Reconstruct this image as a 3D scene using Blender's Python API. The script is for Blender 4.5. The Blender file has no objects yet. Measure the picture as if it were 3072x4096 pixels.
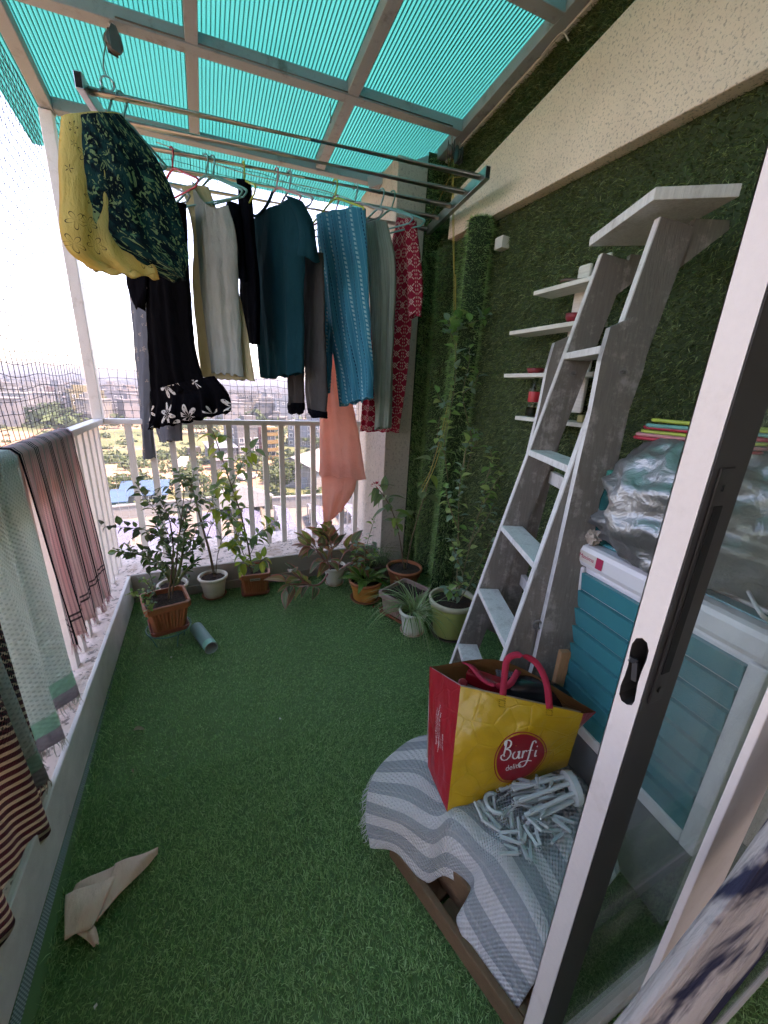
import bpy, math, random
import numpy as np
from mathutils import Vector, Matrix
random.seed(7); rng = np.random.default_rng(7)
SC = bpy.context.scene; COL = SC.collection
R = math.radians

# ---------------------------------------------------------------- camera, sky, sun, exposure
cam = bpy.data.cameras.new('camera'); camo = bpy.data.objects.new('camera', cam); COL.objects.link(camo)
cam.sensor_fit = 'HORIZONTAL'; cam.sensor_width = 36.0; cam.lens = 18.12
cam.clip_start = 0.02; cam.clip_end = 20000
camo.matrix_world = Matrix.Translation((0, 0, 1.25)) @ Matrix([(0.9109,0.0827,-0.4042),(-0.41,0.2919,-0.8641),(0.0465,0.9529,0.2998)]).to_4x4()
SC.camera = camo
SUN_EL, SUN_AZ = 64.0, 118.0          # azimuth measured clockwise from +Y: the sun stands high behind the house, to the right
world = bpy.data.worlds.new('World'); SC.world = world; world.use_nodes = True
wn = world.node_tree.nodes; wl = world.node_tree.links
sky = wn.new('ShaderNodeTexSky'); sky.sky_type = 'NISHITA'; sky.sun_disc = False
sky.sun_elevation = R(SUN_EL); sky.sun_rotation = R(SUN_AZ); sky.dust_density = 0.4; sky.air_density = 1.0; sky.altitude = 500
wl.new(sky.outputs[0], wn['Background'].inputs[0]); wn['Background'].inputs[1].default_value = 0.07
sun = bpy.data.lights.new('sun', 'SUN'); sun.energy = 1.4; sun.angle = R(12); sun.color = (1.0, 0.95, 0.88)
suno = bpy.data.objects.new('sun', sun); COL.objects.link(suno)
sd = Vector((math.sin(R(SUN_AZ))*math.cos(R(SUN_EL)), math.cos(R(SUN_AZ))*math.cos(R(SUN_EL)), math.sin(R(SUN_EL))))
suno.rotation_euler = sd.to_track_quat('Z', 'Y').to_euler()
SC.view_settings.view_transform = 'Standard'; SC.view_settings.look = 'None'
SC.view_settings.gamma = 1.0; SC.view_settings.use_curve_mapping = False
SC.view_settings.exposure = 4.15
SC.view_settings.use_white_balance = True; SC.view_settings.white_balance_temperature = 8600; SC.view_settings.white_balance_tint = 34   # the camera balanced for the tinted shade
SC.render.engine = 'CYCLES'
cy = SC.cycles
cy.max_bounces = 7; cy.diffuse_bounces = 4; cy.glossy_bounces = 3; cy.transmission_bounces = 6; cy.transparent_max_bounces = 24
cy.volume_bounces = 0; cy.sample_clamp_indirect = 6.0; cy.use_denoising = True; cy.use_adaptive_sampling = True; cy.adaptive_threshold = .02; cy.caustics_reflective = False; cy.caustics_refractive = False

# ---------------------------------------------------------------- node helpers
class S:
    def __init__(s, g, k): s.g, s.k = g, k
    def _m(s, op, b=None, c=None): return s.g.m(op, s, b, c)
    def __add__(s, o): return s._m('ADD', o)
    __radd__ = __add__
    def __mul__(s, o): return s._m('MULTIPLY', o)
    __rmul__ = __mul__
    def __sub__(s, o): return s._m('SUBTRACT', o)
    def __rsub__(s, o): return s.g.m('SUBTRACT', o, s)
    def __truediv__(s, o): return s._m('DIVIDE', o)
    def __lt__(s, o): return s._m('LESS_THAN', o)
    def __gt__(s, o): return s._m('GREATER_THAN', o)
class G:
    def __init__(s, name):
        s.mat = bpy.data.materials.new(name); s.mat.use_nodes = True
        s.nt = s.mat.node_tree; s.nt.nodes.clear(); s.c = {}
    def node(s, t, **p):
        n = s.nt.nodes.new(t)
        for k, v in p.items(): setattr(n, k, v)
        return n
    def put(s, sock, v):
        if isinstance(v, S): s.nt.links.new(v.k, sock)
        elif v is not None:
            if sock.type == 'RGBA' and len(v) == 3: v = (*v, 1)
            sock.default_value = v
    def m(s, op, a, b=None, c=None):
        n = s.node('ShaderNodeMath', operation=op)
        for i, v in enumerate((a, b, c)):
            if v is not None: s.put(n.inputs[i], v)
        return S(s, n.outputs[0])
    def coord(s, kind='Object'):
        if kind not in s.c: s.c[kind] = S(s, s.node('ShaderNodeTexCoord').outputs[kind])
        return s.c[kind]
    def xyz(s, v):
        n = s.node('ShaderNodeSeparateXYZ'); s.put(n.inputs[0], v); return [S(s, o) for o in n.outputs]
    def vec(s, x, y, z=0.0):
        n = s.node('ShaderNodeCombineXYZ')
        for i, v in enumerate((x, y, z)): s.put(n.inputs[i], v)
        return S(s, n.outputs[0])
    def vm(s, op, a, b=None, scale=None):
        n = s.node('ShaderNodeVectorMath', operation=op); s.put(n.inputs[0], a)
        if b is not None: s.put(n.inputs[1], b)
        if scale is not None: s.put(n.inputs['Scale'], scale)
        return S(s, n.outputs['Value'] if op in ('LENGTH', 'DISTANCE', 'DOT_PRODUCT') else n.outputs[0])
    def noise(s, scale, v=None, detail=3.0, rough=.55, dist=0.0, col=False):
        n = s.node('ShaderNodeTexNoise'); s.put(n.inputs['Vector'], v if v is not None else s.coord())
        n.inputs['Scale'].default_value = scale; n.inputs['Detail'].default_value = detail
        n.inputs['Roughness'].default_value = rough; n.inputs['Distortion'].default_value = dist
        return S(s, n.outputs['Color' if col else 'Fac'])
    def voro(s, scale, v=None, feat='F1', out='Distance', rnd=1.0):
        n = s.node('ShaderNodeTexVoronoi', feature=feat); s.put(n.inputs['Vector'], v if v is not None else s.coord())
        n.inputs['Scale'].default_value = scale; n.inputs['Randomness'].default_value = rnd
        return S(s, n.outputs[out])
    def ramp(s, f, stops, interp='LINEAR'):
        n = s.node('ShaderNodeValToRGB'); s.put(n.inputs[0], f); cr = n.color_ramp; cr.interpolation = interp
        while len(cr.elements) < len(stops): cr.elements.new(0.5)
        for e, (p, c) in zip(cr.elements, stops):
            e.position = p; e.color = (*c, 1) if isinstance(c, tuple) else (c, c, c, 1)
        return S(s, n.outputs[0])
    def mix(s, f, a, b, mode='MIX'):
        n = s.node('ShaderNodeMix', data_type='RGBA', blend_type=mode)
        s.put(n.inputs[0], f); s.put(n.inputs[6], a); s.put(n.inputs[7], b); return S(s, n.outputs[2])
    def smooth(s, v, a, b):
        n = s.node('ShaderNodeMapRange', interpolation_type='SMOOTHSTEP'); s.put(n.inputs[0], v)
        n.inputs[1].default_value = a; n.inputs[2].default_value = b; return S(s, n.outputs[0])
    def island(s): return S(s, s.node('ShaderNodeNewGeometry').outputs['Random Per Island'])
    def objrand(s): return S(s, s.node('ShaderNodeObjectInfo').outputs['Random'])
    def finish(s, col, rough=.6, metal=0.0, bump=None, bstr=.3, bdist=.003, transl=0.0, tcol=None, coat=0.0, sheen=0.0, spec=.5, emit=None, ior=1.45, trans=0.0, alpha=None):
        p = s.node('ShaderNodeBsdfPrincipled'); out = s.node('ShaderNodeOutputMaterial')
        s.put(p.inputs['Base Color'], col); s.put(p.inputs['Roughness'], rough); s.put(p.inputs['Metallic'], metal)
        p.inputs['Specular IOR Level'].default_value = spec; p.inputs['Coat Weight'].default_value = coat
        p.inputs['Sheen Weight'].default_value = sheen; p.inputs['IOR'].default_value = ior
        p.inputs['Transmission Weight'].default_value = trans
        if alpha is not None: s.put(p.inputs['Alpha'], alpha)
        nrm = None
        if bump is not None:
            b = s.node('ShaderNodeBump'); b.inputs['Strength'].default_value = bstr; b.inputs['Distance'].default_value = bdist
            s.put(b.inputs['Height'], bump); nrm = S(s, b.outputs[0]); s.put(p.inputs['Normal'], nrm)
        last = p.outputs[0]
        if transl > 0:
            t = s.node('ShaderNodeBsdfTranslucent'); s.put(t.inputs[0], tcol if tcol is not None else col)
            if nrm: s.put(t.inputs['Normal'], nrm)
            x = s.node('ShaderNodeMixShader'); x.inputs[0].default_value = transl
            s.nt.links.new(last, x.inputs[1]); s.nt.links.new(t.outputs[0], x.inputs[2]); last = x.outputs[0]
        s.nt.links.new(last, out.inputs[0]); return s.mat
def flat(name, col, rough=.6, var=.12, scale=9.0, bump=0.0, bscale=60.0, **k):
    """a plain material with the mottling of a real surface"""
    g = G(name); n = g.noise(scale, detail=5); c = g.mix(n, tuple(x*(1-var*1.6) for x in col), tuple(min(1, x*(1+var*1.4)) for x in col))
    return g.finish(c, rough, bump=g.noise(bscale, detail=4) if bump else None, bstr=bump, **k)

# ---------------------------------------------------------------- mesh helpers
OFF = {}
def root_off(p):
    while p is not None:
        if p.name in OFF: return OFF[p.name]
        p = p.parent
    return None
def frame(d, up=None):
    d = Vector(d).normalized(); up = Vector(up) if up else Vector((0, 0, 1))
    if abs(d.dot(up.normalized())) > .97: up = Vector((0, 1, 0)) if abs(d.y) < .9 else Vector((1, 0, 0))
    x = d.cross(up).normalized(); y = x.cross(d).normalized(); return x, y, d
class MB:
    def __init__(s): s.v, s.f, s.uv, s.mi, s.cur = [], [], {}, [], 0
    def add(s, vs, fs, uv=None):
        b = len(s.v); s.v += [tuple(x) for x in vs]
        if uv:
            for i, q in enumerate(uv): s.uv[b+i] = q
        for f in fs: s.f.append(tuple(i+b for i in f)); s.mi.append(s.cur)
        return s
    def box(s, lo, hi, M=None):
        (a, b, c), (d, e, f) = lo, hi
        vs = [(a,b,c),(d,b,c),(d,e,c),(a,e,c),(a,b,f),(d,b,f),(d,e,f),(a,e,f)]
        if M is not None: vs = [M @ Vector(v) for v in vs]
        return s.add(vs, [(3,2,1,0),(4,5,6,7),(0,1,5,4),(1,2,6,5),(2,3,7,6),(3,0,4,7)])
    def bar(s, p0, p1, w, h, up=None, off=(0, 0)):
        """rectangular bar: w across, h along 'up'"""
        p0, p1 = Vector(p0), Vector(p1); x, y, d = frame(p1-p0, up); o = x*off[0]+y*off[1]
        vs = [p+o+x*a*w/2+y*b*h/2 for p in (p0, p1) for a, b in ((-1,-1),(1,-1),(1,1),(-1,1))]
        return s.add(vs, [(0,1,2,3),(7,6,5,4),(4,5,1,0),(5,6,2,1),(6,7,3,2),(7,4,0,3)])
    def tube(s, path, r, n=8, closed=False, caps=True):
        P = [Vector(p) for p in path]; m = len(P); rr = r if isinstance(r, (list, tuple)) else [r]*m
        vs, prev = [], None
        for i, p in enumerate(P):
            d = (P[(i+1) % m]-P[i-1]) if closed else (P[min(i+1, m-1)]-P[max(i-1, 0)])
            if d.length < 1e-9: d = Vector((0, 0, 1))
            d.normalize()
            if prev is None: x, y, _ = frame(d)
            else:
                x = (prev-d*prev.dot(d)); x = x.normalized() if x.length > 1e-6 else frame(d)[0]; y = d.cross(x)
            prev = x
            for k in range(n):
                a = 2*math.pi*k/n; vs.append(p+(x*math.cos(a)+y*math.sin(a))*rr[i])
        fs = []
        for i in range(m if closed else m-1):
            j = (i+1) % m
            for k in range(n): fs.append((i*n+k, i*n+(k+1) % n, j*n+(k+1) % n, j*n+k))
        if caps and not closed: fs += [tuple(range(n-1, -1, -1)), tuple(range((m-1)*n, m*n))]
        return s.add(vs, fs)
    def lathe(s, prof, n=32, c=(0, 0, 0), flute=0, fl=0.0, f0=None, f1=None):
        vs, fs = [], []
        for i, (r, z) in enumerate(prof):
            for k in range(n):
                a = 2*math.pi*k/n; q = r
                if flute and r > 0 and (f0 is None or f0 <= i <= f1): q = r+fl*(abs(math.sin(flute*a/2))-.5)
                vs.append((c[0]+q*math.cos(a), c[1]+q*math.sin(a), c[2]+z))
        for i in range(len(prof)-1):
            for k in range(n): fs.append((i*n+k, i*n+(k+1) % n, (i+1)*n+(k+1) % n, (i+1)*n+k))
        return s.add(vs, fs)
    def prism(s, poly, d, M=None):
        """polygon in xy extruded z=0..d, then moved by M"""
        n = len(poly); vs = [Vector((x, y, z)) for z in (0, d) for x, y in poly]
        if M is not None: vs = [M @ v for v in vs]
        return s.add(vs, [tuple(range(n-1, -1, -1)), tuple(range(n, 2*n))]+[(i, (i+1) % n, n+(i+1) % n, n+i) for i in range(n)])
    def grid(s, rows, uv=None, closed=False):
        m, n = len(rows), len(rows[0]); vs = [p for r in rows for p in r]; fs = []
        for i in range(m-1):
            for k in range(n if closed else n-1): fs.append((i*n+k, i*n+(k+1) % n, (i+1)*n+(k+1) % n, (i+1)*n+k))
        return s.add(vs, fs, [q for r in uv for q in r] if uv else None)
    def build(s, name, mat, parent=None, smooth=False, bevel=0.0, sub=0, auto=None):
        me = bpy.data.meshes.new(name); off = root_off(parent) if parent is not None else None
        vs = [Vector(v)-off for v in s.v] if off is not None else s.v
        me.from_pydata([tuple(v) for v in vs], [], s.f)
        if s.uv:
            L = me.uv_layers.new(name='UVMap').data
            for l in me.loops: L[l.index].uv = s.uv.get(l.vertex_index, (0, 0))
        for m in (mat if isinstance(mat, (list, tuple)) else [mat]): me.materials.append(m)
        if any(s.mi): me.polygons.foreach_set('material_index', s.mi)
        if smooth: me.polygons.foreach_set('use_smooth', [True]*len(me.polygons))
        me.update(); o = bpy.data.objects.new(name, me); COL.objects.link(o); o.parent = parent
        if bevel:
            b = o.modifiers.new('bevel', 'BEVEL'); b.width = bevel; b.segments = 2; b.limit_method = 'ANGLE'; b.angle_limit = R(40)
        if sub:
            b = o.modifiers.new('sub', 'SUBSURF'); b.levels = sub; b.render_levels = sub
        return o
def tag(o, label=None, cat=None, group=None, kind=None):
    for k, v in (('label', label), ('category', cat), ('group', group), ('kind', kind)):
        if v: o[k] = v
    return o
def thing(name, label, cat, loc=(0, 0, 0), rotz=0.0, group=None, world=True):
    """an Empty at the thing's base; with world=True its parts are given in world coordinates"""
    o = bpy.data.objects.new(name, None); o.empty_display_size = .05; COL.objects.link(o)
    o.location = loc; o.rotation_euler = (0, 0, rotz); tag(o, label, cat, group)
    if world: OFF[o.name] = Vector(loc)
    return o
def structure(name, mb, mat, parent=None, **k):
    o = mb.build(name, mat, parent, **k)
    if parent is None: o['kind'] = 'structure'
    return o
def inst(mesh, name, parent, M):
    """one more object sharing a mesh"""
    o = bpy.data.objects.new(name, mesh); COL.objects.link(o); o.parent = parent
    off = root_off(parent)
    o.matrix_local = (Matrix.Translation(-off) @ M) if off is not None else M
    return o
def mesh_only(mb, name, mat, smooth=False):
    o = mb.build(name, mat, None, smooth=smooth); me = o.data; bpy.data.objects.remove(o); return me
def np_tris(name, V, F, mat, parent=None):
    me = bpy.data.meshes.new(name); me.vertices.add(len(V)); me.vertices.foreach_set('co', np.asarray(V, np.float32).ravel())
    me.loops.add(len(F)*3); me.loops.foreach_set('vertex_index', np.asarray(F, np.int32).ravel())
    me.polygons.add(len(F)); me.polygons.foreach_set('loop_start', np.arange(0, len(F)*3, 3, dtype=np.int32))
    me.materials.append(mat); me.update(calc_edges=True); me.validate()
    o = bpy.data.objects.new(name, me); COL.objects.link(o); o.parent = parent; return o
def lerp(a, b, t): return a+(b-a)*t
def poly_at(pts, t):
    """point at fraction t of a polyline, by index"""
    x = t*(len(pts)-1); i = min(int(x), len(pts)-2); f = x-i
    return tuple(lerp(a, b, f) for a, b in zip(pts[i], pts[i+1]))
def spline(pts, n):
    """Catmull-Rom through points, n samples"""
    P = [np.array(p, float) for p in pts]; P = [2*P[0]-P[1]]+P+[2*P[-1]-P[-2]]; out = []
    for k in range(n):
        x = k/(n-1)*(len(pts)-1); i = min(int(x), len(pts)-2); t = x-i; a, b, c, d = P[i:i+4]
        out.append(tuple(.5*((2*b)+(-a+c)*t+(2*a-5*b+4*c-d)*t*t+(-a+3*b-3*c+d)*t**3)))
    return out


# ================================================================ SETTING
# ---- materials of the setting
def m_concrete(name, col, rough=.85, speck=None, pit=.6, pscale=70, stain=None):
    g = G(name); n = g.noise(6, detail=6); n2 = g.noise(90, detail=4)
    c = g.mix(n, tuple(x*.8 for x in col), tuple(min(1, x*1.12) for x in col))
    h = g.noise(pscale, detail=6, rough=.65)
    pits = g.smooth(h, .47, .38)
    c = g.mix(pits*speck if speck else n2*.15, c, tuple(x*.35 for x in col))
    if stain: c = g.mix(g.smooth(g.noise(7, detail=8, rough=.72, dist=.4), .50, .68)*.8, c, stain)
    return g.finish(c, rough, bump=h, bstr=pit, bdist=.006)
M_cream = m_concrete('cream_render', (.84, .70, .57), speck=.62, pit=.8, pscale=120)
M_pillar = m_concrete('grey_render', (.56, .49, .43), speck=.4, pit=1.0, pscale=60)
M_ledge = m_concrete('weathered_ledge', (.76, .62, .54), speck=1.0, pit=1.0, pscale=38, stain=(.42, .27, .19))
M_kerb = flat('kerb_paint', (.70, .67, .63), .55, var=.18, scale=14, bump=.35, bscale=120)
M_skirt = flat('skirting_stone', (.30, .26, .22), .6, var=.2)
def m_metal_paint(name, col, dirt=(.30, .24, .18), amt=.55, rough=.42):
    g = G(name); n = g.noise(11, detail=7, rough=.7); n2 = g.noise(140, detail=3)
    c = g.mix(g.smooth(n, .52, .74)*amt, col, dirt); c = g.mix(n2*.18, c, tuple(x*.5 for x in col))
    return g.finish(c, rough, bump=n2, bstr=.12, bdist=.001)
M_rail = m_metal_paint('rail_paint', (.80, .75, .70), amt=.4)
M_frame = m_metal_paint('roof_frame_paint', (.34, .39, .42), dirt=(.13, .12, .10), amt=.8, rough=.6)
M_trim = m_metal_paint('white_trim', (.68, .66, .62), amt=.35)
M_door_white = m_metal_paint('door_white', (.76, .70, .66), dirt=(.45, .38, .32), amt=.35, rough=.38)
M_dark = flat('dark_and_unlit', (.035, .033, .032), .5, var=.15)
M_room = flat('room_plaster', (.80, .77, .73), .9)
M_roomfloor = flat('room_tile', (.25, .23, .21), .4)

def m_turf(name, a, b, tip):
    g = G(name); r = g.island(); n = g.noise(3.5, detail=4)
    c = g.mix(r, a, b); c = g.mix(g.smooth(r, .86, 1.0), c, tip); c = g.mix(n*.35, c, tuple(x*.6 for x in a))
    return g.finish(c, .55, transl=.3, tcol=c, spec=.35)
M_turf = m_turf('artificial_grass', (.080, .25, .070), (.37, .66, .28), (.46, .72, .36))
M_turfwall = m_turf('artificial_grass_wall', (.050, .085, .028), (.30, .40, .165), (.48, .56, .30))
M_back = flat('turf_backing', (.03, .055, .022), .95)  # kept dark, standing in for the shade between the blades
def m_mesh():
    g = G('woven_backing'); x, y, z = g.xyz(g.coord()); w = g.m('SINE', y*900.0)*g.m('SINE', x*900.0)
    return g.finish(g.mix(g.smooth(w, -.2, .4), (.10, .14, .13), (.30, .36, .35)), .9)
M_mesh = m_mesh()
def blades(name, B, N, L, W_, bend, mat, parent=None, twist=True):
    """grass blades: base points B, normals N, lengths L, widths W_, bend vectors"""
    n = len(B); a = rng.uniform(0, 2*np.pi, n); t = np.cross(N, np.where(np.abs(N[:, 2:3]) > .8, [[1, 0, 0]], [[0, 0, 1]])); t /= np.linalg.norm(t, axis=1, keepdims=True)
    s = np.cross(N, t); side = t*np.cos(a)[:, None]+s*np.sin(a)[:, None]
    mid = B+N*(L*.55)[:, None]+bend*.3; tip = B+N*(L*.9)[:, None]+bend
    w = side*(W_/2)[:, None]
    V = np.stack([B-w, B+w, mid-w*.85, mid+w*.85, tip], 1).reshape(-1, 3)
    base = (np.arange(n)*5)[:, None]
    F = np.concatenate([base+[0, 1, 3], base+[0, 3, 2], base+[2, 3, 4]], 1).reshape(-1, 3)
    return np_tris(name, V, F, mat, parent)
def scatter(n, lo, hi): return rng.uniform(0, 1, (n, 2))*(np.array(hi)-lo)+lo

KX = -.458            # inner face of the left kerb
FY = 2.40             # inner face of the far kerb
XR = 1.385            # right wall
KH = .172             # kerb height
# ---- floor and turf on it
structure('balcony_floor', MB().box((-.75, -.02, -.25), (1.6, 2.9, -.004)), flat('turf_base', (.09, .19, .07), .95))
structure('room_floor', MB().box((-2.2, -4.0, -.25), (2.6, -.025, -.01)), M_roomfloor)
def floor_turf():
    parts = []
    for n, lo, hi in ((150000, (-.452, .02), (1.38, 1.15)), (80000, (-.452, 1.15), (1.38, 2.395))):
        parts.append(scatter(n, lo, hi))
    p = np.concatenate(parts); n = len(p)
    # the cut edge of the turf leaves the kerb near the camera
    keep = p[:, 0] > np.where(p[:, 1] < 1.75, -.452+.035*(1.75-p[:, 1])**1.2, -.452); p = p[keep]; n = len(p)
    B = np.column_stack([p, np.zeros(n)]); N = np.tile([0., 0., 1.], (n, 1))+rng.normal(0, .16, (n, 3)); N /= np.linalg.norm(N, axis=1, keepdims=True)
    edge = np.clip((.05-(p[:, 0]+.43))/.05, 0, 1)
    L = rng.uniform(.005, .0105, n)*(1+1.1*edge); Wd = rng.uniform(.0015, .0030, n)
    # pile laid over in drifting directions
    ang = 1.9*np.sin(p[:, 0]*3.1+p[:, 1]*1.7)+rng.normal(0, 1.25, n)
    bend = np.column_stack([np.cos(ang), np.sin(ang), rng.uniform(-.25, .15, n)])*(L*rng.uniform(.7, 1.9, n))[:, None]
    t = blades('turf', B, N, L, Wd, bend, M_turf); t['kind'] = 'stuff'; t['label'] = 'green artificial grass covering the balcony floor'; t['category'] = 'artificial grass'
floor_turf()
structure('turf_backing', MB().add([(-.4565, .02, .003), (-.428, .02, .003), (-.441, 1.0, .003), (-.452, 1.8, .003), (-.4565, 1.8, .003)], [(0, 1, 2, 3, 4)]), M_mesh)
# ---- kerbs and ledges
structure('kerb_left', MB().box((-.474, -.02, 0), (KX, FY, KH)), M_kerb, bevel=.004)
structure('ledge_left', MB().box((-.75, -.02, -.3), (-.474, 2.9, KH-.004)), M_ledge)
structure('kerb_far', MB().box((KX, FY, 0), (1.11, FY+.016, KH)), m_concrete('kerb_far_plaster', (.40, .36, .32), pit=.5, pscale=40), bevel=.004)
structure('ledge_far', MB().box((-.474, FY+.016, -.3), (1.11, 2.9, KH-.004)), M_ledge)
structure('skirting_far', MB().box((KX+.002, FY-.014, 0), (1.08, FY-.001, .055)), M_skirt, bevel=.002)
# ---- walls
structure('pillar', MB().box((1.075, 2.332, -.3), (1.70, 2.90, 2.47)), M_pillar, bevel=.006)
structure('wall_right', MB().box((XR, -.6, -.3), (1.70, 2.331, 2.56)), M_pillar)
by = [(2.167, 2.070), (-.6, 2.02), (-.6, 2.745), (2.167, 2.272)]
mb = MB(); vs = [(x, y, z) for x in (1.325, XR-.001) for y, z in by]
mb.add(vs, [(0,1,2,3),(7,6,5,4),(4,5,1,0),(5,6,2,1),(6,7,3,2),(7,4,0,3)])
structure('beam', mb, M_cream, bevel=.004)
# house wall behind the camera with the door opening, and the room
M_house = m_concrete('house_render', (.78, .72, .66), speck=.3)
mb = MB(); mb.box((-2.2, -.14, -.3), (-.62, -.02, 2.75)); mb.box((-.62, -.14, 2.06), (1.38, .04, 2.70)); structure('house_wall', mb, M_house)
mb = MB(); mb.box((-2.2, -4.1, -.25), (2.6, -4.0, 2.6)); mb.box((-2.3, -4.1, -.25), (-2.2, -3.9, 2.6)); mb.box((-2.3, -3.9, -.25), (-2.2, -.30, .15)); mb.box((-2.3, -3.9, 2.42), (-2.2, -.30, 2.6)); mb.box((-2.3, -.30, -.25), (-2.2, -.14, 2.6)); mb.box((2.6, -4.1, -.25), (2.7, -.14, 2.6)); mb.box((1.70, -.6, -.25), (2.6, -.5, 2.6))  # unseen room; the wide opening on its left is added for fill daylight
structure('room_wall', mb, M_room)
structure('room_ceiling', MB().box((-2.3, -4.1, 2.6), (2.7, -.141, 2.75)), M_room)
# ---- turf on the walls
def wall_turf(name, pts, nrm, mat, label, L=(.012, .022), W_=(.0022, .0042), drop=.6, cat='artificial grass'):
    n = len(pts); N = np.tile(np.array(nrm, float), (n, 1))+rng.normal(0, .18, (n, 3)); N /= np.linalg.norm(N, axis=1, keepdims=True)
    l = rng.uniform(*L, n); bend = rng.normal(0, .45, (n, 3))*l[:, None]; bend[:, 2] -= l*drop
    o = blades(name, pts, N, l, rng.uniform(*W_, n), bend, mat); tag(o, label, cat, kind='stuff'); return o
def in_wall(n, y0, y1, z0, z1, x=XR-.001):
    p = scatter(n, (y0, z0), (y1, z1)); return np.column_stack([np.full(n, x), p])
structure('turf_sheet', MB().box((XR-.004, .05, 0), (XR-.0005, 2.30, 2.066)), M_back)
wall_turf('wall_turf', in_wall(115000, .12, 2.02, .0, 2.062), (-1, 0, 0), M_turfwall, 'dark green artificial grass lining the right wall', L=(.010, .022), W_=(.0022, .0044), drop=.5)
def roof_z(x, y): return 2.388+.1*(2.672-y)+.04*(x+.517)       # underside of the roof frame
pts = in_wall(60000, .5, 2.331, 2.0, 2.66); zt = 2.272+(2.167-pts[:, 1])*.171; keep = (pts[:, 2] > np.where(pts[:, 1] < 2.167, zt-.01, 2.0)) & (pts[:, 2] < roof_z(1.38, pts[:, 1])+.06)
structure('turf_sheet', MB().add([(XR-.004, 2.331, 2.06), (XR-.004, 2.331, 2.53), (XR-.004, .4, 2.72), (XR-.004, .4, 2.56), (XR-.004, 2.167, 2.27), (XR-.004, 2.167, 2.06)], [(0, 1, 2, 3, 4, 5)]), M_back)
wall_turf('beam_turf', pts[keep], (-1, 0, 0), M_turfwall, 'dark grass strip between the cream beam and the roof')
# the loose strips in the corner: one on the pillar, one bulging off the wall beside it
p = scatter(9000, (1.262, 0), (1.375, 2.50)); pts = np.column_stack([p[:, 0], np.full(len(p), 2.326), p[:, 1]])
structure('turf_sheet', MB().box((1.258, 2.327, 0), (1.384, 2.3315, 2.52)), M_back)
M_turfstrip = m_turf('artificial_grass_strip', (.10, .26, .075), (.34, .56, .22), (.50, .68, .38))
wall_turf('pillar_turf', pts, (0, -1, 0), M_turfstrip, 'lighter grass strip hung on the pillar in the corner')
def strip(y0, y1, bulge, n, label):
    def surf(t): return XR-.006-bulge*math.sin(math.pi*t)**.8, lerp(y0, y1, t)
    rows = []
    for k in range(9): x, y = surf(k/8); rows.append([(x, y, 0), (x, y, 2.05)])
    r = thing('turf_strip', label, 'artificial grass', (XR-.03, (y0+y1)/2, 0)); MB().grid(rows).build('backing', M_back, r, smooth=True)
    t = rng.uniform(0, 1, n); xs = XR-.006-bulge*np.sin(np.pi*t)**.8; ys = y0+(y1-y0)*t
    dx = -bulge*.8*np.pi*np.cos(np.pi*t); nx = -np.ones(n)*(abs(y1-y0)); ny = dx*np.sign(y1-y0)*-1*-1
    N = np.column_stack([nx, -dx*np.sign(y1-y0)*-1, np.zeros(n)]); N /= np.linalg.norm(N, axis=1, keepdims=True)
    l = rng.uniform(.013, .024, n); bend = rng.normal(0, .4, (n, 3))*l[:, None]; bend[:, 2] -= l*.5
    B = np.column_stack([xs, ys, rng.uniform(0, 2.05, n)])-np.array(r.location)
    o = blades('grass', B, N, l, rng.uniform(.0015, .0026, n), bend, M_turfstrip, r); o['kind'] = 'stuff'
strip(2.318, 2.135, .055, 11000, 'bulging grass strip in the corner between the pillar and the yellow cord')
strip(2.115, 1.975, .035, 8000, 'grass strip on the wall just behind the upright turf roll')
def turf_roll():
    a, b = Vector((1.318, 1.905, 0)), Vector((1.303, 1.835, 2.055)); r0 = .058
    r = thing('turf_roll', 'upright roll of artificial grass leaning in the corner by the wall', 'turf roll', a)
    mb = MB(); mb.tube([a, b], r0, 20); mb.build('core', M_back, r, smooth=True)
    mb = MB(); sp = []
    for k in range(60): t = k/59; ang = t*14; q = r0*(1-.85*t); sp.append(b+Vector((math.cos(ang)*q, math.sin(ang)*q, .004)))
    mb.tube(sp, .003, 4); mb.build('rolled_edge', M_mesh, r)
    n = 15000; t = rng.uniform(0, 1, n); ang = rng.uniform(0, 2*np.pi, n); A = np.array(a); D = np.array(b-a)
    N = np.column_stack([np.cos(ang), np.sin(ang), np.zeros(n)]); B = A+D*t[:, None]+N*r0*.98
    l = rng.uniform(.014, .026, n); bend = rng.normal(0, .45, (n, 3))*l[:, None]; bend[:, 2] -= l*.35
    o = blades('grass', B-A, N, l, rng.uniform(.0015, .0027, n), bend, M_turfstrip, r); o['kind'] = 'stuff'
    n = 900; q = r0*np.sqrt(rng.uniform(0, 1, n)); ang = rng.uniform(0, 2*np.pi, n)
    B = np.column_stack([q*np.cos(ang), q*np.sin(ang), np.zeros(n)])+np.array(b-a); N = np.tile([0., 0, 1], (n, 1)); l = rng.uniform(.006, .014, n)
    o = blades('top_grass', B, N, l, np.full(n, .002), rng.normal(0, .6, (n, 3))*l[:, None], M_turfstrip, r); o['kind'] = 'stuff'
turf_roll()
o = MB().box((1.335, 1.70, 1.915), (1.384, 1.755, 1.965)).build('wall_bracket', M_trim, None, bevel=.003); tag(o, 'small white block fixed to the wall beside the turf roll', 'bracket')

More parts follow.
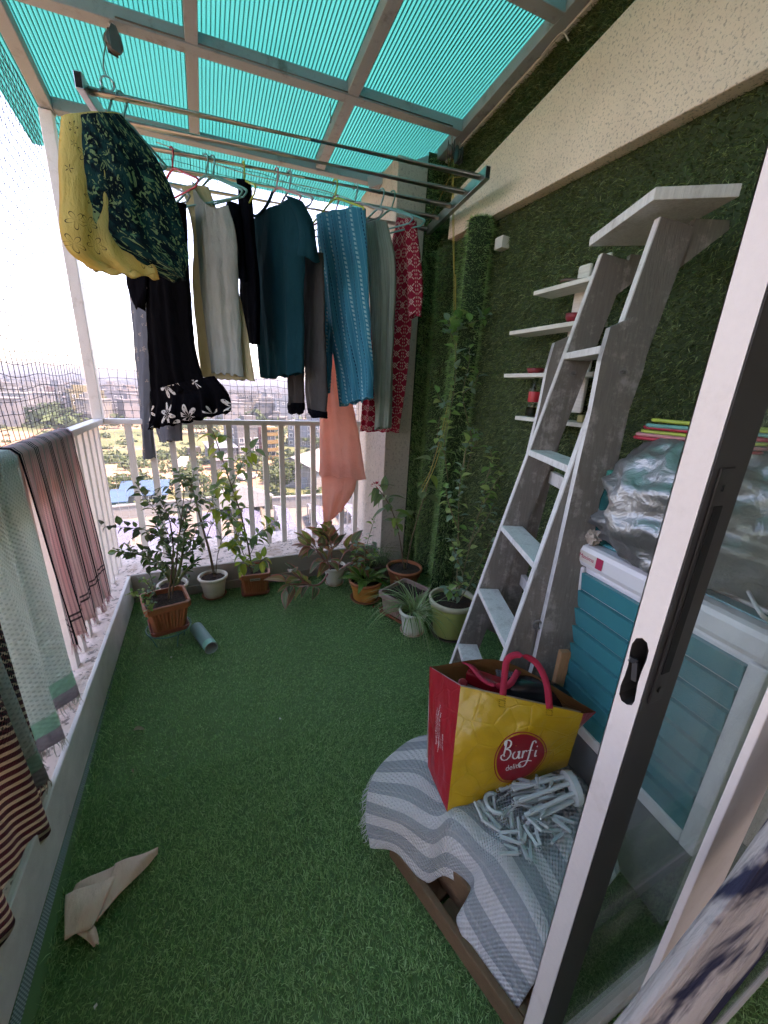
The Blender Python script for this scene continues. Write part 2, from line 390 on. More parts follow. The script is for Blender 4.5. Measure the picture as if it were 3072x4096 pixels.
# ---- railings
def railing_left():
    r = thing('railing', 'white metal balcony railing along the left side, towels over it', 'railing', (-.54, 1.3, KH))
    MB().box((-.562, -.02, .996), (-.514, 2.70, 1.026)).build('top_rail', M_rail, r, bevel=.003)
    me = mesh_only(MB().box((-.0135, -.018, 0), (.0135, .018, .996-KH+.004)), 'baluster', M_rail)
    for k in range(25): inst(me, 'baluster', r, Matrix.Translation((-.538, 2.56-k*.1045, KH-.004)))
def railing_far():
    r = thing('railing', 'white metal balcony railing across the far side behind the potted plants', 'railing', (.3, 2.685, KH))
    MB().box((-.514, 2.660, .996), (1.075, 2.705, 1.026)).build('top_rail', M_rail, r, bevel=.003)
    me = mesh_only(MB().box((-.0165, -.0135, 0), (.0165, .0135, .996-KH+.004)), 'baluster', M_rail)
    for k in range(15): inst(me, 'baluster', r, Matrix.Translation((-.405+k*.1085, 2.683, KH-.004)))
railing_left(); railing_far()
o = MB().box((-.563, 2.652, 1.026), (-.512, 2.703, roof_z(-.54, 2.68)-.001)).build('roof_post', M_rail, None, bevel=.004)
tag(o, 'pale metal post at the railing corner holding up the roof', 'post')

# ---- roof: painted steel frame under a turquoise polycarbonate sheet
def m_sheet():
    g = G('turquoise_polycarbonate'); n = g.noise(2.2, detail=5); sp = g.m('MAXIMUM', g.smooth(g.noise(34, detail=2), .70, .78), g.smooth(g.noise(5, detail=7, rough=.7), .56, .78)*.55)
    c = g.mix(n, (.019, .285, .280), (.031, .33, .322)); c = g.mix(sp*.5, c, (.015, .33, .31))
    d = g.node('ShaderNodeBsdfTranslucent'); g.put(d.inputs[0], c)
    p = g.node('ShaderNodeBsdfTransparent'); g.put(p.inputs[0], (.12, .5, .46))
    gl = g.node('ShaderNodeBsdfGlossy'); g.put(gl.inputs[0], (1, 1, 1)); gl.inputs['Roughness'].default_value = .25
    x = g.node('ShaderNodeMixShader'); x.inputs[0].default_value = .03; g.nt.links.new(d.outputs[0], x.inputs[1]); g.nt.links.new(p.outputs[0], x.inputs[2])
    y = g.node('ShaderNodeMixShader'); y.inputs[0].default_value = .05; g.nt.links.new(x.outputs[0], y.inputs[1]); g.nt.links.new(gl.outputs[0], y.inputs[2])
    o = g.node('ShaderNodeOutputMaterial'); g.nt.links.new(y.outputs[0], o.inputs[0]); return g.mat
M_sheet = m_sheet()
def m_rib():
    g = G('polycarbonate_rib'); d = g.node('ShaderNodeBsdfTranslucent'); g.put(d.inputs[0], (.02, .34, .32))
    e = g.node('ShaderNodeBsdfDiffuse'); g.put(e.inputs[0], (.025, .30, .29)); x = g.node('ShaderNodeMixShader'); x.inputs[0].default_value = .55
    g.nt.links.new(e.outputs[0], x.inputs[1]); g.nt.links.new(d.outputs[0], x.inputs[2]); o = g.node('ShaderNodeOutputMaterial'); g.nt.links.new(x.outputs[0], o.inputs[0]); return g.mat
M_rib = m_rib()
def roof():
    r = thing('canopy_roof', 'turquoise ribbed polycarbonate roof on a weathered steel frame', 'roof', (.3, 1.3, 2.4))
    h = .052
    def along_y(x, w, y0, y1, name='rafter'):
        MB().bar((x, y0, roof_z(x, y0)+h/2), (x, y1, roof_z(x, y1)+h/2), w, h).build(name, M_frame, r, bevel=.003)
    def along_x(y, w, x0, x1, dz=-.003, hh=h):
        MB().bar((x0, y, roof_z(x0, y)+hh/2+dz), (x1, y, roof_z(x1, y)+hh/2+dz), w, hh-.004).build('purlin', M_frame, r, bevel=.003)
    along_y(-.533, .052, -.02, 2.71); along_y(.075, .046, -.02, 2.64); along_y(.725, .052, -.02, 2.64)
    along_y(1.335, .05, -.02, 2.33)
    MB().bar((1.372, -.02, roof_z(1.372, -.02)+.030), (1.372, 2.33, roof_z(1.372, 2.33)+.030), .022, .075).build('wall_angle', M_trim, r, bevel=.002)
    along_x(2.672, .052, -.505, 1.075); along_x(2.115, .055, -.505, 1.31); along_x(1.49, .055, -.505, 1.31); along_x(.86, .055, -.505, 1.31)
    MB().bar((1.02, 2.62, roof_z(1.02, 2.62)-.03), (1.34, 2.36, roof_z(1.3, 2.36)+.02), .05, .06).build('corner_brace', M_frame, r, bevel=.003)
    # sheet with its ribs
    x0, x1, y0, y1 = -.70, 1.36, -.02, 3.07
    MB().add([(x, y, roof_z(x, y)+h+.004+dz) for dz in (0, .0015) for x, y in ((x0, y0), (x1, y0), (x1, y1), (x0, y1))], [(0,1,2,3),(7,6,5,4),(0,4,5,1),(1,5,6,2),(2,6,7,3),(3,7,4,0)]).build('roof_sheet', M_sheet, r)
    me = mesh_only(MB().bar((0, y0, -.0*y0), (0, y1, -.1*(y1-y0)), .0032, .0045), 'rib', M_rib)
    n = int((x1-x0)/.0158)
    for k in range(n):
        x = x0+.008+k*.0158; inst(me, 'rib', r, Matrix.Translation((x, 0, roof_z(x, y0)+h+.0015)))
roof()

# ---- bird nets
def m_net():
    return flat('net_cord', (.025, .028, .035), .8)
M_net = m_net(); M_netw = flat('net_cord_pale', (.55, .55, .52), .8)
def net(o, eu, ev, lu, lv, pitch, rad, nrm, mat):
    """square net in the plane o + u*eu + v*ev, every cord a wavering thin tube"""
    mb = MB(); o, eu, ev, nrm = Vector(o), Vector(eu), Vector(ev), Vector(nrm)
    nu, nv = int(lu/pitch), int(lv/pitch)
    ph = rng.uniform(0, 6, 8)
    def pt(i, j):
        u, v = i*pitch, j*pitch
        du = .010*math.sin(3.1*u+2.3*v+ph[0])+.004*math.sin(17*v+5*u+ph[1])+rng.normal(0, .0018); dv = .012*math.sin(2.7*v-1.9*u+ph[2])+.005*math.sin(15*u+ph[3])+rng.normal(0, .0018)
        return o+eu*(u+du)+ev*(v+dv)+nrm*(.012*math.sin(2*u+3*v))
    Pg = [[pt(i, j) for j in range(nv+1)] for i in range(nu+1)]
    for i in range(nu+1): mb.tube(Pg[i], rad, 3, caps=False)
    for j in range(nv+1): mb.tube([Pg[i][j] for i in range(nu+1)], rad, 3, caps=False)
    return mb
o = net((-.575, -.02, 1.03), (0, 1, 0), (0, 0, 1), 2.68, 1.38, .043, .0013, (1, 0, 0), M_net).build('bird_net', M_net, None)
tag(o, 'dark bird net stretched between the left railing and the roof', 'net')
o = net((-.56, 2.725, 1.03), (1, 0, 0), (0, 0, 1), 1.63, 1.36, .043, .0014, (0, 1, 0), M_net).build('bird_net', M_net, None)
tag(o, 'dark bird net above the far railing behind the washing', 'net')
o = net((-.56, 2.722, .18), (1, 0, 0), (0, 0, 1), 1.63, .82, .043, .0008, (0, 1, 0), M_netw).build('bird_net', M_netw, None)
tag(o, 'pale bird net behind the balusters of the far railing', 'net')

# ---- sliding door (outer leaf open to the right) and the inner leaf
def m_glass():
    g = G('door_glass'); t = g.node('ShaderNodeBsdfTransparent'); g.put(t.inputs[0], (.90, .95, .935))
    gl = g.node('ShaderNodeBsdfGlossy'); gl.inputs['Roughness'].default_value = .02
    d = g.node('ShaderNodeBsdfDiffuse'); g.put(d.inputs[0], (.5, .52, .5))
    lw = g.node('ShaderNodeLayerWeight'); lw.inputs[0].default_value = .5; fr = g.m('POWER', S(g, lw.outputs['Facing']), 4.0)*.55+.03
    x = g.node('ShaderNodeMixShader'); g.put(x.inputs[0], fr); g.nt.links.new(t.outputs[0], x.inputs[1]); g.nt.links.new(gl.outputs[0], x.inputs[2])
    s = g.smooth(g.noise(7, detail=6), .35, .75)*.10
    y = g.node('ShaderNodeMixShader'); g.put(y.inputs[0], s); g.nt.links.new(x.outputs[0], y.inputs[1]); g.nt.links.new(d.outputs[0], y.inputs[2])
    o = g.node('ShaderNodeOutputMaterial'); g.nt.links.new(y.outputs[0], o.inputs[0]); return g.mat
M_glass = m_glass()
def door():
    xs, ya, yb, w = .42, .223, .195, .060
    r = thing('sliding_door', 'open glass sliding door with a white edge and an inner face darkened as unlit', 'door', (xs, yb, 0))
    mb = MB()       # stile: white edge with a lock slot, dark inner face
    zc = (0.42,0.1904,0.9611)[2]
    slot = [(-.010, -.055), (-.0085, -.062), (-.003, -.066), (.004, -.066), (.0085, -.060), (.0095, -.048), (.008, -.034), (.0075, -.018), (.0095, -.003), (.0098, .009), (.007, .018), (.001, .022), (-.005, .020), (-.0092, .012), (-.0097, .0), (-.0085, -.014), (-.0078, -.030), (-.009, -.044)]
    ym = (ya+yb)/2; slot = [(ym+.001+y*.95, zc+z+.02) for y, z in slot]
    n = len(slot); z0, z1 = .0, 2.05
    from mathutils.geometry import tessellate_polygon
    loops = [[Vector((y, z, 0)) for y, z in ((yb, z0), (ya, z0), (ya, z1), (yb, z1))], [Vector((y, z, 0)) for y, z in slot]]
    mb.add([(xs, p.x, p.y) for l in loops for p in l], [tuple(f) for f in tessellate_polygon(loops)])
    mb.box((xs, ya-.0012, z0), (xs+w, ya, z1))
    mb.build('stile_edge', M_door_white, r)
    mb = MB(); mb.add([(xs, y, z) for y, z in slot]+[(xs+.03, y, z) for y, z in slot], [(i, (i+1) % n, n+(i+1) % n, n+i) for i in range(n)]+[tuple(range(n, 2*n))]); mb.build('lock_slot', M_dark, r)
    mb = MB(); mb.bar((xs+.006, ym, zc-.015), (xs+.006, ym+.004, zc+.008), .006, .006); mb.bar((xs+.006, ym+.004, zc+.008), (xs+.0, ym+.009, zc+.010), .004, .006); mb.build('latch_hook', flat('lock_steel', (.10, .12, .14), .35, metal=.8), r)
    MB().box((xs+.0006, yb-.0016, z0), (xs+w, yb, z1)).build('stile_face', M_dark, r, bevel=.001)  # room side of the stile, its lack of light put into the colour
    hz = zc+.10
    mb = MB(); mb.box((xs+.010, yb-.0042, hz-.135), (xs+.034, yb-.0018, hz+.135)); mb.build('handle_plate', flat('handle_black', (.022, .021, .021), .42), r, bevel=.001)
    mb = MB(); mb.box((xs+.015, yb-.0052, hz-.095), (xs+.029, yb-.0043, hz+.098)); mb.build('handle_recess', flat('recess_shade', (.004, .004, .004), .8), r)  # raised black slab, colour stands for the shade inside the grip
    for z in (hz+.115, hz-.118):
        mb = MB(); mb.tube([(xs+.022, yb-.0062, z), (xs+.022, yb-.0042, z)], .0045, 10); mb.build('screw', flat('screw_dark', (.05, .05, .05), .4, metal=.7), r)
    MB().box((xs+w, ym-.003, .05), (1.37, ym+.003, 2.0)).build('pane', M_glass, r)
    MB().box((xs+w, yb+.001, 0), (1.37, ya-.001, .05)).build('bottom_rail', M_door_white, r); MB().box((xs+w, yb+.001, 2.0), (1.37, ya-.001, 2.05)).build('top_rail', M_door_white, r)
    # inner leaf
    r = thing('sliding_door', 'inner glass door leaf with a worn off-white stile at the right', 'door', (.392, .1, 0))
    MB().box((.392, .094, 0), (.472, .1005, 2.05)).build('stile', M_door_white, r, bevel=.001)
    MB().box((.472, .0965, .05), (1.37, .0985, 2.0)).build('pane', M_glass, r)
    MB().box((.472, .094, 0), (1.37, .1005, .05)).build('bottom_rail', M_door_white, r)
    r = thing('door_frame', 'dark brown door frame around the opening', 'door frame', (0, .05, 0))
    MB().box((-.62, -.02, 0), (-.575, .26, 2.06)).build('jamb', M_dark, r); MB().box((-.575, .041, 2.051), (1.37, .26, 2.12)).build('header', flat('header_brown', (.05, .032, .028), .6), r)
door()


# ================================================================ THE CITY BELOW
GZ = -18.0
def m_ground():
    g = G('scrub_and_soil'); v = g.coord('Object'); n1 = g.noise(.012, v, 5); n2 = g.noise(.06, v, 6, .65); n3 = g.noise(.5, v, 4)
    c = g.mix(g.smooth(n2, .35, .7), (.13, .12, .048), (.05, .075, .024))
    soil = g.smooth(g.noise(.021, v, 4, .5, .4), .52, .58)
    c = g.mix(soil, c, g.mix(n3, (.26, .15, .09), (.31, .205, .14))); c = g.mix(g.smooth(n3, .6, .75)*.7, c, (.05, .08, .025))
    return g.finish(c, .95)
mb = MB(); mb.add([(-9000, -300, GZ), (9000, -300, GZ), (9000, 9000, GZ), (-9000, 9000, GZ)], [(0, 1, 2, 3)])
structure('ground', mb, m_ground())
def soil_patch(pts, name='soil_yard', col=(.28, .165, .10)):
    mb = MB(); mb.add([(x, y, GZ+.05) for x, y, z in pts], [tuple(range(len(pts)))])
    g = G(name); v = g.coord(); c = g.mix(g.noise(.4, v, 6, .7), tuple(x*.72 for x in col), tuple(min(1, x*1.2) for x in col)); c = g.mix(g.smooth(g.noise(.16, v, 5), .58, .66), c, (.13, .15, .05))
    structure(name, mb, g.finish(c, .95))
soil_patch([(-2.0206,105.0547,-18.0),(2.3666,109.6344,-18.0),(11.9882,102.6392,-18.0),(11.0414,83.7888,-18.0),(7.8043,69.3946,-18.0),(4.7601,70.1881,-18.0),(1.3222,79.7533,-18.0)], 'soil_yard')
soil_patch([(-68.5708,169.8784,-18.0),(-55.8498,174.0617,-18.0),(-47.325,157.1293,-18.0),(-44.6231,136.7715,-18.0),(-50.5006,122.3998,-18.0)], 'soil_field')
soil_patch([(-5.4113,99.738,-18.0),(-2.2129,102.0296,-18.0),(-1.1073,84.3345,-18.0),(-1.9297,76.1758,-18.0),(-5.3877,77.7261,-18.0),(-6.4165,87.6541,-18.0)], 'soil_plot', (.32, .22, .16))

def m_wall(name, col):
    col = tuple(q*.25 for q in col); g = G(name); n = g.noise(.35, detail=6, rough=.7); x, y, z = g.xyz(g.coord()); st = g.noise(1.3, g.vec(x*3.0, y*3.0, z*.25), 5)
    c = g.mix(g.smooth(n, .4, .75)*.35, col, tuple(q*.6 for q in col)); c = g.mix(g.smooth(st, .55, .8)*.35, c, tuple(q*.45 for q in col))
    return g.finish(c, .9)
WALLM = {k: m_wall('wall_'+k, c) for k, c in dict(white=(.70, .68, .66), grey=(.42, .41, .41), pink=(.60, .44, .44), yellow=(.66, .55, .30), lilac=(.50, .50, .58), cream=(.62, .56, .48), blue=(.52, .60, .70), maroon=(.28, .11, .11), orange=(.70, .42, .14), green=(.48, .56, .26), concrete=(.36, .34, .32), bluemetal=(.12, .30, .55), teal=(.05, .33, .36), roofwhite=(.74, .74, .74)).items()}
M_pane = flat('window_pane', (.05, .06, .075), .15); M_wframe = flat('window_frame', (.6, .6, .58), .6)
_wm = MB(); _wm.cur = 0
for lo, hi in (((-.5, -.06, -.5), (-.42, .02, .5)), ((.42, -.06, -.5), (.5, .02, .5)), ((-.42, -.06, .40), (.42, .02, .5)), ((-.58, -.12, -.56), (.58, .02, -.5)), ((-.02, -.05, -.5), (.02, .0, .4))): _wm.box(lo, hi)
_wm.cur = 1; _wm.box((-.42, -.015, -.5), (.42, .01, .4))
WIN = mesh_only(_wm, 'window', [M_wframe, M_pane])
_wm = MB(); _wm.cur = 0; _wm.box((-.5, -.9, -.05), (.5, 0, .05)); _wm.box((-.5, -.9, .05), (.5, -.84, .95)); _wm.box((-.5, -.84, .05), (-.46, 0, .95)); _wm.box((.46, -.84, .05), (.5, 0, .95)); _wm.cur = 1; _wm.box((-.4, -.03, .05), (.4, .01, 1.9))
def building(name, label, spec, wall, yaw=0.0, depth=9.0, floors=4, cols=5, z=GZ, balc=None, parapet=True, wsz=(1.15, 1.25), tanks=1, roofmat=None, skip=0.1, cat='building', side=True):
    x, y, w, h = spec; face = -math.atan2(x, y)+R(yaw); h = max(h, 3)
    t = thing(name, label, cat, (x, y, z), face, world=False)
    mb = MB(); mb.box((-w/2, 0, -2), (w/2, depth, h)); wo = mb.build('wall', WALLM[wall], t)
    if parapet:
        mb = MB()
        for lo, hi in (((-w/2-.1, -.1, h), (w/2+.1, .15, h+.9)), ((-w/2-.1, depth-.15, h), (w/2+.1, depth+.1, h+.9)), ((-w/2-.1, .15, h), (-w/2+.15, depth-.15, h+.9)), ((w/2-.15, .15, h), (w/2+.1, depth-.15, h+.9))): mb.box(lo, hi)
        mb.build('parapet', WALLM[roofmat or wall], t)
    for k in range(tanks):
        mb = MB(); cx, cy = random.uniform(-.35, .35)*w, depth*random.uniform(.3, .7)
        if k % 2: mb.lathe([(0, 0), (.8, 0), (.8, 1.3), (.3, 1.6), (0, 1.6)], 12, (cx, cy, h+.4)); mb.build('water_tank', M_pane, t)
        else: mb.box((cx-1.6, cy-1.5, h), (cx+1.6, cy+1.5, h+2.6)); mb.build('stair_head', WALLM['white' if wall == 'white' else wall], t)
    fh = h/floors
    for f in range(floors):
        for c in range(cols):
            if random.random() < skip: continue
            px = -w/2+w*(c+.5)/cols; pz = (f+.55)*fh
            if balc and c in balc:
                mb = MB(); bw = w/cols*.86
                mb.box((px-bw/2, -1.0, f*fh+.1), (px+bw/2, -.01, f*fh+.25)); mb.box((px-bw/2, -1.0, f*fh+.25), (px+bw/2, -.9, f*fh+1.15)); mb.box((px-bw/2, -.9, f*fh+.25), (px-bw/2+.1, -.01, f*fh+1.15)); mb.box((px+bw/2-.1, -.9, f*fh+.25), (px+bw/2, -.01, f*fh+1.15))
                mb.build('balcony', WALLM[balc[c]], t); sx, sz = bw*.75, fh*.62; pz = f*fh+.3+sz/2
            else: sx, sz = wsz[0], wsz[1]
            inst(WIN, 'window', t, Matrix.Translation((px, -.03, pz)) @ Matrix.Diagonal((sx, 1, sz, 1)))
        if side:
            for c in range(2):
                for sgn in (-1, 1):
                    inst(WIN, 'window', t, Matrix.Translation((sgn*(w/2+.03), depth*(.3+.4*c), (f+.55)*fh)) @ Matrix.Rotation(R(90*sgn), 4, 'Z') @ Matrix.Diagonal((wsz[0], 1, wsz[1], 1)))
    return t, w, h, depth
building('grey_building', 'grey building with a blank cement wall at the far left edge', (-85.86,249.71,9.94,12.87), 'concrete', 4, floors=3, cols=4, skip=.62)
building('white_building', 'white apartment block beside the pink house on the left', (-84.89,286.11,9.91,12.06), 'white', -14, floors=4, cols=3)
building('pink_building', 'pink and white narrow house left of the yellow block', (-76.89,285.04,4.91,9.92), 'pink', -10, floors=4, cols=2)
building('grey_building', 'pale grey unfinished house next to the yellow block', (-69.7,279.49,6.8,11.34), 'grey', 6, floors=3, cols=3, skip=.3)
t, w, h, d = building('yellow_building', 'yellow four storey apartment block with balconies behind the post', (-44.75,210.55,11.95,12.5), 'yellow', 8, depth=12, floors=4, cols=5, balc={2: 'cream'})
mb = MB(); mb.box((-w*.36, 2, h), (w*.1, 8, h+2.8)); mb.build('penthouse', WALLM['yellow'], t)
building('lilac_building', 'bluish lilac apartment block with two window columns right of the yellow one', (-36.26,234.52,12.05,11.39), 'lilac', -6, depth=11, floors=4, cols=5)
building('cream_building', 'low cream block in front of the building site', (24.32,224.54,9.78,8.74), 'cream', 10, floors=3, cols=4)
building('white_building', 'white block with dark stained top, seen left of the grey trousers', (33.02,225.73,7.15,10.39), 'white', -5, floors=4, cols=3)
building('blue_building', 'pale blue block behind the legs of the grey trousers', (40.16,207.73,12.9,11.86), 'blue', 5, depth=12, floors=4, cols=5)
building('blue_building', 'light blue flats behind the right part of the far railing', (29.42,128.38,10.25,7.4), 'blue', -12, depth=10, floors=3, cols=5, balc={1: 'blue', 4: 'white'})
building('blue_building', 'blue block seen between the peach cloth and the pillar', (43.0,117.83,8.2,10.21), 'lilac', 0, depth=10, floors=3, cols=4)
t, w, h, d = building('apartment_building', 'grey apartment with maroon stripe and orange balconies in mid view', (11.1,106.84,7.45,8.33), 'grey', 18, depth=13, floors=4, cols=4, tanks=2, skip=.25)
mb = MB(); mb.box((w*.22, -.25, -2), (w*.36, .1, h+.3)); mb.build('maroon_stripe', WALLM['maroon'], t)
mb = MB(); mb.box((w*.36, .3, -2), (w*.85, d*.7, h-.4)); mb.build('wing', WALLM['cream'], t)
for f in range(4):
    mb = MB(); z0 = f*h/4; mb.box((w*.36, -1.2, z0+.1), (w*.87, .29, z0+.25)); mb.box((w*.36, -1.2, z0+.25), (w*.87, -1.1, z0+1.1)); mb.box((w*.87-.1, -1.1, z0+.25), (w*.87, .29, z0+1.1)); mb.build('balcony', WALLM['orange'], t)
    for k in range(3): inst(WIN, 'window', t, Matrix.Translation((w*(.43+.16*k), .27, z0+1.55)) @ Matrix.Diagonal((1.2, 1, 1.9, 1)))
mb = MB(); mb.box((w*.34, -1.4, h-.4), (w*.89, d*.7, h+.1)); mb.build('roof_slab', WALLM['orange'], t)
# half built frame
x, y, w, h = (25.07,271.88,16.17,13.26); t = thing('building_site', 'bare concrete frame of a building going up in the distance', 'building', (x, y, GZ), -math.atan2(x, y)+R(10), world=False)
for f in range(5): MB().box((-w/2, 0, f*h/4.4), (w/2, 12, f*h/4.4+.35)).build('slab', WALLM['concrete'], t)
me = mesh_only(MB().box((-.25, -.25, 0), (.25, .25, h+1.6)), 'column', WALLM['concrete'])
for a in range(7):
    for b in range(3): inst(me, 'column', t, Matrix.Translation((-w/2+.4+a*(w-.8)/6, .4+b*5.5, 0)))
# warehouse with gable roof
x, y, w, h = (14.92,75.34,10.38,4.65); t = thing('warehouse', 'white metal warehouse with a low gable roof behind the round tree', 'warehouse', (x, y, GZ), -math.atan2(x, y)+R(-28), world=False)
hh = h*.8; dd = 22
MB().add([(-w/2, 0, -1), (w/2, 0, -1), (w/2, 0, hh), (0, 0, hh+2.2), (-w/2, 0, hh), (-w/2, dd, -1), (w/2, dd, -1), (w/2, dd, hh), (0, dd, hh+2.2), (-w/2, dd, hh)], [(0,1,2,3,4), (9,8,7,6,5), (1,6,7,2), (5,0,4,9)]).build('wall', WALLM['white'], t)
for s in (-1, 1): MB().add([(0, -.6, hh+2.3), (s*(w/2+.6), -.6, hh+.0), (s*(w/2+.6), dd+.6, hh+.0), (0, dd+.6, hh+2.3), (0, -.6, hh+2.45), (s*(w/2+.6), -.6, hh+.15), (s*(w/2+.6), dd+.6, hh+.15), (0, dd+.6, hh+2.45)], [(0,1,2,3), (7,6,5,4), (0,4,5,1), (1,5,6,2), (2,6,7,3)]).build('roof_slope', WALLM['roofwhite'], t)
MB().box((w*.1, -.12, 0), (w*.32, .05, hh*.62)).build('shutter_door', WALLM['blue'], t)
for k in range(3): inst(WIN, 'window', t, Matrix.Translation((-w*.38+k*w*.16, -.03, hh*.72)) @ Matrix.Diagonal((1.4, 1, 1.0, 1)))
def shed(label, spec, wall, roof, z=GZ, yaw=0, dd=6.0, rise=.8):
    x, y, w, h = spec; t = thing('shed', label, 'shed', (x, y, z), -math.atan2(x, y)+R(yaw), world=False); h = max(h, 1.5)
    MB().box((-w/2, 0, -2), (w/2, dd, h)).build('wall', WALLM[wall], t)
    MB().add([(-w/2-.4, -.5, h+.02), (w/2+.4, -.5, h+.02), (w/2+.4, dd+.4, h+rise), (-w/2-.4, dd+.4, h+rise), (-w/2-.4, -.5, h+.14), (w/2+.4, -.5, h+.14), (w/2+.4, dd+.4, h+rise+.12), (-w/2-.4, dd+.4, h+rise+.12)], [(3,2,1,0), (4,5,6,7), (0,1,5,4), (1,2,6,5), (2,3,7,6), (3,0,4,7)]).build('roof', WALLM[roof], t)
    inst(WIN, 'window', t, Matrix.Translation((w*.2, -.03, h*.55)) @ Matrix.Diagonal((1.2, 1, 1.0, 1)))
shed('small shed with a pale blue sheet roof left of the apartment', (3.67,102.81,6.28,3.9), 'grey', 'blue', yaw=12)
shed('low roofless plot wall with a grey tin roof near the field', (2.93,94.85,3.74,2.25), 'white', 'grey', yaw=5, dd=3)
shed('long blue roofed shed low at the left behind the bushy plant', (-9.85,69.71,6.27,1.07), 'white', 'bluemetal', yaw=-8, dd=5, rise=1.2)
shed('teal walled shed beside the corner of the railing', (-12.62,65.95,1.75,1.7), 'teal', 'bluemetal', yaw=-8, dd=4)
shed('shed with a red tiled roof by the pillar', (33.83,98.87,7.49,3.14), 'cream', 'maroon', yaw=5, dd=6)
shed('blue tarpaulin roofed stall low beside the pillar', (23.74,62.06,4.53,2.13), 'white', 'bluemetal', yaw=0, dd=5)
# vehicles parked on the soil
def vehicle(label, x, y, yaw, body, l=4.2, w=1.7, van=False, cat='car'):
    t = thing('parked_van' if van else 'parked_car', label, cat, (x, y, GZ+.05), R(yaw), world=False)
    prof = [(-l/2, .35), (l/2, .35), (l/2, .85), (l*.3, .95), (l*.14, 1.45), (-l*.3, 1.45), (-l*.44, .95), (-l/2, .9)] if not van else [(-l/2, .4), (l/2, .4), (l/2, 1.2), (l*.36, 2.0), (-l/2, 2.1)]
    M = Matrix.Translation((0, w/2, 0)) @ Matrix.Rotation(R(90), 4, 'X'); MB().prism(prof, w, M).build('body', body, t, bevel=.06)
    if van: MB().box((l*.30, -w/2-.01, 1.25), (l*.40, w/2+.01, 1.75)).build('side_window', M_pane, t); MB().box((l*.44, -w/2+.1, 1.25), (l*.475, w/2-.1, 1.6)).build('windscreen', M_pane, t)
    else: MB().box((-l*.27, -w/2-.01, 1.0), (l*.15, w/2+.01, 1.36)).build('side_window', M_pane, t)
    me = mesh_only(MB().tube([(0, -.1, 0), (0, .1, 0)], .32, 12), 'wheel', M_pane)
    for sx in (-1, 1):
        for sy in (-1, 1): inst(me, 'wheel', t, Matrix.Translation((sx*l*.3, sy*(w/2-.08), .32)))
M_carw = flat('car_white', (.72, .72, .72), .3); M_card = flat('car_dark', (.06, .05, .05), .35); M_carg = flat('car_silver', (.40, .41, .43), .3)
for lab, p, yaw, m, van in (('white car parked by the scrub in front of the yellow block', (-63.017,200.2445,-18.0), 10, M_carw, False), ('dark brown box truck on the soil below the railing', (-3.0987,117.8228,-18.0), 70, M_card, True), ('silver car parked beside the round tree', (7.3212,84.1657,-18.0), 40, M_carg, False), ('white van on the bare plot behind the railing', (-5.1586,100.8202,-18.0), 85, M_carw, True)):
    vehicle(lab, p[0], p[1], yaw, m, van=van, l=5.2 if van else 4.2, cat='van' if van else 'car')

# ---- neighbouring roof terrace with solar panels
TZ = -8.0
def terrace():
    t = thing('neighbour_terrace', 'pale roof terrace of the next building with yellow-green parapet', 'building', (3, 18, TZ))
    P = [(-6.8329,30.8223,-8.0),(0.7419,31.7394,-8.0),(4.2427,32.7635,-8.0),(4.5337,30.9721,-8.0),(8.3251,30.7943,-8.0),(14.7582,29.6834,-8.0),(9.643,16.1322,-8.0),(-5.5862,20.346,-8.0)]
    n = len(P); MB().add([(x, y, z) for x, y, z in P]+[(x, y, z-10) for x, y, z in P], [tuple(range(n-1, -1, -1))]+[(i, (i+1) % n, n+(i+1) % n, n+i) for i in range(n)]).build('terrace_floor', m_wall('terrace_floor', (.55, .48, .42)), t)
    def wall(a, b, m, h=1.05, th=.18, base=0):
        a, b = Vector(a), Vector(b); MB().bar((a.x, a.y, TZ+base+h/2), (b.x, b.y, TZ+base+h/2), th, h).build('parapet_wall', WALLM[m], t)
        MB().bar((a.x, a.y, TZ+base+h+.05), (b.x, b.y, TZ+base+h+.05), th+.12, .1).build('coping', WALLM['roofwhite'], t)
    q = [(0.115,30.8917,-8.0),(3.8708,31.4266,-8.0),(4.2674,29.7314,-8.0),(8.0048,29.6144,-8.0),(14.1249,28.36,-8.0),(-6.5055,30.0087,-8.0),(-4.7488,30.5376,-8.0)]
    wall(q[0], q[1], 'green'); wall(q[1], q[2], 'green'); wall(q[2], q[3], 'white', .9); wall(q[3], q[4], 'white', .9); wall(q[5], q[0], 'white', .9)
    MB().prism([(0, 0), (3.2, 0), (3.2, .9), (1.6, 1.5), (0, .9)], 5, Matrix.Translation((0.4412,32.7667,-8.0)) @ Matrix.Rotation(R(80), 4, 'X')).build('stair_roof', WALLM['roofwhite'], t)
terrace()
def m_solar():
    g = G('solar_glass'); x, y, z = g.xyz(g.coord('UV')); gx = g.m('PINGPONG', x*6.0, .5); gy = g.m('PINGPONG', y*10.0, .5)
    ln = g.m('MAXIMUM', gx < .05, gy < .05); return g.finish(g.mix(ln, (.055, .06, .115), (.20, .20, .23)), .5, spec=.25)
M_solar = m_solar(); M_alu = flat('aluminium', (.62, .62, .64), .4, metal=.7)
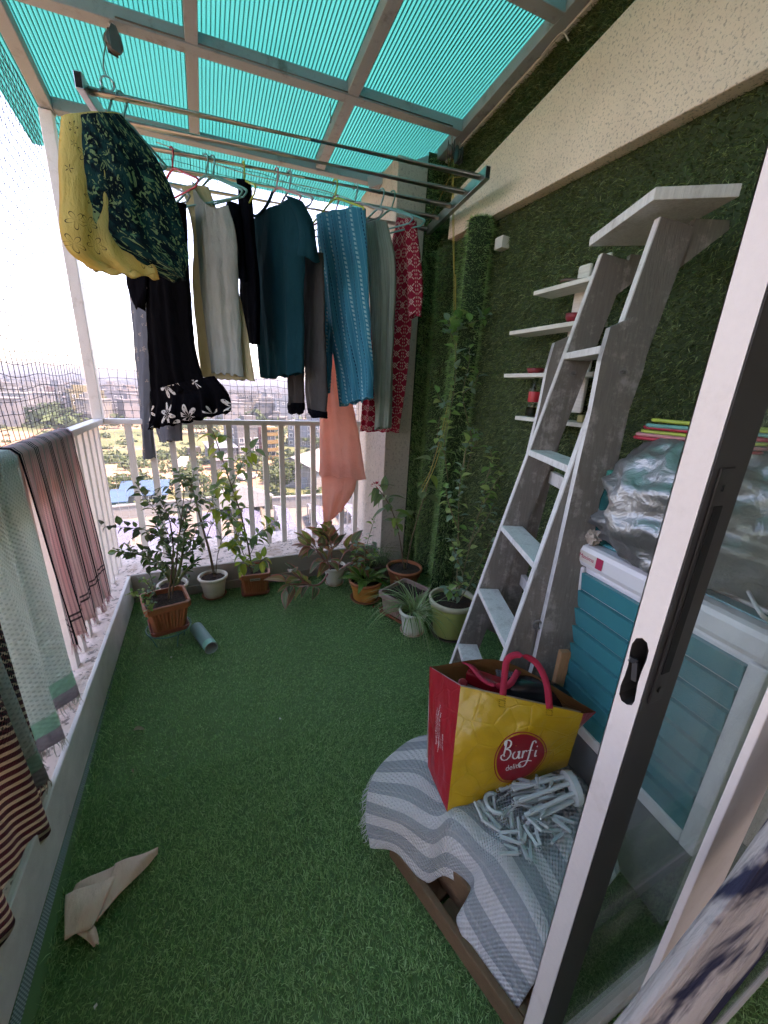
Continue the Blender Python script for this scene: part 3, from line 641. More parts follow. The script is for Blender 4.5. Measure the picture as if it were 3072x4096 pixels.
def solar_row(quad, n, label):
    """quad: far-left, far-right, near-left, near-right corners"""
    a, b, c, d = [Vector(p) for p in quad]; t = thing('solar_array', label, 'solar panels', (a+d)/2, group='solar arrays on the neighbouring terrace')
    for k in range(n):
        f0, f1 = (k+.03)/n, (k+.97)/n
        for s in (0, 1):
            g0, g1 = (.02, .49) if s == 0 else (.51, .98)
            P = [a.lerp(c, f0).lerp(b.lerp(d, f0), g0), a.lerp(c, f0).lerp(b.lerp(d, f0), g1), a.lerp(c, f1).lerp(b.lerp(d, f1), g1), a.lerp(c, f1).lerp(b.lerp(d, f1), g0)]
            mb = MB(); mb.add(P+[p-Vector((0, 0, .05)) for p in P], [(3,2,1,0), (4,5,6,7), (0,1,5,4), (1,2,6,5), (2,3,7,6), (3,0,4,7)], [(0, 0), (1, 0), (1, 1), (0, 1)]*2)
            mb.build('panel', M_solar, t)
    for k in range(n+1):
        for p in (a.lerp(c, k/n), b.lerp(d, k/n)): MB().bar((p.x, p.y, TZ), (p.x, p.y, p.z-.05), .08, .08).build('leg', M_alu, t)
solar_row(((1.9491,27.1494,-6.9), (3.1553,28.4657,-7.6), (0.9719,18.6371,-6.9), (2.6501,19.7095,-7.6)), 8, 'pale solar array row directly below the chili plant')
solar_row(((4.0564,27.2721,-6.9), (5.2313,28.3704,-7.6), (3.2812,18.1676,-6.9), (4.6524,19.3691,-7.6)), 8, 'pale solar array row below the middle of the far railing')
solar_row(((6.3977,27.0046,-6.9), (7.7275,28.3149,-7.6), (5.4335,17.4584,-6.9), (6.9941,18.5975,-7.6)), 8, 'pale solar array row under the peach cloth')
solar_row(((8.8299,26.7319,-6.9), (10.4116,27.9786,-7.6), (7.9309,17.2686,-6.9), (9.7705,18.3744,-7.6)), 8, 'pale solar array row nearest to the pillar')
solar_row(((-0.5247,26.7553,-6.9), (0.6161,28.2686,-7.6), (-1.3751,19.1349,-6.9), (-0.0752,20.3061,-7.6)), 8, 'pale solar array row behind the twiggy plant')
solar_row(((-2.9211,26.8326,-6.9), (-1.7252,28.2972,-7.6), (-3.597,19.6063,-6.9), (-2.4398,20.7994,-7.6)), 8, 'pale solar array row behind the bushy plant at the left')
solar_row(((-5.0456,26.5064,-6.9), (-4.0176,28.06,-7.6), (-5.7654,20.3323,-6.9), (-4.8351,21.6013,-7.6)), 8, 'pale solar array row by the railing corner')

# ---- trees and scrub
def m_leafmass(name, a, b):
    g = G(name); r = g.island(); c = g.mix(r, a, b); c = g.mix(g.noise(.3, detail=3)*.4, c, tuple(x*.5 for x in a)); return g.finish(c, .7, transl=.25, tcol=c)
M_fol = m_leafmass('far_foliage', (.025, .05, .014), (.07, .11, .03)); M_fol2 = m_leafmass('field_tree_foliage', (.03, .058, .017), (.09, .115, .037))
M_bark = flat('bark', (.14, .10, .07), .9, bump=.5)
def leafcloud(n, rad, size):
    """leaf clumps through the volume of an uneven crown; returns vertices, faces"""
    k = 9; cen = rng.normal(0, .42, (k, 3))*rad; cen[:, 2] = np.abs(cen[:, 2])*.8; cr = rng.uniform(.35, .6, k)
    w = rng.integers(0, k, n); d = rng.normal(0, 1, (n, 3)); d /= np.linalg.norm(d, axis=1, keepdims=True)
    c = cen[w]+d*(cr[w]*rng.uniform(.55, 1.0, n))[:, None]*rad
    a = rng.normal(0, 1, (n, 3)); a /= np.linalg.norm(a, axis=1, keepdims=True); b = np.cross(a, d); b /= np.linalg.norm(b, axis=1, keepdims=True)+1e-6
    s = (size*rng.uniform(.6, 1.4, n))[:, None]
    V = np.stack([c-a*s, c+b*s*.5, c+a*s, c-b*s*.5], 1).reshape(-1, 3); i = (np.arange(n)*4)[:, None]
    return V, np.concatenate([i+[0, 1, 2], i+[0, 2, 3]], 1).reshape(-1, 3)
def tree(label, x, y, h, rad, n=700, mat=None, size=.3, z=GZ):
    t = thing('tree', label, 'tree', (x, y, z), world=False, group='trees below the balcony')
    mb = MB(); th = h*.45; mb.tube([(0, 0, -.3), (.1, 0, th*.5), (0, .1, th)], [h*.035, h*.028, h*.02], 7)
    for k in range(4):
        a = k*1.7; mb.tube([(0, .05, th*.8), (math.cos(a)*rad*.3, math.sin(a)*rad*.3, th*1.15), (math.cos(a)*rad*.5, math.sin(a)*rad*.5, th*1.5)], [h*.018, h*.012, h*.005], 5)
    mb.build('trunk', M_bark, t, smooth=True)
    V, F = leafcloud(n, np.array([rad, rad, h*.42]), size); V[:, 2] += h*.52; np_tris('crown', V, F, mat or M_fol, t)
for lab, p, h, r, n, s in (
    ('big round tree standing in front of the white warehouse', (11.5289,69.3974,-18.0), 6.4, 3.6, 3400, .26),
    ('dark tree in front of the blank grey wall at the left', (-79.3999,254.6874,-18.0), 6.5, 5.0, 900, .5),
    ('broad tree left of the yellow block', (-59.185,208.7774,-18.0), 8.0, 6.5, 1100, .6),
    ('tree at the foot of the yellow block', (-55.0401,218.3405,-18.0), 8.0, 5.5, 1000, .6),
    ('low tree at the far left edge of the field', (-77.6549,221.7871,-18.0), 5.0, 7.0, 900, .5),
    ('tree by the lilac block and the post', (-31.4482,185.9158,-18.0), 4.5, 5.0, 800, .4),
    ('small tree on the field behind the black dress', (-11.8423,169.9046,-18.0), 5.0, 6.0, 1000, .4),
    ('tree on the field right of the black dress', (-3.0095,165.3002,-18.0), 5.0, 6.5, 1000, .4),
    ('shrubby tree beside the shed with the pale blue roof', (2.3249,102.4275,-18.0), 3.2, 3.0, 900, .25),
    ('tree below the apartment with the maroon stripe', (10.0989,97.9935,-18.0), 3.6, 3.4, 1000, .25),
    ('tree right behind the twiggy plant', (-2.2877,72.9642,-18.0), 4.6, 2.6, 1500, .2),
    ('scrubby tree at the railing corner', (-14.192,76.0374,-18.0), 3.5, 3.0, 1000, .22),
    ('tree in front of the light blue flats', (28.871,137.3021,-18.0), 4.6, 5.0, 900, .35),
    ('tree beside the flats near the peach cloth', (32.796,123.9227,-18.0), 4.6, 5.0, 900, .35)):
    tree(lab, p[0], p[1], h, r, n, M_fol2 if r < 4 else M_fol, s)
def scrub():
    n = 900; V, F = [], []; off = 0
    for k in range(n):
        ang = random.uniform(-.52, .55); d = random.choice((random.uniform(45, 120), random.uniform(110, 300)))
        x, y = math.sin(ang)*d, math.cos(ang)*d; r = random.uniform(.5, 1.8)*(1+d/200)
        v, f = leafcloud(46, np.array([r, r, r*.7]), r*.26); v += [x, y, GZ]; V.append(v); F.append(f+off); off += len(v)
    o = np_tris('scrub', np.concatenate(V), np.concatenate(F), M_fol2); tag(o, 'low green scrub spread over the fields', 'scrub', kind='stuff')
scrub()
# ---- the crowd of small houses fading into the haze
def m_house_win(k, col):
    col = tuple(q*.25 for q in col); g = G('house_facade_%d' % k); x, y, z = g.xyz(g.coord()); u = g.m('FRACT', (x+y)*.33); v = g.m('FRACT', z*.31)
    w = (u > .3)*(u < .66)*(v > .35)*(v < .78); n = g.noise(.3, detail=5); c = g.mix(g.smooth(n, .4, .8)*.4, col, tuple(q*.6 for q in col))
    return g.finish(g.mix(w*.85, c, (.07, .08, .1)), .9)
HM = [m_house_win(i, c) for i, c in enumerate(((.76, .75, .74), (.68, .64, .58), (.60, .56, .58), (.70, .58, .54), (.54, .58, .64), (.47, .45, .44)))]
def house_mesh(k):
    mb = MB(); w, d, h = random.uniform(7, 13), random.uniform(7, 12), random.choice((4, 7, 7, 10, 10, 13))
    mb.box((-w/2, -d/2, -2), (w/2, d/2, h)); mb.box((-w/2-.3, -d/2-.3, h), (w/2+.3, d/2+.3, h+.35))
    mb.box((-w*.3, -d*.2, h+.35), (w*.1, d*.3, h+2.8))
    if k % 2: mb.box((-w/2, -d/2-1.2, h*.45), (w*.1, -d/2, h*.45+.9))
    return mesh_only(mb, 'house', HM[k % 6])
HMESH = [house_mesh(k) for k in range(18)]
def houses():
    spots = []
    for k in range(4000):
        ang = random.uniform(-.56, .62); d = 205+1250*random.random()**1.35; x, y = math.sin(ang)*d, math.cos(ang)*d
        if all((x-a)**2+(y-b)**2 > 15**2 for a, b in spots): spots.append((x, y))
        if len(spots) >= 900: break
    spots.sort(key=lambda p: p[0]**2+p[1]**2)
    for x, y in spots[:240]:
        o = bpy.data.objects.new('house', random.choice(HMESH)); COL.objects.link(o); o.location = (x, y, GZ); o.rotation_euler = (0, 0, random.uniform(-.5, .5))
        tag(o, 'small pale flat-roofed house among the crowded houses of the hazy city', 'house', 'houses of the hazy city')
    V, F, MI = [], [], []
    mb = MB()
    for x, y in spots[240:]:
        w, d, h = random.uniform(8, 15), random.uniform(8, 14), random.choice((4, 6, 8, 10, 12)); mb.cur = random.randrange(6)
        mb.box((x-w/2, y-d/2, GZ-2), (x+w/2, y+d/2, GZ+h)); mb.box((x-w*.2, y-d*.2, GZ+h), (x+w*.2, y+d*.2, GZ+h+2.4))
    for k in range(260):
        ang = random.uniform(-.6, .7); d0 = random.uniform(1300, 3200); x, y = math.sin(ang)*d0, math.cos(ang)*d0; w, d, h = random.uniform(15, 40), 20, random.choice((6, 8, 10, 12, 14, 14, 17, 24)); mb.cur = random.randrange(6)
        mb.box((x-w/2, y-d/2, GZ-2), (x+w/2, y+d/2, GZ+h))
    o = mb.build('distant_houses', HM); tag(o, 'mass of distant houses fading into haze at the horizon', 'houses', kind='stuff')
    # green between the houses
    V, F, off = [], [], 0
    for k in range(900):
        ang = random.uniform(-.56, .62); d = 190+1500*random.random()**1.3; r = random.uniform(3, 7); x, y = math.sin(ang)*d, math.cos(ang)*d
        v, f = leafcloud(26, np.array([r, r, r*.7]), r*.34); v += [x, y, GZ+1.5]; V.append(v); F.append(f+off); off += len(v)
    o = np_tris('distant_trees', np.concatenate(V), np.concatenate(F), M_fol); tag(o, 'distant trees between the houses of the city', 'trees', kind='stuff')
houses()
# ---- haze
def haze():
    mb = MB(); mb.box((-4500, -320, GZ-1), (4500, 4500, 45)); g = G('haze'); v = g.node('ShaderNodeVolumePrincipled')
    v.inputs['Color'].default_value = (.36, .40, .46, 1); v.inputs['Density'].default_value = .0009; v.inputs['Anisotropy'].default_value = .3
    o = g.node('ShaderNodeOutputMaterial'); g.nt.links.new(v.outputs[0], o.inputs['Volume'])
    h = mb.build('haze', g.mat); tag(h, 'thin daytime haze hanging over the city', 'haze', kind='stuff')
haze()


# ================================================================ DRYING RACK, ROPES, HANGERS, WASHING
RZ = 2.155
RA, RU, RVV = Vector((1.178, 1.71, RZ)), Vector((-.989, .147, 0)), Vector((.153, .988, 0))
RV = (0, .147, .297, .45, .615)
M_steel = flat('stainless_steel', (.46, .47, .46), .28, var=.2, scale=25, metal=1.0); M_hollow = flat('hollow_shade', (.006, .006, .006), .9)
M_rope = flat('grey_rope', (.16, .15, .13), .9, bump=.6, bscale=400); M_ropey = flat('yellow_cord', (.48, .38, .10), .9, bump=.6, bscale=400)
def rack():
    r = thing('drying_rack', 'ceiling drying rack of five steel rods hung from the roof', 'drying rack', RA)
    for k in range(5):
        a = RA+RVV*RV[k]+RU*-.012; b = a+RU*1.474; MB().tube([a, b], .0118, 14).build('rod', M_steel, r, smooth=True)
    for s, nm in ((-.012, 1), (1.462, -1)):
        a = RA+RU*s-RVV*.055; b = RA+RU*s+RVV*.66
        MB().bar(a-Vector((0, 0, .004)), b-Vector((0, 0, .004)), .024, .046).build('end_bar', M_steel, r, bevel=.002)
        MB().bar(a-RVV*.0012-Vector((0, 0, .004)), a+RVV*.002-Vector((0, 0, .004)), .019, .040).build('bar_opening', M_hollow, r)  # black plug on a solid end, painted as the shaded hollow
rack()
def rope(label, path, rad=.0022, mat=None, cat='rope', n=28, name='rope'):
    o = MB().tube(spline(path, n) if len(path) > 2 else path, rad, 6).build(name, mat or M_rope, None, smooth=True); tag(o, label, cat); return o
def pulley(label, p, ang, mat):
    r = thing('pulley', label, 'pulley', p, ang, world=False)
    mb = MB(); prof = [(0, -.011), (.026, -.011), (.030, -.006), (.022, -.002), (.022, .002), (.030, .006), (.026, .011), (0, .011)]
    M = Matrix.Rotation(R(90), 4, 'X'); t = MB(); t.lathe(prof, 24); mb.add([M @ Vector(v) for v in t.v], t.f); mb.build('wheel', mat, r, smooth=True)
    mb = MB()
    for s in (-1, 1): mb.prism([(-.017, -.030), (.017, -.030), (.020, .018), (.008, .045), (-.008, .045), (-.020, .018)], .003, Matrix.Translation((0, s*.015+.0015, 0)) @ Matrix.Rotation(R(90), 4, 'X'))
    mb.build('cheek', mat, r, bevel=.001)
    MB().tube([(0, 0, .038), (.008, 0, .05), (0, 0, .062), (-.008, 0, .05), (0, 0, .038)], .003, 6).build('hook', M_steel, r)
M_pul = flat('pulley_grey', (.11, .11, .11), .45); M_puly = flat('pulley_dark', (.05, .055, .05), .5)
PL, PR = Vector((-.185, 2.10, 2.40)), Vector((1.262, 2.105, 2.43))
pulley('grey pulley hung from the purlin above the left end of the rack', PL, .5, M_pul)
pulley('grey pulley at the wall above the right end of the rack', PR, .9, M_pul)
pulley('second dark pulley tucked against the wall angle', PR+Vector((.055, .01, -.005)), 1.6, M_puly)
ring = RA+RU*1.395+Vector((0, 0, .03))
rope('grey rope from the left pulley down to the front rod', [PL+Vector((-.022, 0, 0)), PL+Vector((-.03, -.1, -.12)), ring+Vector((0, 0, .02))])
o = MB().tube([ring+Vector((math.cos(a)*.019, 0, math.sin(a)*.019)) for a in [k*math.pi/8 for k in range(16)]], .0032, 6, closed=True).build('ring', M_steel, None); tag(o, 'steel ring on the front rod under the left pulley', 'ring')
rope('dark rope running under the purlin between the two pulleys', [(-.17, 2.083, roof_z(-.17, 2.083)+.004), (1.25, 2.083, roof_z(1.25, 2.083)+.002)], .0024)
V1 = Vector((1.262, 2.10, 2.315))
rope('yellow cord from the right pulley to the sling apex', [PR+Vector((-.01, 0, -.03)), V1], .0022, M_ropey)
rope('yellow cord sling to the front corner of the rack', [V1, RA+RVV*.0+Vector((.0, .01, .012))], .0022, M_ropey)
rope('yellow cord sling to the rear corner of the rack', [V1, RA+RVV*.615+Vector((0, 0, .02))], .0022, M_ropey)
rope('yellow pull cord hanging from the right pulley past the turf roll to the plant', [PR+Vector((.01, 0, -.03)), (1.285, 2.02, 1.9), (1.2908,2.0,1.8431), (1.318,2.0,1.6201), (1.3339,1.98,1.4031), (1.2765,1.95,1.0425), (1.2098,1.92,0.8312), (1.1291,1.9,0.6952)], .0022, M_ropey, n=40)
rope('second yellow pull cord beside the first', [PR+Vector((.018, 0, -.03)), (1.29, 2.02, 1.9), (1.282,2.0,1.8419), (1.3088,2.0,1.6191), (1.3246,1.98,1.4025), (1.2606,1.95,1.0425), (1.1908,1.92,0.8319), (1.1211,1.9,0.7152)], .002, M_ropey, n=40)
rope('pale twine sagging under the far roof beam', [(-.1, 2.63, 2.36), (.3, 2.64, 2.33), (.75, 2.63, 2.34), (1.05, 2.60, 2.30)], .0022, flat('twine', (.45, .38, .32), .9))
rope('thin wire knotted round the purlin by the right rafter', [(.62, 2.085, 2.44), (.62, 2.083, 2.37), (.625, 2.084, 2.395)], .002)
rope('white wire down the wall angle at the top right', [(1.355, 1.62, 2.56), (1.352, 1.52, 2.57), (1.35, 1.47, 2.52)], .003, M_trim)

# ---- hangers
def m_plastic(name, c): return flat('plastic_'+name, c, .35, var=.06, transl=.15)
PLA = {k: m_plastic(k, c) for k, c in dict(teal=(.10, .38, .34), red=(.50, .035, .06), pink=(.62, .24, .24), lime=(.42, .52, .08), grey=(.28, .33, .33), blue=(.16, .42, .44)).items()}
def plane(a, phi):
    e = Vector((math.cos(R(phi)), -math.sin(R(phi)), 0)); n = Vector((-math.sin(R(phi)), -math.cos(R(phi)), 0)); return Vector((a[0], a[1], 0)), e, n
def hanger(label, a, phi, col, w=.19, drop=.145, dip=.05, group='hangers on the drying rack'):
    o, e, n = plane(a, phi); P = lambda s, z: o+e*s+Vector((0, 0, RZ+z)); mb = MB()
    hk = [P(-.016, -.004)]+[P(-.0155*math.cos(t), .0155*math.sin(t)) for t in [k*math.pi/9 for k in range(0, 10)]]+[P(.0155, -.012), P(.006, -.035), P(0, -.05), P(0, -.062)]
    mb.tube(hk, .0036, 7)
    mb.tube(spline([P(-w, -drop), P(-w*.97, -drop+.012), P(-w*.5, -.095), P(0, -.06), P(w*.5, -.095), P(w*.97, -drop+.012), P(w, -drop)], 26), .0045, 7)
    mb.tube([P(-w, -drop), P(-w*.9, -drop-.012), P(0, -drop-.014), P(w*.9, -drop-.012), P(w, -drop)], .0036, 6)
    t = mb.build('clothes_hanger', PLA[col], None, smooth=True); tag(t, label, 'hanger', group); return t

# ---- cloth
from mathutils import noise as noise_
def panel(mb, g, Lk='L', Rk='R', thick=.02, folds=(4, .012), nu=44, nv=60, sag=0.0, seed=0, off=0.0, t0=.3, wsc=1.0):
    """closed cloth panel between two edge lines in the garment's plane, with folds deepening to the hem"""
    o, e, n = plane(g['a'], g['phi']); L, Rr = g[Lk], g[Rk]; rr = random.Random(seed); ph = [rr.uniform(0, 6.28) for _ in range(8)]
    Ls, Rs = spline(L, nv), spline(Rr, nv); wm = abs(Rs[nv//2][0]-Ls[nv//2][0])*wsc
    rows, uvs = [], []
    for i in range(nv):
        t = i/(nv-1); ring, uv = [], []
        for side in (1, -1):
            for k in range(nu+1):
                u = k/nu if side == 1 else 1-k/nu
                s = lerp(Ls[i][0], Rs[i][0], u); z = lerp(Ls[i][1], Rs[i][1], u)
                z -= sag*math.sin(math.pi*u)*(1-t)**6
                amp = folds[1]*(t0+(1-t0)*t); f = amp*math.sin(2*math.pi*folds[0]*u+ph[0]+.9*math.sin(2.6*t+ph[1]))
                f = f*.6+amp*.5*math.sin(2*math.pi*folds[0]*1.63*u+ph[2]+2.6*t)*(.4+.6*t)+amp*.45*math.sin(7*t+4*u+ph[3])+amp*.9*noise_.noise(Vector((u*folds[0]*1.4, t*2.2, ph[4])))
                f += .0055*noise_.noise(Vector((s*16, z*7, ph[5])))+.0028*noise_.noise(Vector((s*42, z*21, ph[6])))
                if t > .93: z += .006*math.sin(2*math.pi*folds[0]*1.3*u+ph[4])
                d = thick*max(0.0, math.sin(math.pi*u))**.45*(1+.12*math.sin(7*t+ph[5]))
                ring.append(o+e*s+n*(off+f+side*d)+Vector((0, 0, z))); uv.append((u*wm+(0 if side == 1 else 1.7), z))
        rows.append(ring); uvs.append(uv)
    mb.hem = [rows[-1][k] for k in range(0, nu+1)]+[rows[-1][k] for k in range(nu+1, 2*nu+2)]; mb.grid(rows, uvs, closed=True); return mb
def m_cloth(name, colfn, transl=.18, rough=.85, weave=900, wstr=.25, crease=.5, spec=.15):
    g = G(name); uv = g.coord('UV'); c = colfn(g, uv) if callable(colfn) else g.mix(g.noise(14, uv, 5), tuple(x*.85 for x in colfn), tuple(min(1, x*1.1) for x in colfn))
    h = g.noise(16, g.vm('MULTIPLY', uv, (1.6, .55, 1)), 5, .55, .6)*crease+g.noise(weave, uv, 2)*.04*wstr
    return g.finish(c, rough, bump=h+g.noise(55, g.vm('MULTIPLY', uv, (1.3, .8, 1)), 4, .6, 1.0)*.12, bstr=.9, bdist=.022, transl=transl, tcol=c, sheen=0.0, spec=spec)
def motif(g, uv, scale, pet, rad, width=None, rnd=.6):
    """flower or leaf sprays scattered on cells; returns a mask"""
    v2 = g.vm('MULTIPLY', uv, (1, 1, 0)); pos = g.voro(scale, v2, out='Position', rnd=rnd); d = g.vm('SUBTRACT', v2, pos); x, y, z = g.xyz(d); r = g.vm('LENGTH', d)
    cx, cy, cz = g.xyz(g.voro(scale, v2, out='Color', rnd=rnd)); th = g.m('ARCTAN2', y, x)+cx*6.28
    pr = g.m('ABSOLUTE', g.m('COSINE', th*(pet/2)))*rad
    if width: return g.m('ABSOLUTE', r-pr) < width
    return r < pr
def c_palm(g, uv):
    base = g.mix(g.noise(9, uv, 4), (.56, .44, .13), (.68, .56, .20)); return g.mix(motif(g, uv, 14, 5, .027, .0014), base, (.07, .06, .03))
def c_leaf(g, uv):
    n = g.noise(46, g.vm('MULTIPLY', uv, (1, .8, 1)), 2, .5, 1.9); n2 = g.noise(24, g.vm('ADD', uv, (3, 1, 0)), 2, .5, 1.6); n3 = g.noise(20, g.vm('ADD', uv, (7, 2, 0)), 3)
    c = g.mix(g.smooth(n3, .45, .6), (.002, .010, .016), (.004, .050, .052)); c = g.mix(g.smooth(n, .575, .61), c, (.22, .33, .15)); return g.mix(g.smooth(n2, .665, .69), c, (.08, .25, .13))
def c_grey_floral(g, uv):
    base = g.mix(g.noise(8, uv, 4), (.075, .085, .105), (.13, .145, .165)); m = motif(g, uv, 13, 5, .020); m2 = motif(g, g.vm('ADD', uv, (.5, .3, 0)), 21, 3, .011)
    return g.mix(g.m('MAXIMUM', m, m2)*.8, base, (.34, .27, .22))
def c_dress(g, uv):
    x, y, z = g.xyz(uv); a = motif(g, uv, 7.5, 6, .062); b = motif(g, uv, 7.5, 16, .05, .0035); c = motif(g, uv, 7.5, 6, .03)
    m = g.m('MAXIMUM', a*(1.0-b)*(1.0-c), c*.0); return g.mix(m, (.002, .002, .003), (.50, .47, .42))
def c_blue(g, uv):
    x, y, z = g.xyz(uv); base = g.mix(g.noise(7, uv, 4), (.006, .17, .26), (.010, .27, .38))
    p = g.m('FRACT', x*13.0+y*1.2); wide = (p > .62)*(p < .74); dots = g.m('PINGPONG', y*55.0+x*20.0, .5) > .22
    thin = ((g.m('FRACT', x*52.0+y*4.8) < .10)); dark = (p > .18)*(p < .22)*(g.m('FRACT', y*60.0) > .4)
    c = g.mix(thin*.35, base, (.16, .44, .50)); c = g.mix(wide*dots*.7, c, (.34, .60, .62)); return g.mix(dark, c, (.006, .035, .09))
def c_sage_stripe(g, uv):
    x, y, z = g.xyz(uv); base = g.mix(g.noise(10, uv, 5), (.235, .275, .235), (.33, .37, .32)); return g.mix((g.m('FRACT', x*95.0) < .22)*.4, base, (.13, .17, .14))
def c_red(g, uv):
    x, y, z = g.xyz(uv); v = g.m('FRACT', x*17.0); row = g.m('FRACT', y*17.0); cx = g.m('ABSOLUTE', v-.5); cy = g.m('ABSOLUTE', row-.5)
    dia = g.m('ABSOLUTE', (cx+cy)-.20) < .055; cross = (g.m('ABSOLUTE', cx-cy) < .05)*((cx+cy) > .34)*(cx < .34); dot = (cx+cy) < .075
    edge = (cx > .41)*(g.m('FRACT', y*60.0) > .45)*(cx < .455)
    w = g.m('MAXIMUM', g.m('MAXIMUM', dia, cross), g.m('MAXIMUM', dot, edge)); nn = g.noise(30, uv, 3); return g.mix(w*.9, g.mix(nn, (.26, .010, .030), (.36, .018, .045)), (.58, .42, .38))
def solid(c): return c
MC = dict(palm=m_cloth('cloth_yellow_palm', c_palm, .35), leaf=m_cloth('cloth_green_leaf', c_leaf, .06), greyfl=m_cloth('cloth_grey_floral', c_grey_floral, .1), black=m_cloth('cloth_black', (.002, .002, .0025), .01, 1.0, spec=.02), dress=m_cloth('cloth_black_print', c_dress, .03, 1.0, spec=.03), cream=m_cloth('cloth_cream', (.55, .47, .28), .4), sage=m_cloth('cloth_sage', (.30, .32, .28), .25), teal=m_cloth('cloth_teal', (.0025, .040, .052), .10, .95, spec=.05), charcoal=m_cloth('cloth_charcoal', (.055, .052, .050), .08), blue=m_cloth('cloth_blue_stripe', c_blue, .25), peach=m_cloth('cloth_peach', (.95, .52, .41), .6), sagest=m_cloth('cloth_sage_stripe', c_sage_stripe, .25), red=m_cloth('cloth_red_print', c_red, .18), navy=m_cloth('cloth_navy', (.0025, .003, .005), .02, 1.0, spec=.03))
def garment(name, label, cat, g, parts, group=None):
    """parts: list of (part name, material, panel arguments)"""
    a = g['a'] if isinstance(g, dict) else g[0]['a']; t = thing(name, label, cat, (a[0], a[1], RZ))
    for pn, m, gg, kw in parts:
        mb = MB(); panel(mb, gg, **kw); h = mb.hem; o = mb.build(pn, MC[m], t, smooth=True); MB().tube(h, .0022, 5, closed=True).build('hem', MC[m], o, smooth=True)
    return t
# rod 0: yellow palm shorts behind the dark leafy skirt
g = {'a':(-0.2115,1.9165),'phi':-30,'L':[(-0.1424,2.0293),(-0.1653,1.9269),(-0.1836,1.8091),(-0.1985,1.7042),(-0.1795,1.6428),(-0.1125,1.6149)],'R':[(0.0362,2.1145),(0.0745,2.0261),(0.1004,1.9097),(0.1143,1.7951),(0.1111,1.7007),(0.1084,1.6358)]}
garment('shorts', 'yellow garment printed with palm outlines at the left end of the rack', 'shorts', g, [('body', 'palm', g, dict(thick=.045, folds=(2.5, .012), seed=3))])
hanger('teal hanger of the yellow palm garment on the front rod', (-0.2115,1.9165), -30, 'teal', w=.13)
g = {'a':(-0.171,1.9105),'phi':-30,'L':[(-0.1352,2.0428),(-0.1427,1.9799),(-0.1497,1.9035),(-0.1515,1.8268),(-0.1494,1.7554),(-0.1162,1.704),(-0.0043,1.664),(0.1159,1.6322)],'R':[(-0.0018,2.1021),(0.075,2.0498),(0.1235,1.994),(0.1547,1.9353),(0.1758,1.8662),(0.1881,1.7907),(0.1947,1.727),(0.1666,1.6468)]}
garment('skirt', 'dark green garment with a leafy camouflage print, front left of the rack', 'skirt', g, [('body', 'leaf', g, dict(thick=.035, folds=(2, .012), seed=5))])
hanger('teal hanger of the dark leafy garment on the front rod', (-0.1661,1.9098), -30, 'teal', w=.13)
# rod 3: grey floral trousers
g = {'a':(-0.0873,2.3529),'phi':55,'L':[(-0.3452,2.0713),(-0.3701,1.8342),(-0.3718,1.6192),(-0.386,1.3418),(-0.4261,1.0375),(-0.4655,0.7814)],'R':[(-0.0787,2.0473),(-0.1338,1.8096),(-0.1984,1.5664),(-0.2706,1.2952),(-0.3295,1.0444),(-0.3614,0.8057)],'L2':[(-0.101,2.0327),(-0.1837,1.7339),(-0.2659,1.3891),(-0.3295,1.0444),(-0.3064,0.9019)],'R2':[(0.1311,1.9961),(0.0545,1.7135),(-0.0181,1.3878),(-0.0704,1.1115),(-0.0949,0.9368)]}
garment('trousers', 'long grey trousers with a pale floral print hanging at the left', 'trousers', g, [('trouser_leg', 'greyfl', g, dict(thick=.022, folds=(1.5, .008), seed=8)), ('trouser_leg', 'greyfl', g, dict(Lk='L2', Rk='R2', thick=.02, folds=(1.5, .008), seed=9, off=-.02))])
hanger('grey hanger of the floral trousers on the fourth rod', (-0.0873,2.3529), 55, 'grey')
# rod 2 from left to right
g = {'a':(-0.0286,2.1895),'phi':48,'L':[(-0.2416,1.9804),(-0.2436,1.8209),(-0.2568,1.629),(-0.2793,1.3804),(-0.3126,1.1735)],'R':[(0.0522,1.9682),(0.0389,1.7633),(0.0245,1.5412),(0.0386,1.3417),(0.0952,1.2222)],'L2':[(-0.3098,1.1875),(-0.3372,1.0828),(-0.3702,0.9881)],'R2':[(0.1311,1.2778),(0.2111,1.2186),(0.2305,1.1231)],'L3':[(-0.3211,1.7889),(-0.3422,1.6926),(-0.3287,1.6319),(-0.2876,1.5737)],'R3':[(-0.1761,1.8156),(-0.1974,1.7043),(-0.2184,1.6274),(-0.2565,1.5646)]}
garment('dress', 'black dress with a white flower border print along its hem', 'dress', g, [('bodice', 'black', g, dict(thick=.03, folds=(3, .01), seed=11)), ('skirt_border', 'dress', g, dict(Lk='L2', Rk='R2', thick=.034, folds=(5, .018), nv=14, seed=12)), ('sleeve', 'dress', g, dict(Lk='L3', Rk='R3', thick=.02, folds=(1, .004), nv=14, seed=13, off=.03))])
hanger('red hanger of the black dress', (-0.0326,2.1901), 62, 'red')
g = {'a':(0.1009,2.1703),'phi':50,'L':[(-0.1837,2.0834),(-0.1486,1.9594),(-0.1448,1.8218),(-0.1725,1.6994),(-0.1747,1.4866),(-0.1655,1.2699)],'R':[(-0.0276,2.0682),(0.0571,1.8839),(0.1122,1.6822),(0.1585,1.4713),(0.1886,1.2696)]}
garment('shirt', 'pale cream sleeveless shirt behind the sage one', 'shirt', g, [('body', 'cream', g, dict(thick=.02, folds=(3, .004), seed=15, off=-.02))])
hanger('teal hanger of the cream shirt', (0.096,2.171), 48, 'teal')
g = {'a':(0.1227,2.167),'phi':52,'L':[(-0.1095,2.0882),(-0.1097,1.9593),(-0.1078,1.7943),(-0.1033,1.5392),(-0.0874,1.2976)],'R':[(0.1006,1.9697),(0.136,1.8427),(0.1285,1.6641),(0.1264,1.4729),(0.1287,1.2855)]}
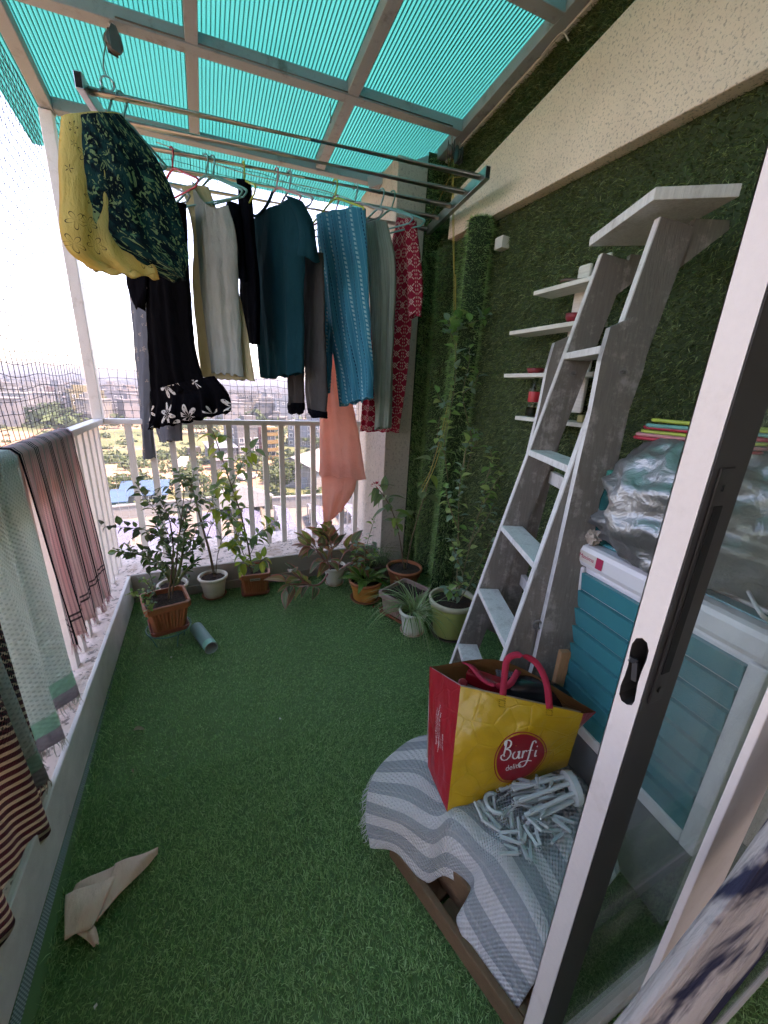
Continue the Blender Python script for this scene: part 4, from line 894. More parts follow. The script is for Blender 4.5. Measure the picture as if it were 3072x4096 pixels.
garment('shirt', 'greyish sage sleeveless top with a scooped neck', 'shirt', g, [('body', 'sage', g, dict(thick=.022, folds=(3.5, .005), seed=16, sag=.05, off=.018))])
hanger('teal hanger of the sage top', (0.1227,2.167), 52, 'teal')
g = {'a':(0.2483,2.1484),'phi':84,'L':[(-0.0622,2.1197),(-0.0675,2.0371),(-0.1201,1.904),(-0.1148,1.7056),(-0.1531,1.4591)],'R':[(0.0298,2.0946),(0.0807,1.9742),(0.112,1.8108),(0.1144,1.629),(0.0981,1.4329)],'L2':[(-0.1063,2.0491),(-0.1815,1.9584),(-0.2172,1.8884),(-0.1643,1.8362)],'R2':[(0.0288,1.99),(0.0598,1.8942),(0.0779,1.7829),(0.1007,1.6871)]}
garment('t_shirt', 'black t-shirt seen edge-on between the sage top and the teal shirt', 't-shirt', g, [('body', 'navy', g, dict(thick=.028, folds=(2, .008), seed=18)), ('sleeve', 'navy', g, dict(Lk='L2', Rk='R2', thick=.03, folds=(1, .006), nv=16, seed=19, off=.04))])
hanger('lime hanger of the edge-on black t-shirt', (0.2483,2.1484), 84, 'lime')
g = {'a':(0.3867,2.1278),'phi':70,'L':[(-0.205,2.03),(-0.2465,2.008),(-0.2588,1.8609),(-0.2604,1.6693),(-0.241,1.4652),(-0.2229,1.2827)],'R':[(0.1577,2.0152),(0.2222,1.8998),(0.2083,1.7818),(0.1925,1.6198),(0.1912,1.4455),(0.1913,1.3108)],'L2':[(0.1248,2.0234),(0.1877,1.9411),(0.2071,1.869),(0.209,1.808)],'R2':[(0.1827,2.0056),(0.2639,1.9074),(0.3032,1.8164),(0.3026,1.7521)],'C':[(-0.2093,2.0348),(-0.1499,2.0175),(-0.0861,2.0252),(-0.0328,2.0451),(0.0024,2.0716)]}
t = garment('t_shirt', 'dark teal t-shirt with a wide round neck in the middle of the rack', 't-shirt', g, [('body', 'teal', g, dict(thick=.03, folds=(2.5, .012), seed=21)), ('sleeve', 'teal', g, dict(Lk='L2', Rk='R2', thick=.035, folds=(1, .006), nv=16, seed=22, off=.01))])
o_, e_, n_ = plane(g['a'], g['phi']); MB().tube(spline([tuple(o_+e_*s+n_*.026+Vector((0, 0, z))) for s, z in g['C']], 24), .0065, 8).build('collar', MC['teal'], t, smooth=True)
hanger('pink hanger of the dark teal t-shirt', (0.3848,2.1281), 70, 'pink')
g = {'a':(0.4402,2.1199),'phi':72,'L':[(-0.131,1.8469),(-0.1613,1.578),(-0.1699,1.3271),(-0.1562,1.1528)],'R':[(0.0471,1.8153),(0.0364,1.5609),(0.0173,1.3265),(0.0006,1.1614)],'L2':[(0.0486,1.8524),(0.0364,1.5609),(0.0435,1.2932),(0.0654,1.1418)],'R2':[(0.1981,1.8239),(0.2213,1.5449),(0.2308,1.2948),(0.2295,1.1303)],'L3':[(-0.1612,1.1575),(-0.1599,1.1)],'R3':[(0.0056,1.1663),(-0.0015,1.1139)],'L4':[(0.0609,1.1462),(0.0645,1.1162)],'R4':[(0.2336,1.135),(0.2293,1.0995)]}
garment('trousers', 'charcoal trousers with black cuffs behind the teal t-shirt', 'trousers', g, [('trouser_leg', 'charcoal', g, dict(thick=.022, folds=(1.5, .008), seed=24, off=-.055)), ('trouser_leg', 'charcoal', g, dict(Lk='L2', Rk='R2', thick=.022, folds=(1.5, .008), seed=25, off=-.045)), ('cuff', 'navy', g, dict(Lk='L3', Rk='R3', thick=.026, folds=(1, .003), nv=4, seed=26, off=-.055)), ('cuff', 'navy', g, dict(Lk='L4', Rk='R4', thick=.026, folds=(1, .003), nv=4, seed=27, off=-.045))])
hanger('grey hanger of the charcoal trousers', (0.4402,2.1199), 72, 'grey')
g = {'a':(0.6409,2.09),'phi':66,'L':[(-0.1293,2.0508),(-0.116,1.9064),(-0.0729,1.7156),(-0.0212,1.5183),(0.0388,1.3384),(0.0708,1.1632)],'R':[(0.1989,2.0175),(0.2343,1.8124),(0.2602,1.583),(0.2794,1.381),(0.2972,1.2158)],'L2':[(-0.1295,2.0276),(-0.1354,1.786),(-0.134,1.524),(-0.1286,1.2261)],'R2':[(0.0451,1.9555),(-0.0023,1.7689),(-0.0506,1.5198),(-0.0966,1.2273)],'L3':[(-0.2992,1.3371),(-0.3249,1.2346),(-0.3365,1.1659)],'R3':[(-0.1836,1.3857),(-0.2023,1.2635),(-0.2208,1.182)]}
garment('trousers', 'bright blue striped trousers with a gathered waist', 'trousers', g, [('trouser_leg', 'blue', g, dict(thick=.03, folds=(3.2, .014), seed=29, t0=.6, nu=34)), ('trouser_leg', 'blue', g, dict(Lk='L2', Rk='R2', thick=.02, folds=(2, .008), seed=30, off=-.045))])
hanger('lime hanger of the blue striped trousers', (0.6449,2.0894), 66, 'lime')
hanger('grey hanger on the right of the blue striped trousers', (0.7408,2.0752), 70, 'grey')
g = {'a':(0.7286,2.2316),'phi':40,'L':[(-0.0904,1.7232),(-0.1014,1.5385),(-0.1245,1.3177),(-0.1314,1.0559),(-0.1389,0.7336)],'R':[(-0.0579,1.7229),(-0.0236,1.5393),(0.0352,1.3233),(0.1031,1.0712),(0.1714,0.7311)],'L2':[(-0.1355,0.8039),(-0.13,0.5971),(-0.1111,0.3942)],'R2':[(0.1154,0.8275),(0.0901,0.6525),(0.0065,0.504)],'T':[(-0.1014,2.0863),(-0.0907,1.8986),(-0.0876,1.678)],'T2':[(-0.0116,2.0816),(-0.0274,1.8966),(-0.0521,1.6777)]}
garment('trousers', 'long peach coloured satin trousers hanging lowest of all', 'trousers', g, [('trouser_leg', 'peach', g, dict(thick=.03, folds=(2, .016), seed=32)), ('trouser_leg', 'peach', g, dict(Lk='L2', Rk='R2', thick=.022, folds=(1.6, .016), nv=20, seed=33, off=-.03)), ('waist', 'peach', g, dict(Lk='T', Rk='T2', thick=.02, folds=(2, .006), nv=14, seed=34))])
hanger('pink hanger of the peach trousers on the fourth rod', (0.694,2.2368), 40, 'pink')
g = {'a':(0.812,2.0646),'phi':62,'L':[(-0.0365,2.0402),(0.0009,1.8691),(0.0349,1.595),(0.0638,1.3255),(0.0941,1.0481)],'R':[(0.1144,2.0018),(0.1628,1.8471),(0.1834,1.6678),(0.1877,1.3939),(0.1851,1.0663)]}
garment('trousers', 'pale sage pinstriped trousers left of the red kurta', 'trousers', g, [('trouser_leg', 'sagest', g, dict(thick=.032, folds=(3, .012), seed=36, t0=.6))])
hanger('teal hanger of the pale sage trousers', (0.8664,2.0565), 62, 'blue')
g = {'a':(0.9258,2.0477),'phi':60,'L':[(-0.0059,2.0779),(-0.0672,1.85),(-0.1482,1.5923),(-0.1839,1.3026),(-0.1988,1.0123)],'R':[(0.0994,2.0368),(0.1133,1.7888),(0.1183,1.5792),(0.1077,1.3327),(0.0737,1.0279)],'L2':[(0.0669,2.0461),(0.0962,1.871),(0.1142,1.7066),(0.1241,1.6132)],'R2':[(0.131,2.0313),(0.1738,1.8611),(0.1948,1.7403),(0.1976,1.6173)]}
garment('kurta', 'red kurta with white block print at the right end of the washing', 'kurta', g, [('body', 'red', g, dict(thick=.024, folds=(2.5, .012), seed=38, off=-.05)), ('sleeve', 'red', g, dict(Lk='L2', Rk='R2', thick=.024, folds=(1, .006), nv=20, seed=39, off=-.01))])
hanger('teal hanger of the red kurta', (0.9208,2.0484), 60, 'teal')

# ---- towels on the left railing
def drape(name, label, y0, y1, zb0, zb1, cols, folds, amp, seed, cat='towel', x0=-.505, fringe=None, zo=.86, m=None):
    """cloth over the left rail: from y0 (near) to y1 (far), inner hem heights zb0..zb1"""
    rr = random.Random(seed); ph = [rr.uniform(0, 6) for _ in range(6)]; nu, nv = 60, 44; rows, uvs = [], []
    for i in range(nv):
        t = i/(nv-1); row, uv = [], []
        for k in range(nu+1):
            u = k/nu; y = lerp(y0, y1, u); zb = lerp(zb0, zb1, u)
            if t < .14: f = t/.14; x, z = -.572, lerp(zo, 1.026, f)
            elif t < .2: f = (t-.14)/.06; x, z = lerp(-.572, x0, f), 1.034+.004*math.sin(math.pi*f)
            else: f = (t-.2)/.8; x, z = x0+.012*f, lerp(1.028, zb, f)
            g = max(0, (t-.2)/.8); w = amp*g**.7*(math.sin(2*math.pi*folds*u+ph[0]+.7*math.sin(3*g+ph[1]))+.5*math.sin(2*math.pi*folds*2.1*u+ph[2]))
            sq = 1-.10*g*math.sin(math.pi*u)
            row.append((x+max(-.012, w+amp*.6*g), y+.012*g*math.sin(6*u+ph[3]), z+.004*math.sin(9*u+ph[4])*g)); uv.append((u*abs(y1-y0), z if t > .2 else 2.1-z))
        rows.append(row); uvs.append(uv)
    t = thing(name, label, cat, (x0, (y0+y1)/2, 1.03)); mb = MB(); mb.grid(rows, uvs); o = mb.build('cloth', m, t, smooth=True)
    s = o.modifiers.new('solid', 'SOLIDIFY'); s.thickness = .004; s.offset = 0
    if fringe:
        mb = MB()
        for k in range(0, 110):
            u = k/109; i = u*nu; a = Vector(rows[-1][int(i)]).lerp(Vector(rows[-1][min(nu, int(i)+1)]), i-int(i)); l = rr.uniform(.02, .045); q = Vector((rr.uniform(-.008, .012), rr.uniform(-.012, .012), -l))
            mb.tube([a, a+q*.5+Vector((rr.uniform(-.004, .004), rr.uniform(-.004, .004), 0)), a+q], [.0013, .0011, .0006], 4, caps=False)
        f = mb.build('fringe', fringe, t); f['kind'] = 'stuff'
    return t
def m_towel(name, fn, waffle=160, hstr=.5, transl=.6):
    g = G(name); uv = g.coord('UV'); x, y, z = g.xyz(uv); c = fn(g, x, y, uv)
    h = g.m('SINE', x*waffle*6.28/2)*g.m('SINE', y*waffle*6.28/2); return g.finish(c, .95, bump=h, bstr=hstr, bdist=.003, transl=transl, tcol=c, sheen=.2, spec=.15)
def c_mint(g, x, y, uv):
    b = g.mix(g.noise(60, uv, 3), (.60, .70, .67), (.78, .84, .80)); dk = (g.m('SINE', x*420.0)*g.m('SINE', y*420.0)) > .45; b = g.mix(dk*.45, b, (.26, .36, .34))
    b = g.mix((y < .345)*(y > .295), b, (.40, .64, .54)); return g.mix(y < .295, b, (.48, .44, .47))
def c_pink(g, x, y, uv):
    n = g.noise(6, g.vec(x*14.0, y*.4, 0), 3, .7); b = g.mix(g.smooth(n, .35, .65), (.84, .72, .69), (.86, .60, .61)); b = g.mix((g.m('FRACT', x*105.0) < .35)*.55, b, (.40, .28, .30))
    big = g.m('FRACT', x*7.7+.12); b = g.mix((big < .30)*(g.m('FRACT', x*70.0) < .5), b, (.012, .014, .024)); b = g.mix((big > .62)*(big < .70)*.8, b, (.40, .50, .47))
    bar = g.m('MAXIMUM', (y > .405)*(y < .413), (y > .425)*(y < .433)); return g.mix(bar*.85, b, (.03, .03, .045))
def c_maroon(g, x, y, uv):
    s = g.m('FRACT', (x*.55+y)*44.0); b = g.mix(s < .42, (.16, .045, .06), (.74, .62, .46)); up = g.smooth(y, .42, .52); d = (g.m('SINE', x*520.0)*g.m('SINE', y*430.0)) > .1
    return g.mix(up*d, b, (.015, .012, .02))
M_fr_mint = flat('fringe_cream', (.55, .52, .44), .95); M_fr_pink = flat('fringe_pink', (.55, .30, .32), .95)
drape('towel', 'pink and grey striped thin towel over the left railing', 1.47, 2.03, .36, .27, None, 4.5, .014, 3, fringe=M_fr_pink, m=m_towel('towel_pink_stripe', c_pink, 240, .3))
drape('towel', 'mint waffle weave towel nearer the camera on the left railing', .95, 1.445, .245, .255, None, 3.0, .020, 6, x0=-.50, fringe=M_fr_mint, m=m_towel('towel_mint', c_mint, 130, .7))
drape('towel', 'maroon and cream striped towel at the lower left edge', .52, 1.10, .175, .118, None, 2.5, .016, 9, x0=-.492, m=m_towel('towel_maroon', c_maroon, 200, .4))


# ================================================================ POTS AND PLANTS
def m_pot(name, col, stain=(.18, .10, .05), amt=.35, rough=.5):
    g = G(name); n = g.noise(14, detail=6, rough=.65); x, y, z = g.xyz(g.coord()); low = g.smooth(z, .05, .0)
    c = g.mix(g.smooth(n, .5, .75)*amt, col, stain); c = g.mix(low*g.smooth(n, .35, .6)*.8, c, stain); c = g.mix(g.noise(90, detail=2)*.15, c, tuple(q*.5 for q in col)); return g.finish(c, rough, bump=n, bstr=.1)
M_terra = m_pot('terracotta_plastic', (.43, .135, .06)); M_terra_d = m_pot('terracotta_dark', (.30, .075, .04)); M_creampot = m_pot('cream_plastic', (.66, .60, .48), (.42, .20, .07), .4)
M_whitepot = m_pot('white_plastic', (.62, .62, .55), (.36, .18, .07), .3); M_orange = m_pot('orange_plastic', (.50, .20, .04), (.30, .10, .03), .3); M_greenpot = m_pot('green_plastic', (.33, .38, .12), (.30, .28, .16), .35); M_brownpot = m_pot('pinkish_plastic', (.34, .22, .19), (.16, .10, .08), .4)
M_darkpot = m_pot('dark_planter', (.10, .075, .06)); M_potrim = m_pot('green_pot_rim', (.46, .45, .32), (.40, .34, .24), .4)
def m_soil():
    g = G('potting_soil'); n = g.noise(120, detail=6, rough=.7); return g.finish(g.mix(g.smooth(n, .3, .75), (.018, .011, .008), (.10, .062, .042)), .95, bump=n, bstr=1.0, bdist=.012)
M_soil = m_soil()
def soil_mesh(mb, r, z, n=28, sq=False):
    rows = []
    for i in range(7):
        q = r*(i/6)**.9+.0005; row = []
        for k in range(n):
            a = 2*math.pi*k/n; m = 1.0
            if sq: m = 1/max(abs(math.cos(a)), abs(math.sin(a)))
            row.append((q*m*math.cos(a), q*m*math.sin(a), z+random.uniform(-.004, .005)+(.006*(1-i/6))))
        rows.append(row)
    return mb.grid(rows, closed=True)
def round_pot(name, label, x, y, rim, base, h, mat, z0=.012, ribs=0, lip=.012, saucer=None, band=True, lipmat=None, soil=.02):
    t = thing(name, label, 'plant pot', (x, y, 0), world=False, group='potted plants on the balcony')
    mb = MB(); tt = .004; H = z0+h
    prof = [(0, z0), (base, z0), (base+.002, z0+.004)]+[(lerp(base, rim-.004, f), z0+h*f) for f in (.15, .3, .45, .6, .75, .84)]+[(rim-.003, H-lip-.006)]
    mb.lathe(prof, 96 if ribs else 48, flute=ribs, fl=.0042 if ribs else 0, f0=2, f1=len(prof)-1); 
    if band and not ribs: mb.lathe([(lerp(base, rim, .62)+.001, z0+h*.66), (lerp(base, rim, .62)+.005, z0+h*.69), (lerp(base, rim, .7)+.001, z0+h*.72)], 48)
    mb.lathe([(rim-tt*1.6, H-soil-.03), (rim-tt*1.6, H-.002)], 48)
    body = mb.build('pot_body', mat, t, smooth=True)
    mb = MB(); mb.lathe([(rim-.005, H-lip-.008), (rim+.006, H-lip-.004), (rim+.0085, H-lip*.5), (rim+.006, H), (rim-.002, H+.002), (rim-tt*1.6, H-.002), (rim-tt*1.7, H-lip)], 48); mb.build('rim', lipmat or mat, t, smooth=True)
    mb = MB(); soil_mesh(mb, rim-tt*1.7, H-soil); mb.build('soil', M_soil, t, smooth=True)
    if saucer:
        mb = MB(); s = base*1.22; mb.lathe([(0, .001), (s-.012, .001), (s, .010), (s+.004, .016), (s+.001, .017), (s-.008, .008), (0, .006)], 40); mb.build('saucer', saucer, t, smooth=True)
    return t, H-soil
def square_pot(name, label, x, y, rim, base, h, mat, z0, rot, tray=True, ribs=9, asp=1.0):
    t = thing(name, label, 'plant pot', (x, y, 0), R(rot), world=False, group='potted plants on the balcony')
    H = z0+h
    def ring(half, z, n=18, flu=0.0, rad=.014):
        pts = []
        for s in range(4):
            a = s*math.pi/2; c, sn = math.cos(a), math.sin(a)
            hx, hy = (half*asp, half) if s % 2 == 0 else (half, half*asp)
            L = hy-rad; D = hx
            for k in range(n):
                f = -1+2*(k+.5)/n; d = D+(flu*(.5-.5*math.cos(2*math.pi*ribs*(k+.5)/n)) if abs(f) < .86 else 0)
                px, py = d, f*L; pts.append((px*c-py*sn, px*sn+py*c, z))
        return pts
    n = ribs*6
    mb = MB(); mb.grid([ring(base, z0, n), ring(base+.001, z0+.003, n), ring(lerp(base, rim, .12), z0+h*.12, n, -.0055), ring(lerp(base, rim, .68), z0+h*.72, n, -.006), ring(lerp(base, rim, .74), z0+h*.78, n)], closed=True); mb.add(ring(base, z0, n), [tuple(range(4*n))])
    mb.grid([ring(rim-.008, H-.035, n), ring(rim-.006, H, n)], closed=True); mb.build('pot_body', mat, t, smooth=False)
    mb = MB(); mb.grid([ring(lerp(base, rim, .74), z0+h*.78, n), ring(rim+.004, z0+h*.79, n), ring(rim+.006, H-.004, n), ring(rim+.004, H, n), ring(rim-.006, H+.001, n), ring(rim-.0075, H-.02, n)], closed=True); mb.build('rim', mat, t)
    mb = MB(); soil_mesh(mb, rim-.009, H-.022, 40, sq=True); o = mb.build('soil', M_soil, t, smooth=True); o.scale = (asp, 1, 1)
    if tray:
        mb = MB(); s = base*1.17; mb.grid([ring(s-.01, z0-.012, n), ring(s, z0-.010, n), ring(s+.004, z0+.010, n), ring(s+.001, z0+.011, n), ring(s-.004, z0-.006, n)], closed=True); mb.add(ring(s-.006, z0-.006, n), [tuple(range(4*n))]); mb.build('tray', M_terra_d, t)
    return t, H-.022
# ---- leaves
def m_leaf(name, a, b, edge=None, vein=.25, transl=.5, rough=.38):
    g = G(name); r = g.objrand(); x, y, z = g.xyz(g.coord('UV')); c = g.mix(r, a, b); n = g.noise(5, g.coord('UV'), 4)
    c = g.mix(n*.4, c, tuple(q*.6 for q in a)); mid = g.smooth(g.m('ABSOLUTE', x-.5), .035, .0); c = g.mix(mid*vein, c, tuple(min(1, q*2.2+.05) for q in b))
    if edge: e = g.smooth(g.m('ABSOLUTE', x-.5)+n*.25, .42, .62); c = g.mix(e, c, edge)
    return g.finish(c, rough, bump=g.m('SINE', y*60.0+g.m('ABSOLUTE', x-.5)*40.0), bstr=.12, bdist=.004, transl=transl, tcol=c, spec=.4)
def leaf_mesh(name, mat, w=.42, bend=.25, fold=.18, wave=.0, tip=1.0, n=5, seed=0, pet=.12):
    """unit leaf along +Y, face up +Z: two folded halves with a curved midrib"""
    rr = random.Random(seed); mb = MB(); rows, uvs = [], []
    for i in range(n+1):
        t = i/n; ww = w/2*math.sin(math.pi*min(1, (t**.8)*.985+.012))**.85; zc = -bend*t*t; yc = pet+t*(1-pet)*(1-bend*.25*t); fz = fold*ww*2
        wz = wave*math.sin(t*9+rr.uniform(0, 6))
        rows.append([(-ww, yc, zc+fz+wz), (-ww*.5, yc, zc+fz*.42), (0, yc, zc), (ww*.5, yc, zc+fz*.42), (ww, yc, zc+fz-wz)]); uvs.append([(0, t), (.25, t), (.5, t), (.75, t), (1, t)])
    mb.grid(rows, uvs); mb.tube([(0, 0, .0), (0, pet, 0)], .008, 4, caps=False); return mesh_only(mb, name, mat, smooth=True)
def place_leaf(parent, mesh, p, d, size, up=(0, 0, 1), roll=0.0):
    d = Vector(d).normalized(); x = d.cross(Vector(up)); x = x.normalized() if x.length > 1e-4 else Vector((1, 0, 0)); z = x.cross(d)
    M = Matrix(((x.x, d.x, z.x, p[0]), (x.y, d.y, z.y, p[1]), (x.z, d.z, z.z, p[2]), (0, 0, 0, 1))) @ Matrix.Rotation(roll, 4, 'Y') @ Matrix.Scale(size, 4)
    return inst(mesh, 'leaf', parent, M)
def stem(parent, pts, r0, r1, mat, n=18):
    P = spline(pts, n) if len(pts) > 2 else [tuple(pts[0]), tuple(pts[1])]; m = len(P)
    MB().tube(P, [lerp(r0, r1, i/(m-1)) for i in range(m)], 6).build('stem', mat, parent, smooth=True); return P
def leafy(parent, P, n, meshes, size, t0=.2, t1=1.0, up=.35, spread=1.0, droop=0.0, jit=.35, pair=False, pet=0.0):
    k = 0; ang = random.uniform(0, 6)
    while k < n:
        t = lerp(t0, t1, (k+.5)/n+random.uniform(-.3, .3)/n); t = min(max(t, 0), .999); i = int(t*(len(P)-1)); a = Vector(P[i]); b = Vector(P[min(i+1, len(P)-1)]); p = a.lerp(b, t*(len(P)-1)-i); d = (b-a).normalized() if (b-a).length > 0 else Vector((0, 0, 1))
        x, y, _ = frame(d)
        for s in ((0, math.pi) if pair else (0,)):
            A = ang+s; rad = x*math.cos(A)+y*math.sin(A)
            q = (rad*spread+d*up+Vector((0, 0, -droop))+Vector((random.gauss(0, jit), random.gauss(0, jit), random.gauss(0, jit)))).normalized()
            place_leaf(parent, random.choice(meshes), p+q*pet, q, size*random.uniform(.65, 1.25), roll=random.gauss(0, .4)); k += 1
        ang += 2.4+random.uniform(-.3, .3)
M_bark2 = flat('twig_bark', (.17, .12, .075), .85, bump=.4, bscale=200); M_gstem = flat('green_stem', (.12, .16, .05), .6); M_pstem = flat('pink_stem', (.42, .19, .17), .5); M_vstem = flat('vine_stem', (.20, .17, .09), .8)
ML_small = [m_leaf('leaf_small_a', (0.068, 0.150, 0.045), (0.165, 0.255, 0.083)), m_leaf('leaf_small_b', (0.060, 0.105, 0.053), (0.210, 0.255, 0.120))]
ML_chili = [m_leaf('leaf_chili_a', (0.135, 0.270, 0.034), (0.297, 0.459, 0.068)), m_leaf('leaf_chili_b', (0.270, 0.351, 0.041), (0.459, 0.486, 0.081)), m_leaf('leaf_chili_c', (0.121, 0.203, 0.081), (0.203, 0.324, 0.135))]
ML_zz = m_leaf('leaf_zz', (.025, .085, .018), (.07, .18, .035), rough=.22, transl=.2); ML_agla = [m_leaf('leaf_aglaonema_a', (.14, .17, .04), (.34, .36, .09), (.60, .20, .16), .6), m_leaf('leaf_aglaonema_b', (.10, .14, .075), (.20, .24, .12), (.55, .20, .17), .6), m_leaf('leaf_aglaonema_c', (.28, .15, .09), (.46, .30, .12), (.60, .14, .12), .6)]
ML_lily = [m_leaf('leaf_lily_a', (0.081, 0.230, 0.041), (0.216, 0.432, 0.095)), m_leaf('leaf_lily_b', (0.121, 0.243, 0.068), (0.324, 0.486, 0.162))]; ML_ixora = [m_leaf('leaf_ixora_a', (0.126, 0.238, 0.049), (0.280, 0.392, 0.084)), m_leaf('leaf_ixora_b', (0.140, 0.224, 0.098), (0.224, 0.336, 0.154))]
ML_vine = [m_leaf('leaf_vine_a', (0.117, 0.304, 0.082), (0.304, 0.562, 0.164)), m_leaf('leaf_vine_b', (0.234, 0.398, 0.117), (0.468, 0.600, 0.211)), m_leaf('leaf_vine_c', (0.164, 0.304, 0.211), (0.304, 0.468, 0.328))]
LS = [leaf_mesh('leaf', m, .55, .3, .2, seed=k, n=3) for k, m in enumerate(ML_small)]; LC = [leaf_mesh('leaf', m, .46, .35, .2, .02, seed=k) for k, m in enumerate(ML_chili)]
LZ = [leaf_mesh('leaf', ML_zz, .42, .12, .25)]; LA = [leaf_mesh('leaf', m, .40, b, .16, .012, seed=k, n=7, pet=.22) for k, m in enumerate(ML_agla) for b in (.15, .5)]
LL = [leaf_mesh('leaf', m, .28, b, .2, .01, seed=k, n=6) for k, m in enumerate(ML_lily) for b in (.3, .7)]; LI = [leaf_mesh('leaf', m, .34, .45, .15, .01, seed=k, n=6) for k, m in enumerate(ML_ixora)]; LV = [leaf_mesh('leaf', m, .58, .25, .2, seed=k, n=4) for k, m in enumerate(ML_vine)]

def plant(name, label, p): return thing(name, label, 'plant', p, group='plants in the balcony pots')
# 1 bushy plant in the square pot on the wire stand
SP = (-.243, 1.925); t, z = square_pot('square_pot', 'terracotta square ribbed pot on a wire stand, front left', SP[0], SP[1], .093, .068, .145, M_terra, .105, 12)
st = thing('plant_stand', 'green wire plant stand under the terracotta square pot', 'plant stand', (SP[0], SP[1], 0), world=False); M_wire = flat('green_wire', (.05, .22, .18), .4)
MB().tube([(math.cos(a)*.098, math.sin(a)*.098, .088) for a in [k*2*math.pi/32 for k in range(32)]], .0032, 6, closed=True).build('ring', M_wire, st, smooth=True)
for k in range(4):
    a = k*math.pi/2+.5; MB().tube(spline([(math.cos(a)*.098, math.sin(a)*.098, .09), (math.cos(a)*.08, math.sin(a)*.08, .05), (math.cos(a)*.065, math.sin(a)*.065, .002)], 8), .003, 6).build('leg', M_wire, st, smooth=True)
for a, b in ((0, 2), (1, 3)):
    A, B = [(math.cos(k*math.pi/2+.5)*.097, math.sin(k*math.pi/2+.5)*.097, .088) for k in (a, b)]; MB().tube([A, B], .0025, 6).build('cross_wire', M_wire, st)
pl = plant('bushy_plant', 'bushy small-leaved plant in the terracotta pot on the stand', (SP[0], SP[1], z))
base = (SP[0]+.01, SP[1], z-.01)
tr = stem(pl, [base]+[(-0.1966,1.93,0.4002),(-0.1818,1.93,0.5056),(-0.1821,1.94,0.6175)], .0052, .003, M_bark2); tr2 = stem(pl, [(base[0]+.012, base[1]+.01, base[2])]+[(-0.1843,1.95,0.3769),(-0.1653,1.96,0.4915),(-0.1366,1.97,0.6261),(-0.1123,1.98,0.7581)], .0045, .002, M_bark2)
for pts, n in (([(-0.1932,1.93,0.507),(-0.2493,1.88,0.6007),(-0.3275,1.85,0.6413),(-0.4263,1.83,0.6667)], 17), ([(-0.1858,1.93,0.5411),(-0.2242,1.9,0.6788),(-0.2668,1.9,0.7671),(-0.2929,1.92,0.8257)], 20), ([(-0.1821,1.94,0.6175),(-0.2058,1.95,0.717),(-0.2383,1.97,0.7684)], 14), ([(-0.1566,1.96,0.5381),(-0.1194,1.98,0.6446),(-0.0818,1.99,0.7309),(-0.0859,2.0,0.8367)], 18), ([(-0.1366,1.97,0.6261),(-0.1513,1.98,0.7158),(-0.1714,2.0,0.79)], 14), ([(-0.1134,1.98,0.7469),(-0.1201,1.99,0.8007),(-0.1293,2.0,0.8473)], 12), ([(-0.1866,1.93,0.4589),(-0.258,1.87,0.5168),(-0.3237,1.84,0.527),(-0.3649,1.82,0.5516)], 22), ([(-0.1823,1.94,0.43),(-0.1127,1.9,0.485),(-0.0669,1.88,0.5107),(-0.0482,1.88,0.5436)], 14), ([(-0.1644,1.95,0.4954),(-0.217,1.92,0.56),(-0.2697,1.9,0.5958)], 16), ([(-0.1612,1.95,0.5658),(-0.0743,1.93,0.5868),(-0.0245,1.92,0.6317)], 13), ([(-0.1921,1.93,0.3874),(-0.2272,1.86,0.4599),(-0.2809,1.83,0.47)], 14), ([(-0.1558,1.96,0.5849),(-0.1913,1.93,0.6665),(-0.2128,1.92,0.7152)], 14), ([(-0.1388,1.97,0.6031),(-0.0749,1.96,0.6929),(-0.0394,1.96,0.7359)], 12), ([(-0.1763,1.94,0.489),(-0.1249,1.86,0.549),(-0.0833,1.82,0.5817)], 12)):
    leafy(pl, stem(pl, pts, .0022, .0009, M_bark2, 14), int(n*1.35), LS, .046, t0=.1, spread=.9, up=.5)
pl = plant('trailing_herb', 'pale green trailing herb spilling over the left of the square pot', (SP[0]-.05, SP[1], z))
for pts in ([(-0.2769,1.89,0.288),(-0.3018,1.87,0.3745),(-0.3251,1.86,0.395)], [(-0.2845,1.88,0.2948),(-0.3303,1.85,0.343),(-0.3723,1.83,0.3384)], [(-0.2712,1.88,0.2801),(-0.2778,1.88,0.3535),(-0.2885,1.9,0.4047)], [(-0.2834,1.86,0.2885),(-0.3097,1.82,0.3085),(-0.3323,1.8,0.3354)], [(-0.2674,1.86,0.266),(-0.2949,1.82,0.282),(-0.3041,1.8,0.2481)]):
    leafy(pl, stem(pl, pts, .0018, .0008, M_gstem, 10), 15, LV, .026, t0=.1)
# 2 glossy plant behind it
t, z = round_pot('round_pot', 'cream ribbed pot half hidden behind the square pot', -.243, 2.29, .074, .052, .128, M_creampot, ribs=44)
pl = plant('zz_plant', 'glossy thick-stemmed plant behind the bushy one at the left', (-.243, 2.29, z))
for pts, n in (([(-0.2397,2.29,0.1348),(-0.2735,2.25,0.2662),(-0.348,2.2,0.3671),(-0.4636,2.16,0.4252)], 22), ([(-0.2351,2.29,0.134),(-0.2299,2.3,0.2798),(-0.2644,2.3,0.424),(-0.2972,2.31,0.5314)], 22), ([(-0.2258,2.29,0.1324),(-0.1823,2.28,0.2816),(-0.155,2.28,0.4187),(-0.1317,2.28,0.5657)], 26), ([(-0.2264,2.29,0.1265),(-0.1767,2.22,0.2224),(-0.133,2.18,0.2848),(-0.1024,2.16,0.3168)], 18), ([(-0.2443,2.29,0.1356),(-0.2639,2.2,0.26),(-0.2926,2.12,0.3284)], 12)):
    leafy(pl, stem(pl, pts, .010, .003, M_gstem, 16), n, LZ, .064, t0=.25, up=.7, spread=.8, pair=True, jit=.12)
